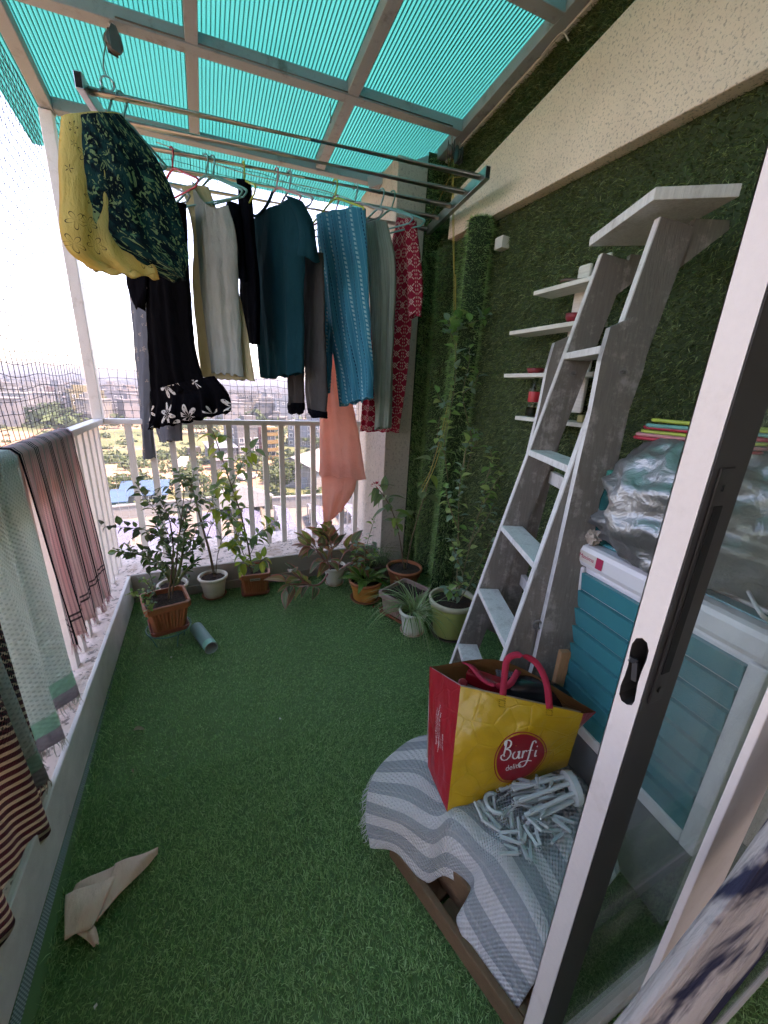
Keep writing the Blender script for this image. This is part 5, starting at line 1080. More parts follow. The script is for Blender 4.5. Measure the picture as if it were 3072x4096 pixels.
# 3 twiggy plant
t, z = round_pot('round_pot', 'cream ribbed pot with rust stains and a brown saucer', -.030, 2.325, .077, .055, .128, M_creampot, ribs=44, saucer=M_terra)
pl = plant('twiggy_plant', 'twiggy plant with a slanting brown trunk in the cream ribbed pot', (-.03, 2.325, z))
stem(pl, [(-0.0214,2.32,0.1402),(-0.0361,2.31,0.3065),(-0.0578,2.3,0.4564),(-0.076,2.29,0.5982),(-0.0945,2.28,0.7201)], .0075, .004, M_bark2)
for pts, n in (([(-0.0138,2.32,0.139),(0.0063,2.32,0.2668),(0.0342,2.33,0.3633),(0.0197,2.34,0.4343)], 3), ([(-0.0715,2.29,0.571),(-0.0886,2.27,0.7093),(-0.0693,2.27,0.7974)], 12), ([(-0.0602,2.3,0.4846),(-0.0071,2.3,0.5763),(0.0149,2.3,0.6426)], 12), ([(-0.047,2.3,0.3843),(-0.0028,2.31,0.4755),(0.0754,2.32,0.5215)], 7), ([(-0.0839,2.29,0.6387),(-0.1195,2.27,0.7365),(-0.1426,2.26,0.765)], 10), ([(0.0335,2.33,0.3545),(0.0677,2.33,0.4035),(0.0853,2.33,0.4744)], 4)):
    leafy(pl, stem(pl, pts, .003, .001, M_bark2, 12), n, LS, .048, t0=.35, up=.5)
# 4 chili plant
t, z = square_pot('square_pot', 'terracotta square ribbed pot with a small name plate, in the middle of the far row', .207, 2.305, .085, .068, .135, M_terra, .022, -4)
pp = MB().box((-.030, -.0945, .118), (.030, -.0905, .134)).build('name_plate', flat('plate_grey', (.45, .42, .38), .5), t, bevel=.002)
def text_mesh(txt, size, mat, M, parent, name='lettering', ext=.0006, shear=0.0, space=1.0, align='CENTER'):
    cu = bpy.data.curves.new(name, 'FONT'); cu.body = txt; cu.size = size; cu.extrude = ext; cu.align_x = align; cu.align_y = 'CENTER'; cu.shear = shear; cu.space_character = space
    o = bpy.data.objects.new(name, cu); COL.objects.link(o); dg = bpy.context.evaluated_depsgraph_get(); me = bpy.data.meshes.new_from_object(o.evaluated_get(dg)); bpy.data.objects.remove(o); bpy.data.curves.remove(cu)
    me.materials.clear(); me.materials.append(mat); return inst(me, name, parent, M)
text_mesh('GALAXY', .0125, flat('letter_black', (.02, .02, .02), .6), Matrix.Translation((0, -.0952, .126)) @ Matrix.Rotation(R(90), 4, 'X'), t, ext=.0003, space=1.1)
pl = plant('chili_plant', 'tall leafy chili plant with yellow-green leaves in the middle of the far row', (.207, 2.305, z))
main = stem(pl, [(0.1967,2.3,0.1298),(0.1796,2.3,0.3121),(0.1494,2.29,0.5242),(0.1097,2.28,0.6956),(0.0689,2.27,0.8686),(0.0344,2.26,1.018)], .0058, .0022, M_bark2, 26)
leafy(pl, main, 34, LC, .082, t0=.35, up=.2)
for pts, n in (([(0.2026,2.3,0.1383),(0.1448,2.25,0.2921),(0.1133,2.22,0.4381),(0.0887,2.2,0.5305)], 16), ([(0.1778,2.3,0.3275),(0.2449,2.27,0.4054),(0.2976,2.25,0.451),(0.3401,2.24,0.4793)], 13), ([(0.1682,2.29,0.4068),(0.1083,2.26,0.5093),(0.0498,2.24,0.5622),(0.0093,2.23,0.5955)], 15), ([(0.1097,2.28,0.6956),(0.1508,2.27,0.7756),(0.1919,2.26,0.8673),(0.237,2.25,0.9065)], 11), ([(0.1393,2.29,0.5674),(0.081,2.26,0.6487),(0.0381,2.24,0.7223)], 12), ([(0.2022,2.3,0.1289),(0.2377,2.24,0.2227),(0.2612,2.2,0.2671)], 9), ([(0.1913,2.3,0.1306),(0.1521,2.22,0.2442),(0.1243,2.18,0.2661)], 9), ([(0.1869,2.3,0.2501),(0.2199,2.26,0.3528),(0.2323,2.25,0.4141)], 8), ([(0.1587,2.29,0.466),(0.1175,2.24,0.4018),(0.0814,2.2,0.3502)], 8)):
    leafy(pl, stem(pl, pts, .0028, .001, M_gstem, 12), int(n*1.3), LC, .076, t0=.2, up=.4, droop=.25)
# 5 aglaonema
t, z = round_pot('round_pot', 'white ribbed pot with a rusty foot under the pink leaved plant', .704, 2.235, .070, .048, .125, M_whitepot, ribs=40, saucer=M_creampot)
pl = plant('aglaonema', 'broad leaved plant with pink veined green and red leaves', (.704, 2.235, z))
for pts, n in (([(0.6885,2.23,0.1035),(0.6783,2.22,0.2479),(0.6716,2.22,0.3446)], 10), ([(0.6665,2.22,0.1116),(0.5935,2.2,0.2516),(0.5359,2.18,0.3143)], 10), ([(0.7075,2.22,0.1051),(0.7593,2.19,0.2331),(0.799,2.17,0.2685)], 10), ([(0.6482,2.2,0.0973),(0.5712,2.12,0.0777),(0.489,2.08,0.1124),(0.4168,2.06,0.2017)], 9), ([(0.489,2.08,0.1124),(0.4094,2.03,0.1517),(0.3641,2.0,0.1748)], 5), ([(0.714,2.21,0.0987),(0.7554,2.13,0.1785),(0.7941,2.1,0.2022)], 8), ([(0.673,2.2,0.1099),(0.6244,2.12,0.2185),(0.601,2.08,0.255)], 7), ([(0.6785,2.22,0.2154),(0.6503,2.23,0.3117),(0.6349,2.24,0.3572)], 6)):
    P_ = stem(pl, pts, .0065, .004, M_pstem, 12); leafy(pl, P_, int(n*1.4), LA, .135, t0=.4, up=1.1, spread=.7, droop=.05, jit=.25)
# 6 orange pot
t, z = round_pot('round_pot', 'bright orange round pot with a saucer', .828, 1.985, .098, .074, .125, M_orange, saucer=M_terra, lipmat=M_terra)
pl = plant('peace_lily', 'fresh green lily-like plant in the orange pot', (.828, 1.985, z))
for k in range(46):
    a = random.uniform(0, 6.28); p = (.828+math.cos(a)*.045*random.random(), 1.985+math.sin(a)*.045*random.random(), z)
    place_leaf(pl, random.choice(LL), p, (math.cos(a)*.8, math.sin(a)*.8, random.uniform(.3, 1.6)), random.uniform(.085, .15), roll=random.gauss(0, .3))
for pts in ([(0.816,2.0,0.1651),(0.8343,2.02,0.3091),(0.8689,2.04,0.419),(0.9054,2.05,0.5257)], [(0.7972,1.99,0.1573),(0.761,2.0,0.297),(0.7793,2.0,0.3845)], [(0.847,2.0,0.1601),(0.8763,2.0,0.2809),(0.9015,2.0,0.3391)]):
    leafy(pl, stem(pl, pts, .003, .0012, M_gstem, 14), 15, LV, .042, t0=.15, up=.4)
# 7 dark planter with fine grass behind the orange pot
pt, z = square_pot('rectangular_planter', 'dark low rectangular planter against the far kerb', .955, 2.215, .075, .062, .115, M_darkpot, .004, 4, tray=False, asp=1.9)
pl = plant('fine_grass', 'fine wispy grass in the dark planter', (.955, 2.215, z)); mb = MB()
for k in range(170):
    a, l = random.uniform(0, 6.28), random.uniform(.1, .24); b = Vector((.955+random.uniform(-.12, .12), 2.215+random.uniform(-.05, .05), z)); d = Vector((math.cos(a), math.sin(a), 0)); mb.tube([b, b+d*l*.25+Vector((0, 0, l*.55)), b+d*l*.7+Vector((0, 0, l*.5))], [.0011, .0009, .0003], 3, caps=False)
o = mb.build('grass_blades', flat('fine_grass', (.10, .19, .06), .6), pl); o['kind'] = 'stuff'
# 8 terracotta round pot with the red flower
t, z = round_pot('round_pot', 'terracotta round pot beside the pillar holding the red flowered plant', 1.125, 2.045, .112, .085, .135, M_terra)
pl = plant('ixora', 'lanky plant with long leaves and one red flower head by the pillar', (1.125, 2.045, z))
s1 = stem(pl, [(1.1217,2.04,0.1233),(1.086,2.04,0.2996),(1.0427,2.04,0.4616),(0.9727,2.03,0.6055),(0.8844,2.02,0.7138)], .0045, .0022, M_bark2, 22); leafy(pl, s1, 19, LI, .12, t0=.42, up=.45, droop=.1)
s2 = stem(pl, [(1.1321,2.04,0.1216),(1.1471,2.02,0.3318),(1.1777,2.0,0.523),(1.2023,1.98,0.6761),(1.2218,1.97,0.821),(1.2518,1.96,0.9741)], .0045, .002, M_bark2, 24); leafy(pl, s2, 15, LI, .12, t0=.5, up=.45, droop=.15)
s3 = stem(pl, [(1.1252,2.04,0.1227),(1.1308,2.06,0.2859),(1.1383,2.07,0.442)], .0025, .0015, M_gstem, 10)
M_red = flat('red_petal', (.42, .012, .04), .5, transl=.3); fl = leaf_mesh('petal', M_red, .45, .2, .1, n=3); top = Vector(s1[-1])
for k in range(26):
    a = k*2.4; e = random.uniform(-.1, 1.2); q = Vector((math.cos(a)*math.cos(e), math.sin(a)*math.cos(e), math.sin(e))); o = place_leaf(pl, fl, top+q*.014, q+Vector((random.gauss(0, .3), random.gauss(0, .3), random.gauss(0, .3))), .020); o.name = 'petal'
# 9 empty planter, 10 spiky plant, 11 green pot
t, z = square_pot('rectangular_planter', 'dusty pinkish rectangular planter behind the spiky plant', .985, 1.765, .098, .082, .125, M_brownpot, .020, 24, asp=1.25)
t, z = round_pot('round_pot', 'white ribbed pot with rust marks holding the spiky plant', .938, 1.570, .072, .052, .128, M_whitepot, ribs=40, saucer=M_creampot)
pl = plant('spider_plant', 'spiky plant with long thin drooping blades in front of the green pot', (.938, 1.57, z)); mb_ = None
ML_sp = [m_leaf('leaf_spider_a', (0.112, 0.240, 0.080), (0.240, 0.400, 0.144), transl=.2), m_leaf('leaf_spider_b', (0.192, 0.320, 0.160), (0.416, 0.528, 0.272), transl=.2)]
def blade_mesh(m, l, droop, w=.0042):
    mb = MB(); rows = []
    for i in range(9):
        t = i/8; x = l*t*(1-.25*droop*t); zz = l*(.55*t-droop*t*t); ww = w*(1-t**2.5)+.0004; rows.append([(-ww/2, x, zz+.001), (0, x, zz), (ww/2, x, zz+.001)])
    mb.grid(rows, [[(0, i/8), (.5, i/8), (1, i/8)] for i in range(9)]); return mesh_only(mb, 'leaf', m, smooth=True)
BL = [blade_mesh(ML_sp[k % 2], l, d) for k, (l, d) in enumerate(((.16, .3), (.20, .6), (.24, .8), (.27, 1.0), (.22, 1.2), (.14, .0)))]
for k in range(150):
    a = random.uniform(0, 6.28); me = random.choice(BL); inst(me, 'leaf', pl, Matrix.Translation((.938+math.cos(a)*.03*random.random(), 1.57+math.sin(a)*.03*random.random(), z)) @ Matrix.Rotation(a, 4, 'Z') @ Matrix.Rotation(random.uniform(-.25, .6), 4, 'X') @ Matrix.Scale(random.uniform(.9, 1.5), 4))
t, z = round_pot('round_pot', 'large olive green pot with a pale rim beside the ladder', 1.128, 1.495, .118, .088, .205, M_greenpot, saucer=M_darkpot, lipmat=M_potrim, lip=.022, soil=.03)
pl = plant('climbing_shrub', 'leggy green shrub climbing the grass wall from the green pot', (1.128, 1.495, z))
for pts, n, sz in (([(1.1555,1.5,0.1822),(1.1522,1.52,0.3926),(1.1393,1.53,0.5979),(1.1348,1.55,0.7886),(1.1511,1.57,0.9016)], 30, .040), ([(1.1555,1.5,0.1822),(1.1797,1.5,0.3437),(1.2267,1.52,0.5407),(1.2769,1.54,0.7078),(1.3065,1.56,0.8494)], 28, .040), ([(1.1631,1.49,0.1863),(1.2086,1.47,0.2992),(1.279,1.46,0.4796),(1.3437,1.47,0.648)], 18, .036), ([(1.1335,1.53,0.5985),(1.0892,1.56,0.7168),(1.0698,1.58,0.809)], 14, .040), ([(1.25,1.53,0.6374),(1.3169,1.53,0.7823),(1.3871,1.53,0.9007)], 20, .040), ([(1.1555,1.5,0.1822),(1.0737,1.44,0.2854),(1.0133,1.4,0.3434)], 10, .036), ([(1.1567,1.57,0.9014),(1.1916,1.6,1.0116),(1.2685,1.62,1.0781)], 16, .042), ([(1.3065,1.56,0.8494),(1.3332,1.57,0.9191),(1.3162,1.58,1.0012)], 14, .042), ([(1.1555,1.5,0.1822),(1.1292,1.46,0.2914),(1.1356,1.43,0.3452)], 10, .034), ([(1.1797,1.5,0.3437),(1.1067,1.48,0.469),(1.0679,1.48,0.5618)], 12, .036), ([(1.1881,1.5,0.5013),(1.257,1.48,0.628),(1.3135,1.48,0.7345)], 14, .036)):
    leafy(pl, stem(pl, pts, .0038, .0012, M_vstem, 18), n, LV, sz*1.3, t0=.22, up=.4)
vine = plant('climbing_vine', 'thin vine with glossy leaves twining up the yellow cord and turf roll', (1.2656,1.85,0.7882))
for pts, n, sz in (([(1.2482,1.82,0.7684),(1.2129,1.84,0.9778),(1.2355,1.84,1.1787),(1.2424,1.84,1.3694),(1.2253,1.86,1.5503),(1.2332,1.9,1.6612)], 34, .052), ([(1.3345,1.78,0.8002),(1.3496,1.77,0.9859),(1.292,1.77,1.1357),(1.2525,1.77,1.2537),(1.2692,1.77,1.392),(1.2643,1.77,1.4911)], 30, .046), ([(1.2236,1.86,1.5168),(1.1893,1.85,1.5567),(1.1839,1.86,1.6114)], 14, .060), ([(1.2338,1.86,1.5511),(1.2474,1.85,1.5953),(1.2544,1.86,1.6407)], 12, .056), ([(1.2186,1.84,0.9258),(1.1648,1.84,1.0038),(1.173,1.85,1.1276)], 10, .05), ([(1.3532,1.77,0.9601),(1.4098,1.76,1.0633),(1.4064,1.76,1.1876)], 14, .046), ([(1.2525,1.77,1.2537),(1.3051,1.75,1.3027),(1.3247,1.75,1.3724)], 10, .04), ([(1.2355,1.84,1.1787),(1.1673,1.83,1.2014),(1.1336,1.83,1.2475)], 9, .05), ([(1.2373,1.77,1.5849),(1.3111,1.76,1.6125),(1.342,1.76,1.637)], 8, .05)):
    leafy(vine, stem(vine, pts, .0024, .001, M_vstem, 18), n, LV, sz*1.25, t0=.05, up=.35)
# ---- things lying on the turf
def cardboard_tube():
    a, b = Vector((-0.1262,1.9576,0.031)), Vector((-0.0581,1.7546,0.031)); t = thing('cardboard_tube', 'mint and grey round paper tube lying open on the turf', 'tube', (a+b)/2); d = (b-a).normalized(); x, y, _ = frame(d); r = .031
    g = G('tube_print'); X, Y, Z = g.xyz(g.coord('UV')); n = g.noise(40, g.coord('UV'), 4); c = g.mix(n, (.10, .26, .24), (.22, .36, .33)); c = g.mix((Y > .34)*(Y < .80)*(X > .55), c, (.09, .12, .15)); c = g.mix((Y > .34)*(Y < .80)*(X > .55)*(g.noise(90, g.vm('MULTIPLY', g.coord('UV'), (3, 1, 1)), 1) > .58), c, (.32, .42, .45)); c = g.mix(Y > .82, c, (.16, .48, .36))
    m = g.finish(c, .5); mb = MB(); rows, uv = [], []
    for i in range(13):
        f = i/12; rows.append([a.lerp(b, f)+(x*math.cos(q)+y*math.sin(q))*r for q in [k*2*math.pi/32 for k in range(33)]]); uv.append([(k/32, f) for k in range(33)])
    mb.grid(rows, uv); mb.build('wall', m, t, smooth=True)
    mb = MB(); mb.tube([a+d*.004, b-d*.0005], r-.002, 32, caps=False); mb.build('lining', flat('tube_lining', (.40, .47, .46), .5), t, smooth=True)
    mb = MB(); P = [(x*math.cos(q), y*math.sin(q)) for q in [k*2*math.pi/32 for k in range(32)]]; mb.grid([[b+(p+s)*(r-.002) for p, s in P], [b+(p+s)*(r+.0005) for p, s in P]], closed=True); mb.grid([[a+(p+s)*(r-.001) for p, s in P], [a+(p+s)*.001 for p, s in P]], closed=True); mb.build('rim', flat('tube_edge', (.5, .5, .46), .6), t)
cardboard_tube()
def rag():
    m = m_cloth('cloth_rag', (.88, .60, .48), .15, weave=700, crease=.3); t = thing('cloth_rag', 'beige pink cloth scrap folded to a long point on the turf', 'cloth', (-0.335,0.8398,0.015))
    def sheet(name, pts, z0, lift, puff):
        n = 16; rows, uv = [], []
        A, B, C, D = [Vector(p) for p in pts]
        for i in range(n+1):
            row, u_ = [], []
            for k in range(n+1):
                u, v = k/n, i/n; p = A.lerp(B, u).lerp(D.lerp(C, u), v); p.z = z0+lift*v*u+puff*math.sin(math.pi*u)*math.sin(math.pi*v)+.003*math.sin(7*u+5*v); row.append(p); u_.append((p.x, p.y))
            rows.append(row); uv.append(u_)
        o = MB().grid(rows, uv).build(name, m, t, smooth=True); s = o.modifiers.new('s', 'SOLIDIFY'); s.thickness = .003
    sheet('lower_fold', ((-0.4063,0.8586,0.014), (-0.394,0.8938,0.014), (-0.3099,0.9066,0.014), (-0.3306,0.7908,0.014)), .014, 0, .012)
    sheet('upper_fold', ((-0.4066,0.8664,0.03), (-0.3015,0.8666,0.03), (-0.3332,0.7701,0.03), (-0.385,0.7706,0.03)), .030, .004, .012)
    sheet('point', ((-0.3096,0.9002,0.024), (-0.2109,0.899,0.02), (-0.2153,0.8865,0.02), (-0.3298,0.7852,0.024)), .026, -.004, .012)
    sheet('tail', ((-0.3677,0.7811,0.02), (-0.3343,0.782,0.02), (-0.3176,0.7395,0.018), (-0.3244,0.7391,0.018)), .020, 0, .008)
rag()
for k, (lab, p, s) in enumerate((('dry curled leaf on the turf below the left kerb', (-0.3385,1.3695,0.016), .05), ('tan dead leaf by the paper tube stand', (-0.1958,1.843,0.016), .03), ('dry leaf in front of the pink leaved plant', (0.541,2.2129,0.016), .03), ('tiny red petal fallen on the turf near the orange pot', (0.8402,1.8659,0.016), .018), ('brown leaf scrap on the turf below the towels', (-0.3124,1.202,0.016), .016))):
    me = leaf_mesh('fallen_leaf', M_red if 'red' in lab else flat('dead_leaf_%d' % k, (.36, .27, .19), .8), .4, .4, .4, .04, seed=k); o = inst(me, 'fallen_leaf', None, Matrix.Translation(p) @ Matrix.Rotation(1.2*k-1.4, 4, 'Z') @ Matrix.Scale(s, 4)); tag(o, lab, 'leaf')
for k, p in enumerate(((-0.4575,1.102,0.014), (-0.3037,0.6334,0.014), (0.1729,1.2296,0.014), (-0.2317,1.7716,0.014))):
    o = MB().prism([(-.004, -.002), (.003, -.003), (.005, .001), (-.001, .003)], .003, Matrix.Translation(p) @ Matrix.Rotation(k, 4, 'Z')).build('paper_scrap', flat('paper_%d' % k, (.7, .68, .64), .8)); tag(o, 'tiny white paper scrap on the turf %s' % ('near the kerb', 'at the bottom edge', 'in mid floor', 'below the plant stand')[k], 'scrap')


# ================================================================ RIGHT SIDE: LADDER, SHELF, WASHING MACHINE, CRATE, BAG
from mathutils import noise as mnoise
def m_oldwood(name, col, grain=(1, 1, .06), lines=70, wear=.5, white=None):
    """painted, worn boards: grain runs along local z"""
    g = G(name); v = g.vm('MULTIPLY', g.coord(), grain); n = g.noise(lines*2.6, v, 4, .6); n2 = g.noise(17, detail=7, rough=.75); n3 = g.noise(160, detail=3)
    c = g.mix(g.smooth(n, .3, .7)*.5+n3*.5, tuple(q*.78 for q in col), tuple(min(1, q*1.16) for q in col)); c = g.mix(g.smooth(n2*.6+g.noise(26, v, 5, .7)*.4, .50, .62)*wear, c, white or tuple(q*.6 for q in col))
    return g.finish(c, .75, bump=n, bstr=.45, bdist=.003)
M_lad_grey = m_oldwood('ladder_grey_paint', (.165, .148, .128), wear=.75, white=(.36, .33, .30)); M_lad_white = m_oldwood('ladder_white_paint_lit', (.64, .63, .61), wear=.45, white=(.30, .27, .25))
M_bolt = flat('bolt_steel', (.20, .19, .18), .5, metal=.6)
LF = Vector((.857, 1.154, 0)); LD = Vector((.41, .912, 0)); LL_ = Vector((.912, -.41, 0)); SL = .2066
def lad(z, f=0.0, b=0.0):
    """point on the ladder: height z, f = 0 far .. 1 near stringer, b = set back"""
    q = (LL_-Vector((0, 0, SL))).normalized(); return LF+LL_*SL*z+Vector((0, 0, z))-LD*(.445-.095*z)*f+q*b
def plank(mb, a0, a1, w, b0, b1, th):
    """board between two points (front edges), th along w direction, set back b0..b1"""
    q = (LL_-Vector((0, 0, SL))).normalized(); vs = [p+w*s*th+q*b for p in (a0, a1) for b in (b0, b1) for s in (0, 1)]
    return mb.add(vs, [(0,1,3,2), (6,7,5,4), (0,4,5,1), (2,3,7,6), (0,2,6,4), (1,5,7,3)])
def ladder():
    t = thing('step_ladder', 'old wooden step ladder in worn white and grey paint, edges coloured as lit, leaning folded on the wall', 'ladder', LF)
    for f, w in ((0, -LD), (1, LD)):
        mb = MB(); plank(mb, lad(0.005, f), lad(1.688, f), w, .0035, .092, .022); mb.build('stringer', M_lad_grey, t)
        mb = MB(); plank(mb, lad(0.006, f), lad(1.687, f), w, 0, .0034, .0215); mb.build('stringer_edge', M_lad_white, t)  # white strip: light from the left put into the edge colour
    for z in (.232, .494, .763, 1.052, 1.375):
        a, b = lad(z, 0)-LD*.0225, lad(z, 1)+LD*.0225; mb = MB(); mb.add([p+LL_*s+Vector((0, 0, h)) for p in (a, b) for s in (.001, .082) for h in (0, .021)], [(0,1,3,2), (6,7,5,4), (0,4,5,1), (2,3,7,6), (0,2,6,4), (1,5,7,3)]); mb.build('tread', M_lad_white, t, bevel=.002)
    P = [Vector(p) for p in ((1.1202,1.0073,1.7), (0.9914,0.7303,1.7), (1.1326,0.6276,1.7))]; P.append(P[0]+(P[2]-P[1])); MB().add([p+Vector((0, 0, h)) for h in (0, .026) for p in P], [(0,1,2,3), (7,6,5,4), (0,4,5,1), (1,5,6,2), (2,6,7,3), (3,7,4,0)]).build('top_plate', M_lad_white, t, bevel=.002)
    for f, w in ((0, -LD), (1, LD)):
        a = lad(1.688, f); mb = MB(); b0 = a+LL_*.09; tri = [b0, b0+LL_*.085, b0+LL_*.088-Vector((0, 0, .02)), b0-LL_*.02-Vector((0, 0, .115))]; mb.add([p+w*s for s in (.002, .02) for p in tri], [(0,1,2,3), (7,6,5,4), (0,4,5,1), (1,5,6,2), (2,6,7,3), (3,7,4,0)]); mb.build('bracket', M_lad_grey, t)
    poly = [(0.2568,1.429),(0.3138,1.4567),(0.364,1.4307),(0.3635,1.4142),(0.3588,1.3241),(0.3403,1.2299),(0.3269,0.9529),(0.2831,0.3878),(0.2733,0.2591),(0.1627,0.3151),(0.184,0.4702),(0.2299,1.0979),(0.241,1.2205),(0.2462,1.3484)]
    def leg(far):
        n = len(poly); vs = [LF+LL_*s+LD*((.0012+th) if far else -(.445-.095*z+.0012+th))+Vector((0, 0, max(z, .004))) for th in (0, .022) for s, z in poly]
        mb = MB(); mb.cur = 0; mb.add(vs, [tuple(range(n)), tuple(range(2*n-1, n-1, -1))]+[(n+i, n+(i+1) % n, (i+1) % n, i) for i in range(n) if i not in (9, 10, 11, 12)]); mb.cur = 1; mb.add(vs, [(n+i, n+(i+1) % n, (i+1) % n, i) for i in (9, 10, 11, 12, 13)]); mb.build('rear_leg', [M_lad_grey, M_lad_white], t)  # left-hand edges coloured white as if lit from that side
    leg(False); leg(True)
    s0, z0 = poly[6]; mb = MB(); A = LF+LL_*(s0+.0)+Vector((0, 0, z0+.02)); mb.bar(A-LD*(.445-.095*z0), A, .02, .045); mb.build('rear_brace', M_lad_white, t, bevel=.002)
    for z in (.55, .25): s0 = lerp(poly[7][0], poly[6][0], (z-poly[7][1])/(poly[6][1]-poly[7][1])); A = LF+LL_*(s0-.012)+Vector((0, 0, z)); MB().bar(A-LD*(.445-.095*z), A, .02, .045).build('rear_brace', M_lad_white, t, bevel=.002)
    def bolt(c):
        mb = MB()
        for r, a, b, n in ((.0105, 0, .002, 18), (.0065, .002, .008, 6), (.0035, .009, .017, 8)): mb.tube([c-LD*a, c-LD*b], r, n)
        mb.build('bolt', M_bolt, t)
    b = [(0.3065,1.3228),(0.1678,1.3129)]; bolt(LF+LL_*b[0][0]-LD*(.445-.095*b[0][1]+.0235)+Vector((0, 0, b[0][1]))); bolt(lad(1.335, 0)+LL_*.05-LD*.0235)
    c = lad(.60, 1)+LL_*.06-LD*.004
    MB().tube([c+LL_*math.cos(a)*.012+Vector((0, 0, math.sin(a)*.015))-LD*.006 for a in [k*.5 for k in range(12)]], .003, 6).build('eye_hook', M_bolt, t, smooth=True)
    MB().tube([c-LD*.006, c-LD*.006+Vector((-.004, 0, -.08)), c-LD*.004+Vector((-.012, 0, -.20))], .0028, 5).build('hook_rod', M_bolt, t)
ladder()
# ---- wall shelf
M_shelf = m_oldwood('shelf_white', (.66, .64, .58), grain=(1, .08, 1), lines=60, wear=.3, white=(.5, .44, .36))
def shelf():
    t = thing('wall_shelf', 'white wooden ladder-like wall shelf with four short boards on the grass wall', 'shelf', (1.36, 1.2, 1.1))
    for y, z0, z1 in ((1.21, 1.12, 1.735), (1.135, 1.20, 1.75)): MB().box((1.343, y-.028, z0), (1.362, y+.028, z1)).build('upright', M_shelf, t, bevel=.008)
    for y0, y1, z in ((1.05, 1.345, 1.647), (1.06, 1.456, 1.512), (1.0, 1.456, 1.338), (.94, 1.348, 1.163)): MB().box((1.24, y0, z-.008), (1.342, y1, z+.008)).build('shelf_board', M_shelf, t, bevel=.002)
shelf()
def bottle():
    t = thing('plastic_bottle', 'small clear soda bottle with a red label on the lowest shelf board', 'bottle', (1.29, 1.305, 1.172), world=False)
    g = G('clear_plastic'); m = g.finish((.9, .95, .93), .05, trans=1.0, ior=1.25)
    MB().lathe([(0, 0), (.018, 0), (.023, .006), (.024, .03), (.0225, .05), (.024, .07), (.024, .105), (.019, .135), (.010, .158), (.0085, .165), (.0085, .172)], 24).build('bottle_wall', m, t, smooth=True)
    MB().lathe([(.0243, .060), (.0246, .062), (.0246, .100), (.0243, .102)], 24).build('label', flat('label_red', (.50, .02, .03), .4), t, smooth=True)
    MB().lathe([(0, .166), (.0098, .166), (.0102, .168), (.0102, .183), (.009, .185), (0, .185)], 16).build('cap', M_dark, t)
    MB().lathe([(0, .003), (.020, .003), (.0222, .010), (.0222, .038), (0, .038)], 20).build('oil', G('yellow_oil').finish((.55, .48, .05), .1, transl=.3), t, smooth=True)
bottle()
def bits():
    t = thing('black_cup', 'black plastic cup beside the soda bottle', 'cup', (1.285, 1.232, 1.172), world=False); MB().lathe([(0, .002), (.022, .002), (.026, .065), (.028, .066), (.028, .069), (.024, .069), (.020, .006), (0, .006)], 20).build('cup_wall', M_dark, t, smooth=True)
    o = MB().lathe([(0, 0), (.026, 0), (.030, .004), (.036, .020), (.034, .021), (.027, .006), (0, .005)], 40, flute=26, fl=.004, f0=3, f1=4).build('red_dish', flat('dish_red', (.22, .02, .025), .4), None, smooth=True); o.location = (1.29, 1.32, 1.347); tag(o, 'small scalloped dark red dish on the third shelf board', 'dish')
    o = MB().lathe([(0, 0), (.018, 0), (.028, .02), (.03, .034), (.027, .034), (0, .01)], 24).build('red_bowl', flat('bowl_red', (.25, .02, .03), .4), None, smooth=True); o.location = (1.29, 1.17, 1.521); tag(o, 'dark red bowl half hidden on the second shelf board', 'bowl')
    o = MB().tube(spline([(1.26, 1.235, 1.668), (1.265, 1.215, 1.672), (1.28, 1.17, 1.664), (1.285, 1.10, 1.662), (1.29, 1.06, 1.66)], 16), [.004]+[.006]*14+[.004], 8).build('garden_tool', flat('tool_brown', (.10, .055, .04), .5), None, smooth=True); tag(o, 'dark brown garden tool lying on the top shelf board', 'tool')
    for k, (y, s, lab) in enumerate(((1.035, .026, 'small gold wrapped box on the lowest shelf board'), (1.0, .022, 'tiny pale gold box at the end of the lowest shelf board'))):
        o = MB().box((-.014, -s/2, 0), (.014, s/2, s)).build('gift_box', flat('gold_%d' % k, (.42, .36, .14), .4), None, bevel=.003); o.location = (1.275, y, 1.172); o.rotation_euler = (0, 0, .3*k); tag(o, lab, 'box')
bits()
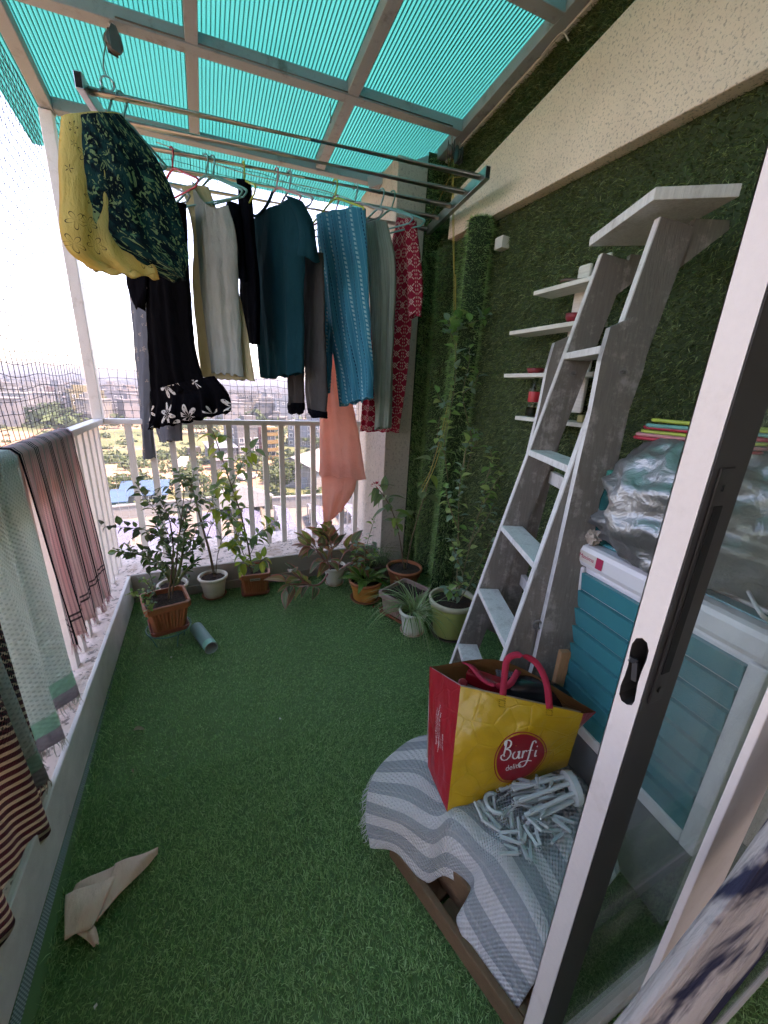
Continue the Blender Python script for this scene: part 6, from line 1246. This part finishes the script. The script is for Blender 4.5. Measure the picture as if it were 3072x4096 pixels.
# ---- washing machine
def washer():
    t = thing('washing_machine', 'white and teal top-loading washing machine behind the glass door', 'washing machine', (.8975, .236, 0), R(-6.8), world=False)
    Mw = flat('washer_white', (.70, .68, .68), .3, var=.05); Mt = flat('washer_teal', (.008, .22, .25), .22, var=.08, scale=3, coat=.4); Mg = flat('washer_grey', (.16, .17, .18), .5)
    MB().box((.012, .004, .05), (.40, .466, .80)).build('cabinet', Mw, t, bevel=.012)
    mb = MB(); 
    for lo, hi in (((0, 0, .30), (.011, .032, .795)), ((0, .438, .30), (.011, .47, .795)), ((0, .032, .30), (.011, .438, .335))): mb.box(lo, hi)
    mb.build('front_frame', Mw, t, bevel=.005)
    n = 8; h = (.785-.335)/n
    me = mesh_only(MB().add([(.006, .0325, 0), (.011, .0325, 0), (.011, .0325, h-.004), (-.004, .0325, h-.004), (.006, .4375, 0), (.011, .4375, 0), (.011, .4375, h-.004), (-.004, .4375, h-.004)], [(0,1,2,3), (7,6,5,4), (0,4,5,1), (1,5,6,2), (2,6,7,3), (3,7,4,0)]), 'slat', Mt)
    for k in range(n): inst(me, 'slat', t, Matrix.Translation((0, 0, .335+k*h)))
    MB().box((.004, .002, .05), (.0115, .468, .298)).build('base_panel', Mg, t, bevel=.004)
    mb = MB(); mb.box((-.006, -.004, .797), (.405, .474, .862)); mb.build('top_deck', Mw, t, bevel=.016)
    MB().box((.035, .19, .8625), (.30, .46, .874)).build('lid', Mt, t, bevel=.006); MB().box((.035, .012, .8625), (.07, .178, .867)).build('trim_strip', Mt, t, bevel=.002)
    MB().box((.078, .010, .8625), (.395, .175, .872)).build('control_panel', flat('panel_grey', (.52, .52, .53), .35), t, bevel=.004)
    for k, (x, y) in enumerate(((.16, .13), (.15, .055))):
        o = MB().lathe([(0, .872), (.038, .872), (.038, .876), (.026, .877), (.024, .892), (0, .893)], 28, (x, y, 0)).build('knob', Mw, t, smooth=True)
        MB().box((x-.006, y-.024, .893), (x+.006, y+.024, .903)).build('grip', Mw, o, bevel=.003)
    MB().box((-.0072, .375, .815), (-.006, .462, .846)).build('label_plate', flat('plate_cream', (.62, .55, .48), .4), t, bevel=.0005); MB().box((-.0076, .375, .815), (-.0073, .397, .846)).build('label_patch', flat('patch_red', (.48, .03, .08), .4), t)
    text_mesh('Maxima', .0165, flat('letter_red', (.48, .03, .08), .5), Matrix.Translation((-.0075, .430, .831)) @ Matrix.Rotation(R(-90), 4, 'Z') @ Matrix.Rotation(R(90), 4, 'X'), t, ext=.0003)
    for x, y in ((.04, .03), (.36, .03), (.04, .44), (.36, .44)): MB().tube([(x, y, 0), (x, y, .05)], .016, 10).build('foot', M_dark, t)
washer()
rope('white power lead lying over the washing machine controls', [(1.2036,0.4773,0.88), (1.0371,0.367,0.895), (0.889,0.2746,0.9), (0.9334,0.2676,0.87)], .004, flat('lead_white', (.6, .6, .58), .5), 'cable', name='power_lead')
def cover():
    g = G('silver_cover'); n = g.noise(9, detail=6, rough=.6, dist=.8); m = g.finish(g.mix(n, (.20, .21, .215), (.38, .39, .39)), .36, metal=.75, bump=g.noise(24, detail=5, rough=.55, dist=.5), bstr=.7, bdist=.012)
    c = Vector((1.115, .475, .985)); rows = []
    for i in range(49):
        ph = math.pi*i/48; row = []
        for k in range(96):
            th = 2*math.pi*k/96; d = Vector((math.sin(ph)*math.cos(th), math.sin(ph)*math.sin(th), math.cos(ph)))
            r = 1+.16*(1-2*abs(mnoise.noise(d*2.1+Vector((3, 1, 7)))))+.10*(1-2*abs(mnoise.noise(d*5+Vector((1, 9, 2)))))+.02*(1-2*abs(mnoise.noise(d*11)))
            p = c+Vector((d.x*.205*r, d.y*.235*r, d.z*.178*r)); p.x = min(p.x, 1.355); p.y = max(p.y, .262); p.z = max(p.z, .876+.004*abs(mnoise.noise(d*9))); row.append(p)
        rows.append(row)
    o = MB().grid(rows, closed=True).build('dust_cover', m, None, smooth=True); tag(o, 'crumpled silver dust cover bundled on top of the washing machine', 'cover')
cover()
def flat_hanger(label, c, ang, tilt, col):
    mb = MB(); w = .18
    mb.tube(spline([(-w, .05, 0), (-w*1.03, .035, 0), (-w*.5, -.005, 0), (0, -.045, 0), (w*.5, -.005, 0), (w*1.03, .035, 0), (w, .05, 0)], 26), .005, 7); mb.tube([(-w, .05, 0), (0, .055, 0), (w, .05, 0)], .004, 6)
    mb.tube([(0, -.045, 0), (0, -.07, 0)]+[(.018-.018*math.cos(a), -.07-.02*math.sin(a)-.012, 0) for a in [k*.4 for k in range(9)]], .0036, 6)
    o = mb.build('clothes_hanger', PLA[col], None, smooth=True); o.matrix_world = Matrix.Translation(c) @ Matrix.Rotation(ang, 4, 'Z') @ Matrix.Rotation(tilt, 4, 'Y'); tag(o, label, 'hanger', 'spare hangers on the dust cover')
for k, (col, nm) in enumerate((('red', 'lowest red'), ('pink', 'lower pink'), ('lime', 'middle lime'), ('red', 'upper red'), ('teal', 'pale teal'), ('lime', 'topmost lime'))):
    flat_hanger('%s spare hanger in the pile on the silver cover' % nm, (1.075+.004*k, .47-.004*k, 1.165+.0085*k), -1.05+.05*math.sin(k*2.1), .02*math.sin(k*3), col)
def teal_bottle():
    t = thing('water_bottle', 'teal plastic water bottle standing behind the silver bundle', 'bottle', (1.012, .672, .863), world=False); g = G('teal_plastic'); m = g.finish((.01, .20, .20), .15, trans=.6, ior=1.3, transl=.15)
    MB().lathe([(0, 0), (.032, 0), (.037, .008), (.037, .13), (.030, .158), (.0285, .165), (.0285, .172)], 28).build('bottle_wall', m, t, smooth=True); MB().lathe([(0, .172), (.031, .172), (.0325, .175), (.0325, .205), (.030, .209), (0, .209)], 28).build('cap', flat('cap_teal', (.01, .26, .20), .35), t, smooth=True)
teal_bottle()
def crumple(label, c, s, m):
    rows = []
    for i in range(13):
        ph = math.pi*i/12; row = []
        for k in range(20):
            th = 2*math.pi*k/20; d = Vector((math.sin(ph)*math.cos(th), math.sin(ph)*math.sin(th), math.cos(ph))); r = s*(.8+.6*mnoise.noise(d*3+Vector(c)*5)); p = Vector(c)+d*r; row.append(p)
        rows.append(row)
    o = MB().grid(rows, closed=True).build('crumpled_paper', m, None); tag(o, label, 'paper')
crumple('crumpled brown and white wrapper by the washing machine label', (.965, .672, .885), .024, flat('wrapper', (.40, .32, .26), .6, var=.5, scale=40))
o = MB().box((-.014, -.009, 0), (.014, .009, .575)).build('wooden_stick', m_oldwood('raw_wood', (.30, .16, .08), lines=90, wear=.3), None, bevel=.002); o.location = (.868, .615, .003); o.rotation_euler = (0, 0, -.35); tag(o, 'bare brown wooden batten standing between bag and washing machine', 'batten')
# ---- crate, rug, towel
M_wood = m_oldwood('crate_wood', (.17, .095, .05), grain=(1, .06, 1), lines=80, wear=.4)
CU, CV = Vector((.243, -.970, 0)), Vector((.970, .243, 0)); C0 = Vector((.372, .651, 0))
def crate():
    t = thing('wooden_crate', 'low brown wooden crate on the turf at the lower right', 'crate', C0)
    def P(a, b, z): return C0+CU*a+CV*b+Vector((0, 0, z))
    def board(name, a0, a1, b0, b1, z0, z1): MB().add([P(a, b, z) for a in (a0, a1) for b in (b0, b1) for z in (z0, z1)], [(0,1,3,2), (6,7,5,4), (0,4,5,1), (2,3,7,6), (0,2,6,4), (1,5,7,3)]).build(name, M_wood, t, bevel=.003)
    board('side_board', 0, .41, 0, .018, .004, .058); board('side_board', 0, .41, .462, .48, .004, .058); board('end_board', -.0, .018, .019, .461, .004, .056); board('end_board', .392, .41, .019, .461, .004, .056)
    for k in range(5): board('floor_slat', .022+k*.074, .022+k*.074+.066, .019, .461, .006, .018)
    board('inner_wall', .0185, .3915, .06, .072, .019, .12)
    t = thing('folded_rug', 'folded braided rug inside the wooden crate under the towel', 'rug', P(.2, .25, .02)); g = G('braided_rug'); v = g.vm('MULTIPLY', g.coord(), (1, 1, 1.6)); w = g.voro(85, v); n = g.noise(6)
    m = g.finish(g.mix(g.smooth(w, .15, .5), g.mix(g.smooth(n, .45, .55), (.36, .33, .30), (.30, .22, .10)), (.07, .06, .055)), .95, bump=w, bstr=-.8, bdist=.006)
    MB().add([P(a, b, z) for a in (.03, .385) for b in (.078, .44) for z in (.02, .178)], [(0,1,3,2), (6,7,5,4), (0,4,5,1), (2,3,7,6), (0,2,6,4), (1,5,7,3)]).build('rug_stack', m, t, bevel=.02)
crate()
def towel():
    def c_t(g, x, y, uv):
        s = g.m('FRACT', y*13.0+.1); b = g.mix(s < .46, (.36, .395, .41), (.72, .71, .70)); b = g.mix((s > .60)*(s < .66), b, (.46, .47, .48)); return g.mix(g.noise(90, uv, 2)*.3, b, (.40, .43, .44))
    m = m_towel('towel_grey_stripe', c_t, 175, .8, .08)
    rows = [[(0.3054,0.636,0.1), (0.3675,0.6083,0.085), (0.4142,0.5375,0.055), (0.4595,0.5114,0.088), (0.4893,0.4551,0.09), (0.4424,0.436,0.07), (0.4536,0.3802,0.045), (0.465,0.3361,0.045), (0.4833,0.2768,0.035)],
            [(0.3086,0.6799,0.135), (0.3777,0.6167,0.14), (0.4277,0.5482,0.125), (0.4656,0.5206,0.16), (0.4971,0.4631,0.155), (0.4852,0.432,0.15), (0.4936,0.3852,0.13), (0.5026,0.333,0.12), (0.515,0.2754,0.105)],
            [(0.3208,0.7067,0.168), (0.3943,0.6287,0.186), (0.4443,0.5636,0.19), (0.4894,0.5506,0.222), (0.5205,0.4766,0.215), (0.5338,0.4331,0.222), (0.5408,0.3863,0.212), (0.541,0.3262,0.205), (0.5333,0.268,0.19)],
            [(0.3434,0.7373,0.192), (0.4361,0.6756,0.2), (0.486,0.6038,0.203), (0.5481,0.5838,0.213), (0.5882,0.5179,0.211), (0.6073,0.4707,0.213), (0.6121,0.4088,0.209), (0.6051,0.3408,0.205), (0.5893,0.2748,0.195)],
            [(0.3903,0.7728,0.196), (0.4939,0.727,0.204), (0.535,0.6484,0.205), (0.6062,0.6156,0.206), (0.6584,0.5603,0.206), (0.6836,0.5022,0.206), (0.6874,0.4294,0.205), (0.6776,0.3581,0.203), (0.649,0.2834,0.198)],
            [(0.4786,0.808,0.196), (0.5825,0.7667,0.203), (0.6312,0.6877,0.204), (0.71,0.6559,0.204), (0.7739,0.5976,0.204), (0.7998,0.5339,0.204), (0.8039,0.4575,0.203), (0.7757,0.3747,0.202), (0.7331,0.2999,0.198)],
            [(0.5452,0.8178,0.196), (0.663,0.7828,0.203), (0.7259,0.7201,0.203), (0.8165,0.6838,0.203), (0.8812,0.6307,0.203), (0.9069,0.5607,0.203), (0.9106,0.483,0.202), (0.8651,0.3907,0.2), (0.8058,0.3125,0.198)]]
    nu, nv = 96, 60; cols = [spline(r, nu) for r in rows]; grid = [[None]*nu for _ in range(nv)]; uv = [[None]*nu for _ in range(nv)]
    for k in range(nu):
        c = spline([cols[i][k] for i in range(len(rows))], nv)
        for i in range(nv): p = Vector(c[i]); p.z += .004*mnoise.noise(Vector((k*.09, i*.12, 1))); grid[i][k] = p; uv[i][k] = (k/nu*.62, i/nv*.44)
    t = thing('towel', 'grey and white striped waffle towel thrown over the crate', 'towel', (0.5855,0.5124,0.2)); o = MB().grid(grid, uv).build('cloth', m, t, smooth=True); s = o.modifiers.new('s', 'SOLIDIFY'); s.thickness = .004
    mb = MB()
    for k in range(34):
        a = Vector(grid[int(lerp(4, 34, k/33))][0]); mb.tube([a, a+Vector((random.uniform(-.012, -.002), random.uniform(-.006, .006), -.006)), a+Vector((random.uniform(-.022, -.006), random.uniform(-.01, .01), random.uniform(-.025, -.008)))], [.0009, .0008, .0004], 4, caps=False)
    f = mb.build('fringe', flat('fringe_grey', (.5, .52, .52), .9), t); f['kind'] = 'stuff'
towel()
# ---- the shopping bag
def bag():
    t = thing('shopping_bag', 'yellow and red laminated shopping bag with a round red logo on the towel', 'bag', (0.6288,0.567,0.206))
    def m_lam(name, col):
        g = G(name); n = g.noise(13, detail=4, rough=.5); v = g.voro(16, feat='DISTANCE_TO_EDGE'); return g.finish(g.mix(n, tuple(q*.8 for q in col), tuple(min(1, q*1.1) for q in col)), .36, bump=g.smooth(v, .0, .05)*.12+g.noise(14, detail=4, rough=.6)*.8, bstr=.45, bdist=.012, coat=.1)
    My, Mr, Mi, Mb_ = m_lam('laminate_yellow', (.52, .31, .012)), m_lam('laminate_red', (.42, .016, .026)), flat('bag_lining', (.42, .39, .36), .8), m_lam('laminate_brown', (.17, .07, .02))
    FL, FR = Vector((0.5706,0.6789,0.5)), Vector((0.8068,0.4863,0.5)); BFL, BFR = Vector((0.4913,0.5731,0.212)), Vector((0.877,0.5366,0.235)); BL, BR = Vector((0.5541,0.8093,0.468)), Vector((0.8512,0.4821,0.492)); GB = Vector((0.5095,0.704,0.214)); BM = Vector((0.7477,0.7191,0.5)); BBR = Vector((0.9131,0.5504,0.23))+Vector((.03, .05, 0)); 
    def quad(a, b, c, d, bul=.0, cr=.006, sd=0.0):
        """surface u along a->b (top), v downwards to d->c"""
        nrm = (b-a).cross(d-a).normalized()
        if nrm.y > 0: nrm = -nrm
        def S_(u, v):
            p = a.lerp(b, u).lerp(d.lerp(c, u), v); k = math.sin(math.pi*min(1, max(0, u)))*math.sin(math.pi*min(1, max(0, v)))
            return p+nrm*(bul*k+cr*(mnoise.noise(Vector((u*4+sd, v*4, sd)))+.5*mnoise.noise(Vector((u*9, v*9+sd, 2))))*min(1, 8*u*(1-u)+.2)*min(1, 8*v*(1-v)+.15)), nrm
        return S_
    def sheet(name, S_, m, n=28):
        MB().grid([[S_(k/n, i/n)[0] for k in range(n+1)] for i in range(n+1)], [[(k/n, i/n) for k in range(n+1)] for i in range(n+1)]).build(name, m, t, smooth=True)
    front = quad(FL, FR, BFR, BFL, .022, .009, 1); sheet('front_panel', front, My)
    side = quad(BL, FL, BFL, GB, .006, .006, 4); sheet('side_gusset', side, Mr)
    sheet('side_gusset', quad(FR, BR, BBR, BFR, -.004, .004, 6), Mr, 14)
    mid = (BM+BL)/2
    # back panel: inside shows pale lining with a brown turned band at the rim
    n = 24; rim = spline([tuple(BL), tuple(BM), tuple(BR)], n+1); low = spline([tuple(GB+Vector((.0, .01, .02))), tuple(Vector((BM.x+.0, BM.y-.02, .22))), tuple(BBR)], n+1); rows = []
    for i in range(9): f = i/8; rows.append([Vector(rim[k]).lerp(Vector(low[k]), f)+Vector((0, 0, .0)) for k in range(n+1)])
    MB().grid(rows[:3]).build('rim_band', Mb_, t, smooth=True); MB().grid(rows[2:]).build('back_panel', Mi, t, smooth=True)
    inner = quad(FL+Vector((.004, .006, -.002)), FR+Vector((.003, .008, -.002)), BFR+Vector((.0, .02, .02)), BFL+Vector((.012, .02, .02)), -.012, .0, 1); sheet('lining', inner, Mi, 12)
    inner = quad(BL+Vector((.006, -.004, -.002)), FL+Vector((.004, .008, -.002)), BFL+Vector((.014, .03, .02)), GB+Vector((.016, 0, .02)), -.008, 0, 4); sheet('lining', inner, Mi, 12)
    bot = MB(); bot.add([GB, BFL, BFR, BBR, Vector((BM.x, BM.y, .215))], [(0, 1, 2, 3, 4)]); bot.build('base', Mr, t)
    # logo: discs, ring and lettering follow the crumpled front
    wu, wv = (FR-FL).length, (BFL-FL).length
    def on(S_, cu, cv, ku, kv):
        def f(x, y, o): p, nn = S_(cu+x*ku, cv-y*kv); return p+nn*o
        return f
    def disc(f, r0, r1, o, name, m):
        k = 48; rings = [r0+(r1-r0)*i/4 for i in range(5)]; MB().grid([[f(r*math.cos(2*math.pi*a/k), r*math.sin(2*math.pi*a/k), o) for a in range(k)] for r in rings], closed=True).build(name, m, t, smooth=True)
    Mred, Mwhite = flat('logo_red', (.30, .008, .018), .35), flat('logo_white', (.72, .76, .74), .45)
    f = on(front, .55, .62, 1/wu, 1.5/wv); R0 = .060
    disc(f, .0001, R0, .0012, 'logo_disc', Mred); disc(f, R0*1.06, R0*1.10, .0012, 'logo_ring', Mred)
    def stroke(mb, pts, w, f, sc, ox, oy, o=.002, n=22):
        P = spline(pts, n); L = []; Rr = []
        for i in range(n):
            a, b = P[max(0, i-1)], P[min(n-1, i+1)]; dx, dy = b[0]-a[0], b[1]-a[1]; l = math.hypot(dx, dy) or 1; ww = w*(.45+.75*abs(dy/l)); nx, ny = -dy/l*ww, dx/l*ww
            L.append(f((P[i][0]+nx)*sc+ox, (P[i][1]+ny)*sc+oy, o)); Rr.append(f((P[i][0]-nx)*sc+ox, (P[i][1]-ny)*sc+oy, o))
        mb.grid([L, Rr])
    def word(name, strokes, sc, ox, oy, w):
        for ch, ss in strokes:
            mb = MB()
            for s in ss: stroke(mb, s, w, f, sc, ox, oy)
            mb.build(name, Mwhite, t)
    word('lettering', (('B', [[(.35, 1.75), (.28, 2.1), (.7, 2.35), (1.05, 2.1), (.9, 1.6), (.45, 1.35), (.95, 1.25), (1.15, .65), (.75, .08), (.2, .1), (-.02, .5), (.25, .75), (.42, .5)], [(.5, 2.2), (.4, 1.4), (.3, .7)]]), ('a', [[(2.15, .8), (1.85, 1.0), (1.5, .75), (1.45, .3), (1.75, .02), (2.05, .25), (2.18, .8)], [(2.2, 1.0), (2.16, .4), (2.22, .05), (2.42, .12)]]), ('r', [[(2.62, 1.0), (2.62, .5), (2.6, .02)], [(2.62, .6), (2.8, .95), (3.0, .98), (3.08, .85)]]), ('f', [[(4.05, 1.95), (3.95, 2.2), (3.68, 2.15), (3.52, 1.5), (3.45, .6), (3.32, -.3), (3.0, -.95), (2.5, -1.05), (2.28, -.7), (2.6, -.42), (3.3, -.38), (3.85, -.5)], [(3.2, .98), (3.5, 1.02), (3.85, 1.0)]]), ('i', [[(4.2, 1.0), (4.17, .5), (4.2, .06), (4.42, .12)], [(4.2, 1.45), (4.24, 1.52), (4.2, 1.58)]])), .0205, -.050, -.002, .085)
    def conform(txt, size, f, ox, oy, rot=0.0, name='lettering', align='CENTER'):
        cu = bpy.data.curves.new(name, 'FONT'); cu.body = txt; cu.size = size; cu.align_x = align; cu.align_y = 'CENTER'; o = bpy.data.objects.new(name, cu); COL.objects.link(o); dg = bpy.context.evaluated_depsgraph_get(); me = bpy.data.meshes.new_from_object(o.evaluated_get(dg)); bpy.data.objects.remove(o)
        off = root_off(t); c, s = math.cos(rot), math.sin(rot)
        for v in me.vertices: x, y = v.co.x, v.co.y; v.co = f(x*c-y*s+ox, x*s+y*c+oy, .0022)-off
        me.materials.clear(); me.materials.append(Mwhite); q = bpy.data.objects.new(name, me); COL.objects.link(q); q.parent = t
    conform('delite', .018, f, -.016, -.0195)
    gu, gv = (FL-BL).length, (BFL-FL).length; fs = on(side, .5, .45, 1/gu, 1/gv)
    for k, (txt, sz) in enumerate((('Road No. 1, Banjara Hills, Hyderabad', .0070), ('contact@barfidelite.com | www.barfidelite.com', .0070), ('Customer Care: +91 901 981 6666', .0070))): conform(txt, sz, fs, -.012+k*.0095, -.008, R(90))
    conform('@@ barfidelite', .0070, fs, .022, -.03, R(90))
    # straps
    def strap(label, pts, w=.0085):
        P = spline(pts, 36); mb = MB(); A, B = [], []
        for i in range(36):
            d = Vector(P[min(35, i+1)])-Vector(P[max(0, i-1)]); wd = Vector((.75, -.62, 0)); wd = (wd-d.normalized()*wd.dot(d.normalized())).normalized(); A.append(Vector(P[i])+wd*w); B.append(Vector(P[i])-wd*w)
        o = mb.grid([A, B]).build('strap', flat('strap_red_'+label, (.50, .02, .05), .8, bump=.5, bscale=700), t, smooth=True); s = o.modifiers.new('s', 'SOLIDIFY'); s.thickness = .0025
    f1, f2 = front(.36, .03)[0], front(.74, .03)[0]
    strap('front', [tuple(f1), (0.673,0.6309,0.54), (0.6924,0.6478,0.575), (0.7237,0.6356,0.59), (0.7543,0.6083,0.575), (0.7539,0.566,0.545), tuple(f2)])
    strap('back', [(0.6543,0.7753,0.478), (0.6539,0.738,0.49), (0.6477,0.6776,0.495), (0.6692,0.6454,0.496), (0.7005,0.6358,0.5), (0.7628,0.6682,0.502)])
    Ms = flat('stitching', (.28, .17, .01), .8)
    for cu in (.36, .74):
        for k in range(14):
            a = k/14*4; e = int(a); q = a-e; x, y = ((q, 0), (1, q), (1-q, 1), (0, 1-q))[e]; p, nn = front(cu+(x-.5)*.028*1.6, .075+(y-.5)*.06); MB().box((-.0022, -.0006, -.0006), (.0022, .0006, .0006), Matrix.Translation(p+nn*.001)).build('stitch', Ms, t)
    # what is inside
    q = Vector((0.7889,0.634,0.47)); o = thing('appliance', 'dark kitchen appliance with a red side lying inside the shopping bag', 'appliance', q)
    Mk = flat('black_gloss', (.012, .012, .014), .18)
    rows = []
    for i in range(17):
        f_ = i/16; pz = lerp(-.10, .12, f_); rr_ = .058*math.sin(math.pi*min(1, f_*.9+.08))**.5; rows.append([q+Vector((.78, -.52, 0))*pz+Vector((.55, .6, 0))*math.cos(a)*rr_*.9+Vector((0, 0, math.sin(a)*rr_-.035)) for a in [k*2*math.pi/24 for k in range(24)]])
    MB().grid(rows, closed=True).build('housing', Mk, o, smooth=True)
    MB().box((-.05, -.018, -.02), (.05, .018, .02), Matrix.Translation((0.676,0.7072,0.462)) @ Matrix.Rotation(-.9, 4, 'Z')).build('red_side', flat('gloss_red', (.22, .008, .012), .25), o, bevel=.006)
    MB().tube([Vector((0.6304,0.7417,0.44)), Vector((0.6109,0.7189,0.465))], .014, 18).build('red_knob', flat('knob_red', (.30, .01, .02), .3), o, bevel=.004)
    mb = MB()
    for k in range(7):
        for j in range(5): c = Vector((0.7382,0.6836,0.478))+Vector((.78, -.52, 0))*(k-3)*.009+Vector((.3, .6, .2))*(j-2)*.009; mb.box((-.003, -.003, -.004), (.003, .003, .002), Matrix.Translation(c))
    f_ = mb.build('grille', flat('grille_grey', (.09, .09, .10), .4), o); f_['kind'] = 'stuff'
bag()
# ---- folding peg dryer
def peg_dryer():
    Mp = flat('mint_plastic', (.56, .63, .62), .4, var=.08, transl=.1); hub = Vector((0.8092,0.4728,0.262)); t = thing('peg_dryer', 'pale mint folding peg dryer with many clips lying on the towel', 'peg dryer', hub)
    ax = (Vector((0.6294,0.5178,0.235))-hub).normalized(); x, y, _ = frame(ax); mb = MB()
    for r0, r1, a, b in ((.0, .040, -.012, -.012), (.040, .041, -.012, .004), (.041, .030, .004, .008), (.030, .012, .008, .012)): mb.grid([[hub+ax*a+(x*math.cos(q)+y*math.sin(q))*max(r0, .0005) for q in [k*2*math.pi/28 for k in range(28)]], [hub+ax*b+(x*math.cos(q)+y*math.sin(q))*r1 for q in [k*2*math.pi/28 for k in range(28)]]], closed=True)
    mb.build('hub', Mp, t, smooth=False)
    ends = []
    for k in range(8):
        q = k*2*math.pi/8+.2; a = hub+(x*math.cos(q)+y*math.sin(q))*.028+ax*.008; b = hub+ax*.150+(x*math.cos(q)*.045+y*math.sin(q)*.028)+Vector((0, 0, -.010)); b.z = max(b.z, .216)
        MB().bar(a, b, .009, .007).build('arm', Mp, t, bevel=.0015); ends += [a.lerp(b, .45), a.lerp(b, .8), b]
    hk = [Vector((0.6103,0.5336,0.228))+Vector((math.cos(a)*.022, math.sin(a)*.026, .006)) for a in [.6+k*.42 for k in range(11)]]; MB().tube(hk, .0055, 8).build('hook', Mp, t, smooth=True)
    lev = [(-.0045, 0), (.0045, 0), (.004, .030), (.0025, .056), (-.0025, .056), (-.004, .030)]
    mb = MB()
    for s in (-1, 1): mb.prism(lev, .0075, Matrix.Rotation(s*.23, 4, 'Z') @ Matrix.Translation((-s*.0068, -.012, -.00375)))
    mb.tube([(-.011, .016, 0), (.011, .016, 0)], .0022, 6); mb.tube([(math.cos(a)*.004, -.018+math.sin(a)*.005, 0) for a in [k*math.pi/4 for k in range(8)]], .0012, 4, closed=True)
    me = mesh_only(mb, 'peg', Mp)
    spots = [(0.5675,0.522,0.222), (0.6174,0.5531,0.226), (0.6569,0.5589,0.236), (0.5816,0.4909,0.224), (0.6305,0.5009,0.232), (0.6794,0.5383,0.25), (0.7074,0.5308,0.262), (0.7383,0.5133,0.268), (0.6259,0.4484,0.226), (0.5835,0.4329,0.222), (0.6684,0.4611,0.24), (0.6139,0.4156,0.218), (0.7415,0.4831,0.262), (0.7317,0.4379,0.236), (0.6501,0.4272,0.226), (0.7153,0.4197,0.222), (0.5866,0.466,0.224), (0.6298,0.5765,0.228), (0.7039,0.468,0.252), (0.6648,0.5076,0.246), (0.5856,0.5394,0.222), (0.7725,0.5074,0.275)]
    for k, p in enumerate(spots): inst(me, 'peg', t, Matrix.Translation(p) @ Matrix.Rotation(k*2.2+random.uniform(-.5, .5), 4, 'Z') @ Matrix.Rotation(random.uniform(-.25, .3), 4, 'X') @ Matrix.Rotation(random.choice((0, .2, .45, -.3)), 4, 'Y') @ Matrix.Scale(.85, 4))
    for k, p in enumerate(spots[::2]):
        b = min(ends, key=lambda e: (e-Vector(p)).length); pts = spline([tuple(b), tuple(b.lerp(Vector(p), .5)-Vector((0, 0, .006))), tuple(p)], 10); mb = MB()
        for i in range(9): c = (Vector(pts[i])+Vector(pts[i+1]))/2; mb.tube([c+Vector((math.cos(a)*.0045, math.sin(a)*.0025*(1 if i % 2 else .2), math.sin(a)*.0025*(.2 if i % 2 else 1))) for a in [j*math.pi/4 for j in range(8)]], .0009, 4, closed=True)
        mb.build('chain', Mp, t)
peg_dryer()
# ---- curtain inside the room at the right
def curtain():
    def c_c(g, uv): n = g.noise(7, uv, 5, .6, 1.5); return g.mix(g.smooth(n, .52, .60), (.50, .46, .44), (.035, .04, .075))
    EL = [(.55, .05, 1.5)]+[(0.3309,0.05,0.9813),(0.3166,0.05,0.9659),(0.2989,0.05,0.9296),(0.2672,0.05,0.8968),(0.2322,0.05,0.8625),(0.1789,0.05,0.8232)]; m = m_cloth('curtain_print', c_c, .2); rows, uv = [], []
    for i in range(30):
        z = lerp(1.5, .0, i/29); row = []
        for k in range(40): u = k/39; x0 = np.interp(-z, [-e[2] for e in EL], [e[0] for e in EL]); row.append((x0+.16*u, .050+.012*math.sin(u*16+.5*math.sin(z*3)), z))
        rows.append(row); uv.append([(k/39*.6, z) for k in range(40)])
    o = MB().grid(rows, uv).build('curtain', m, None, smooth=True); tag(o, 'white curtain with navy flowers at the lower right edge inside the room', 'curtain'); s = o.modifiers.new('s', 'SOLIDIFY'); s.thickness = .002
curtain()
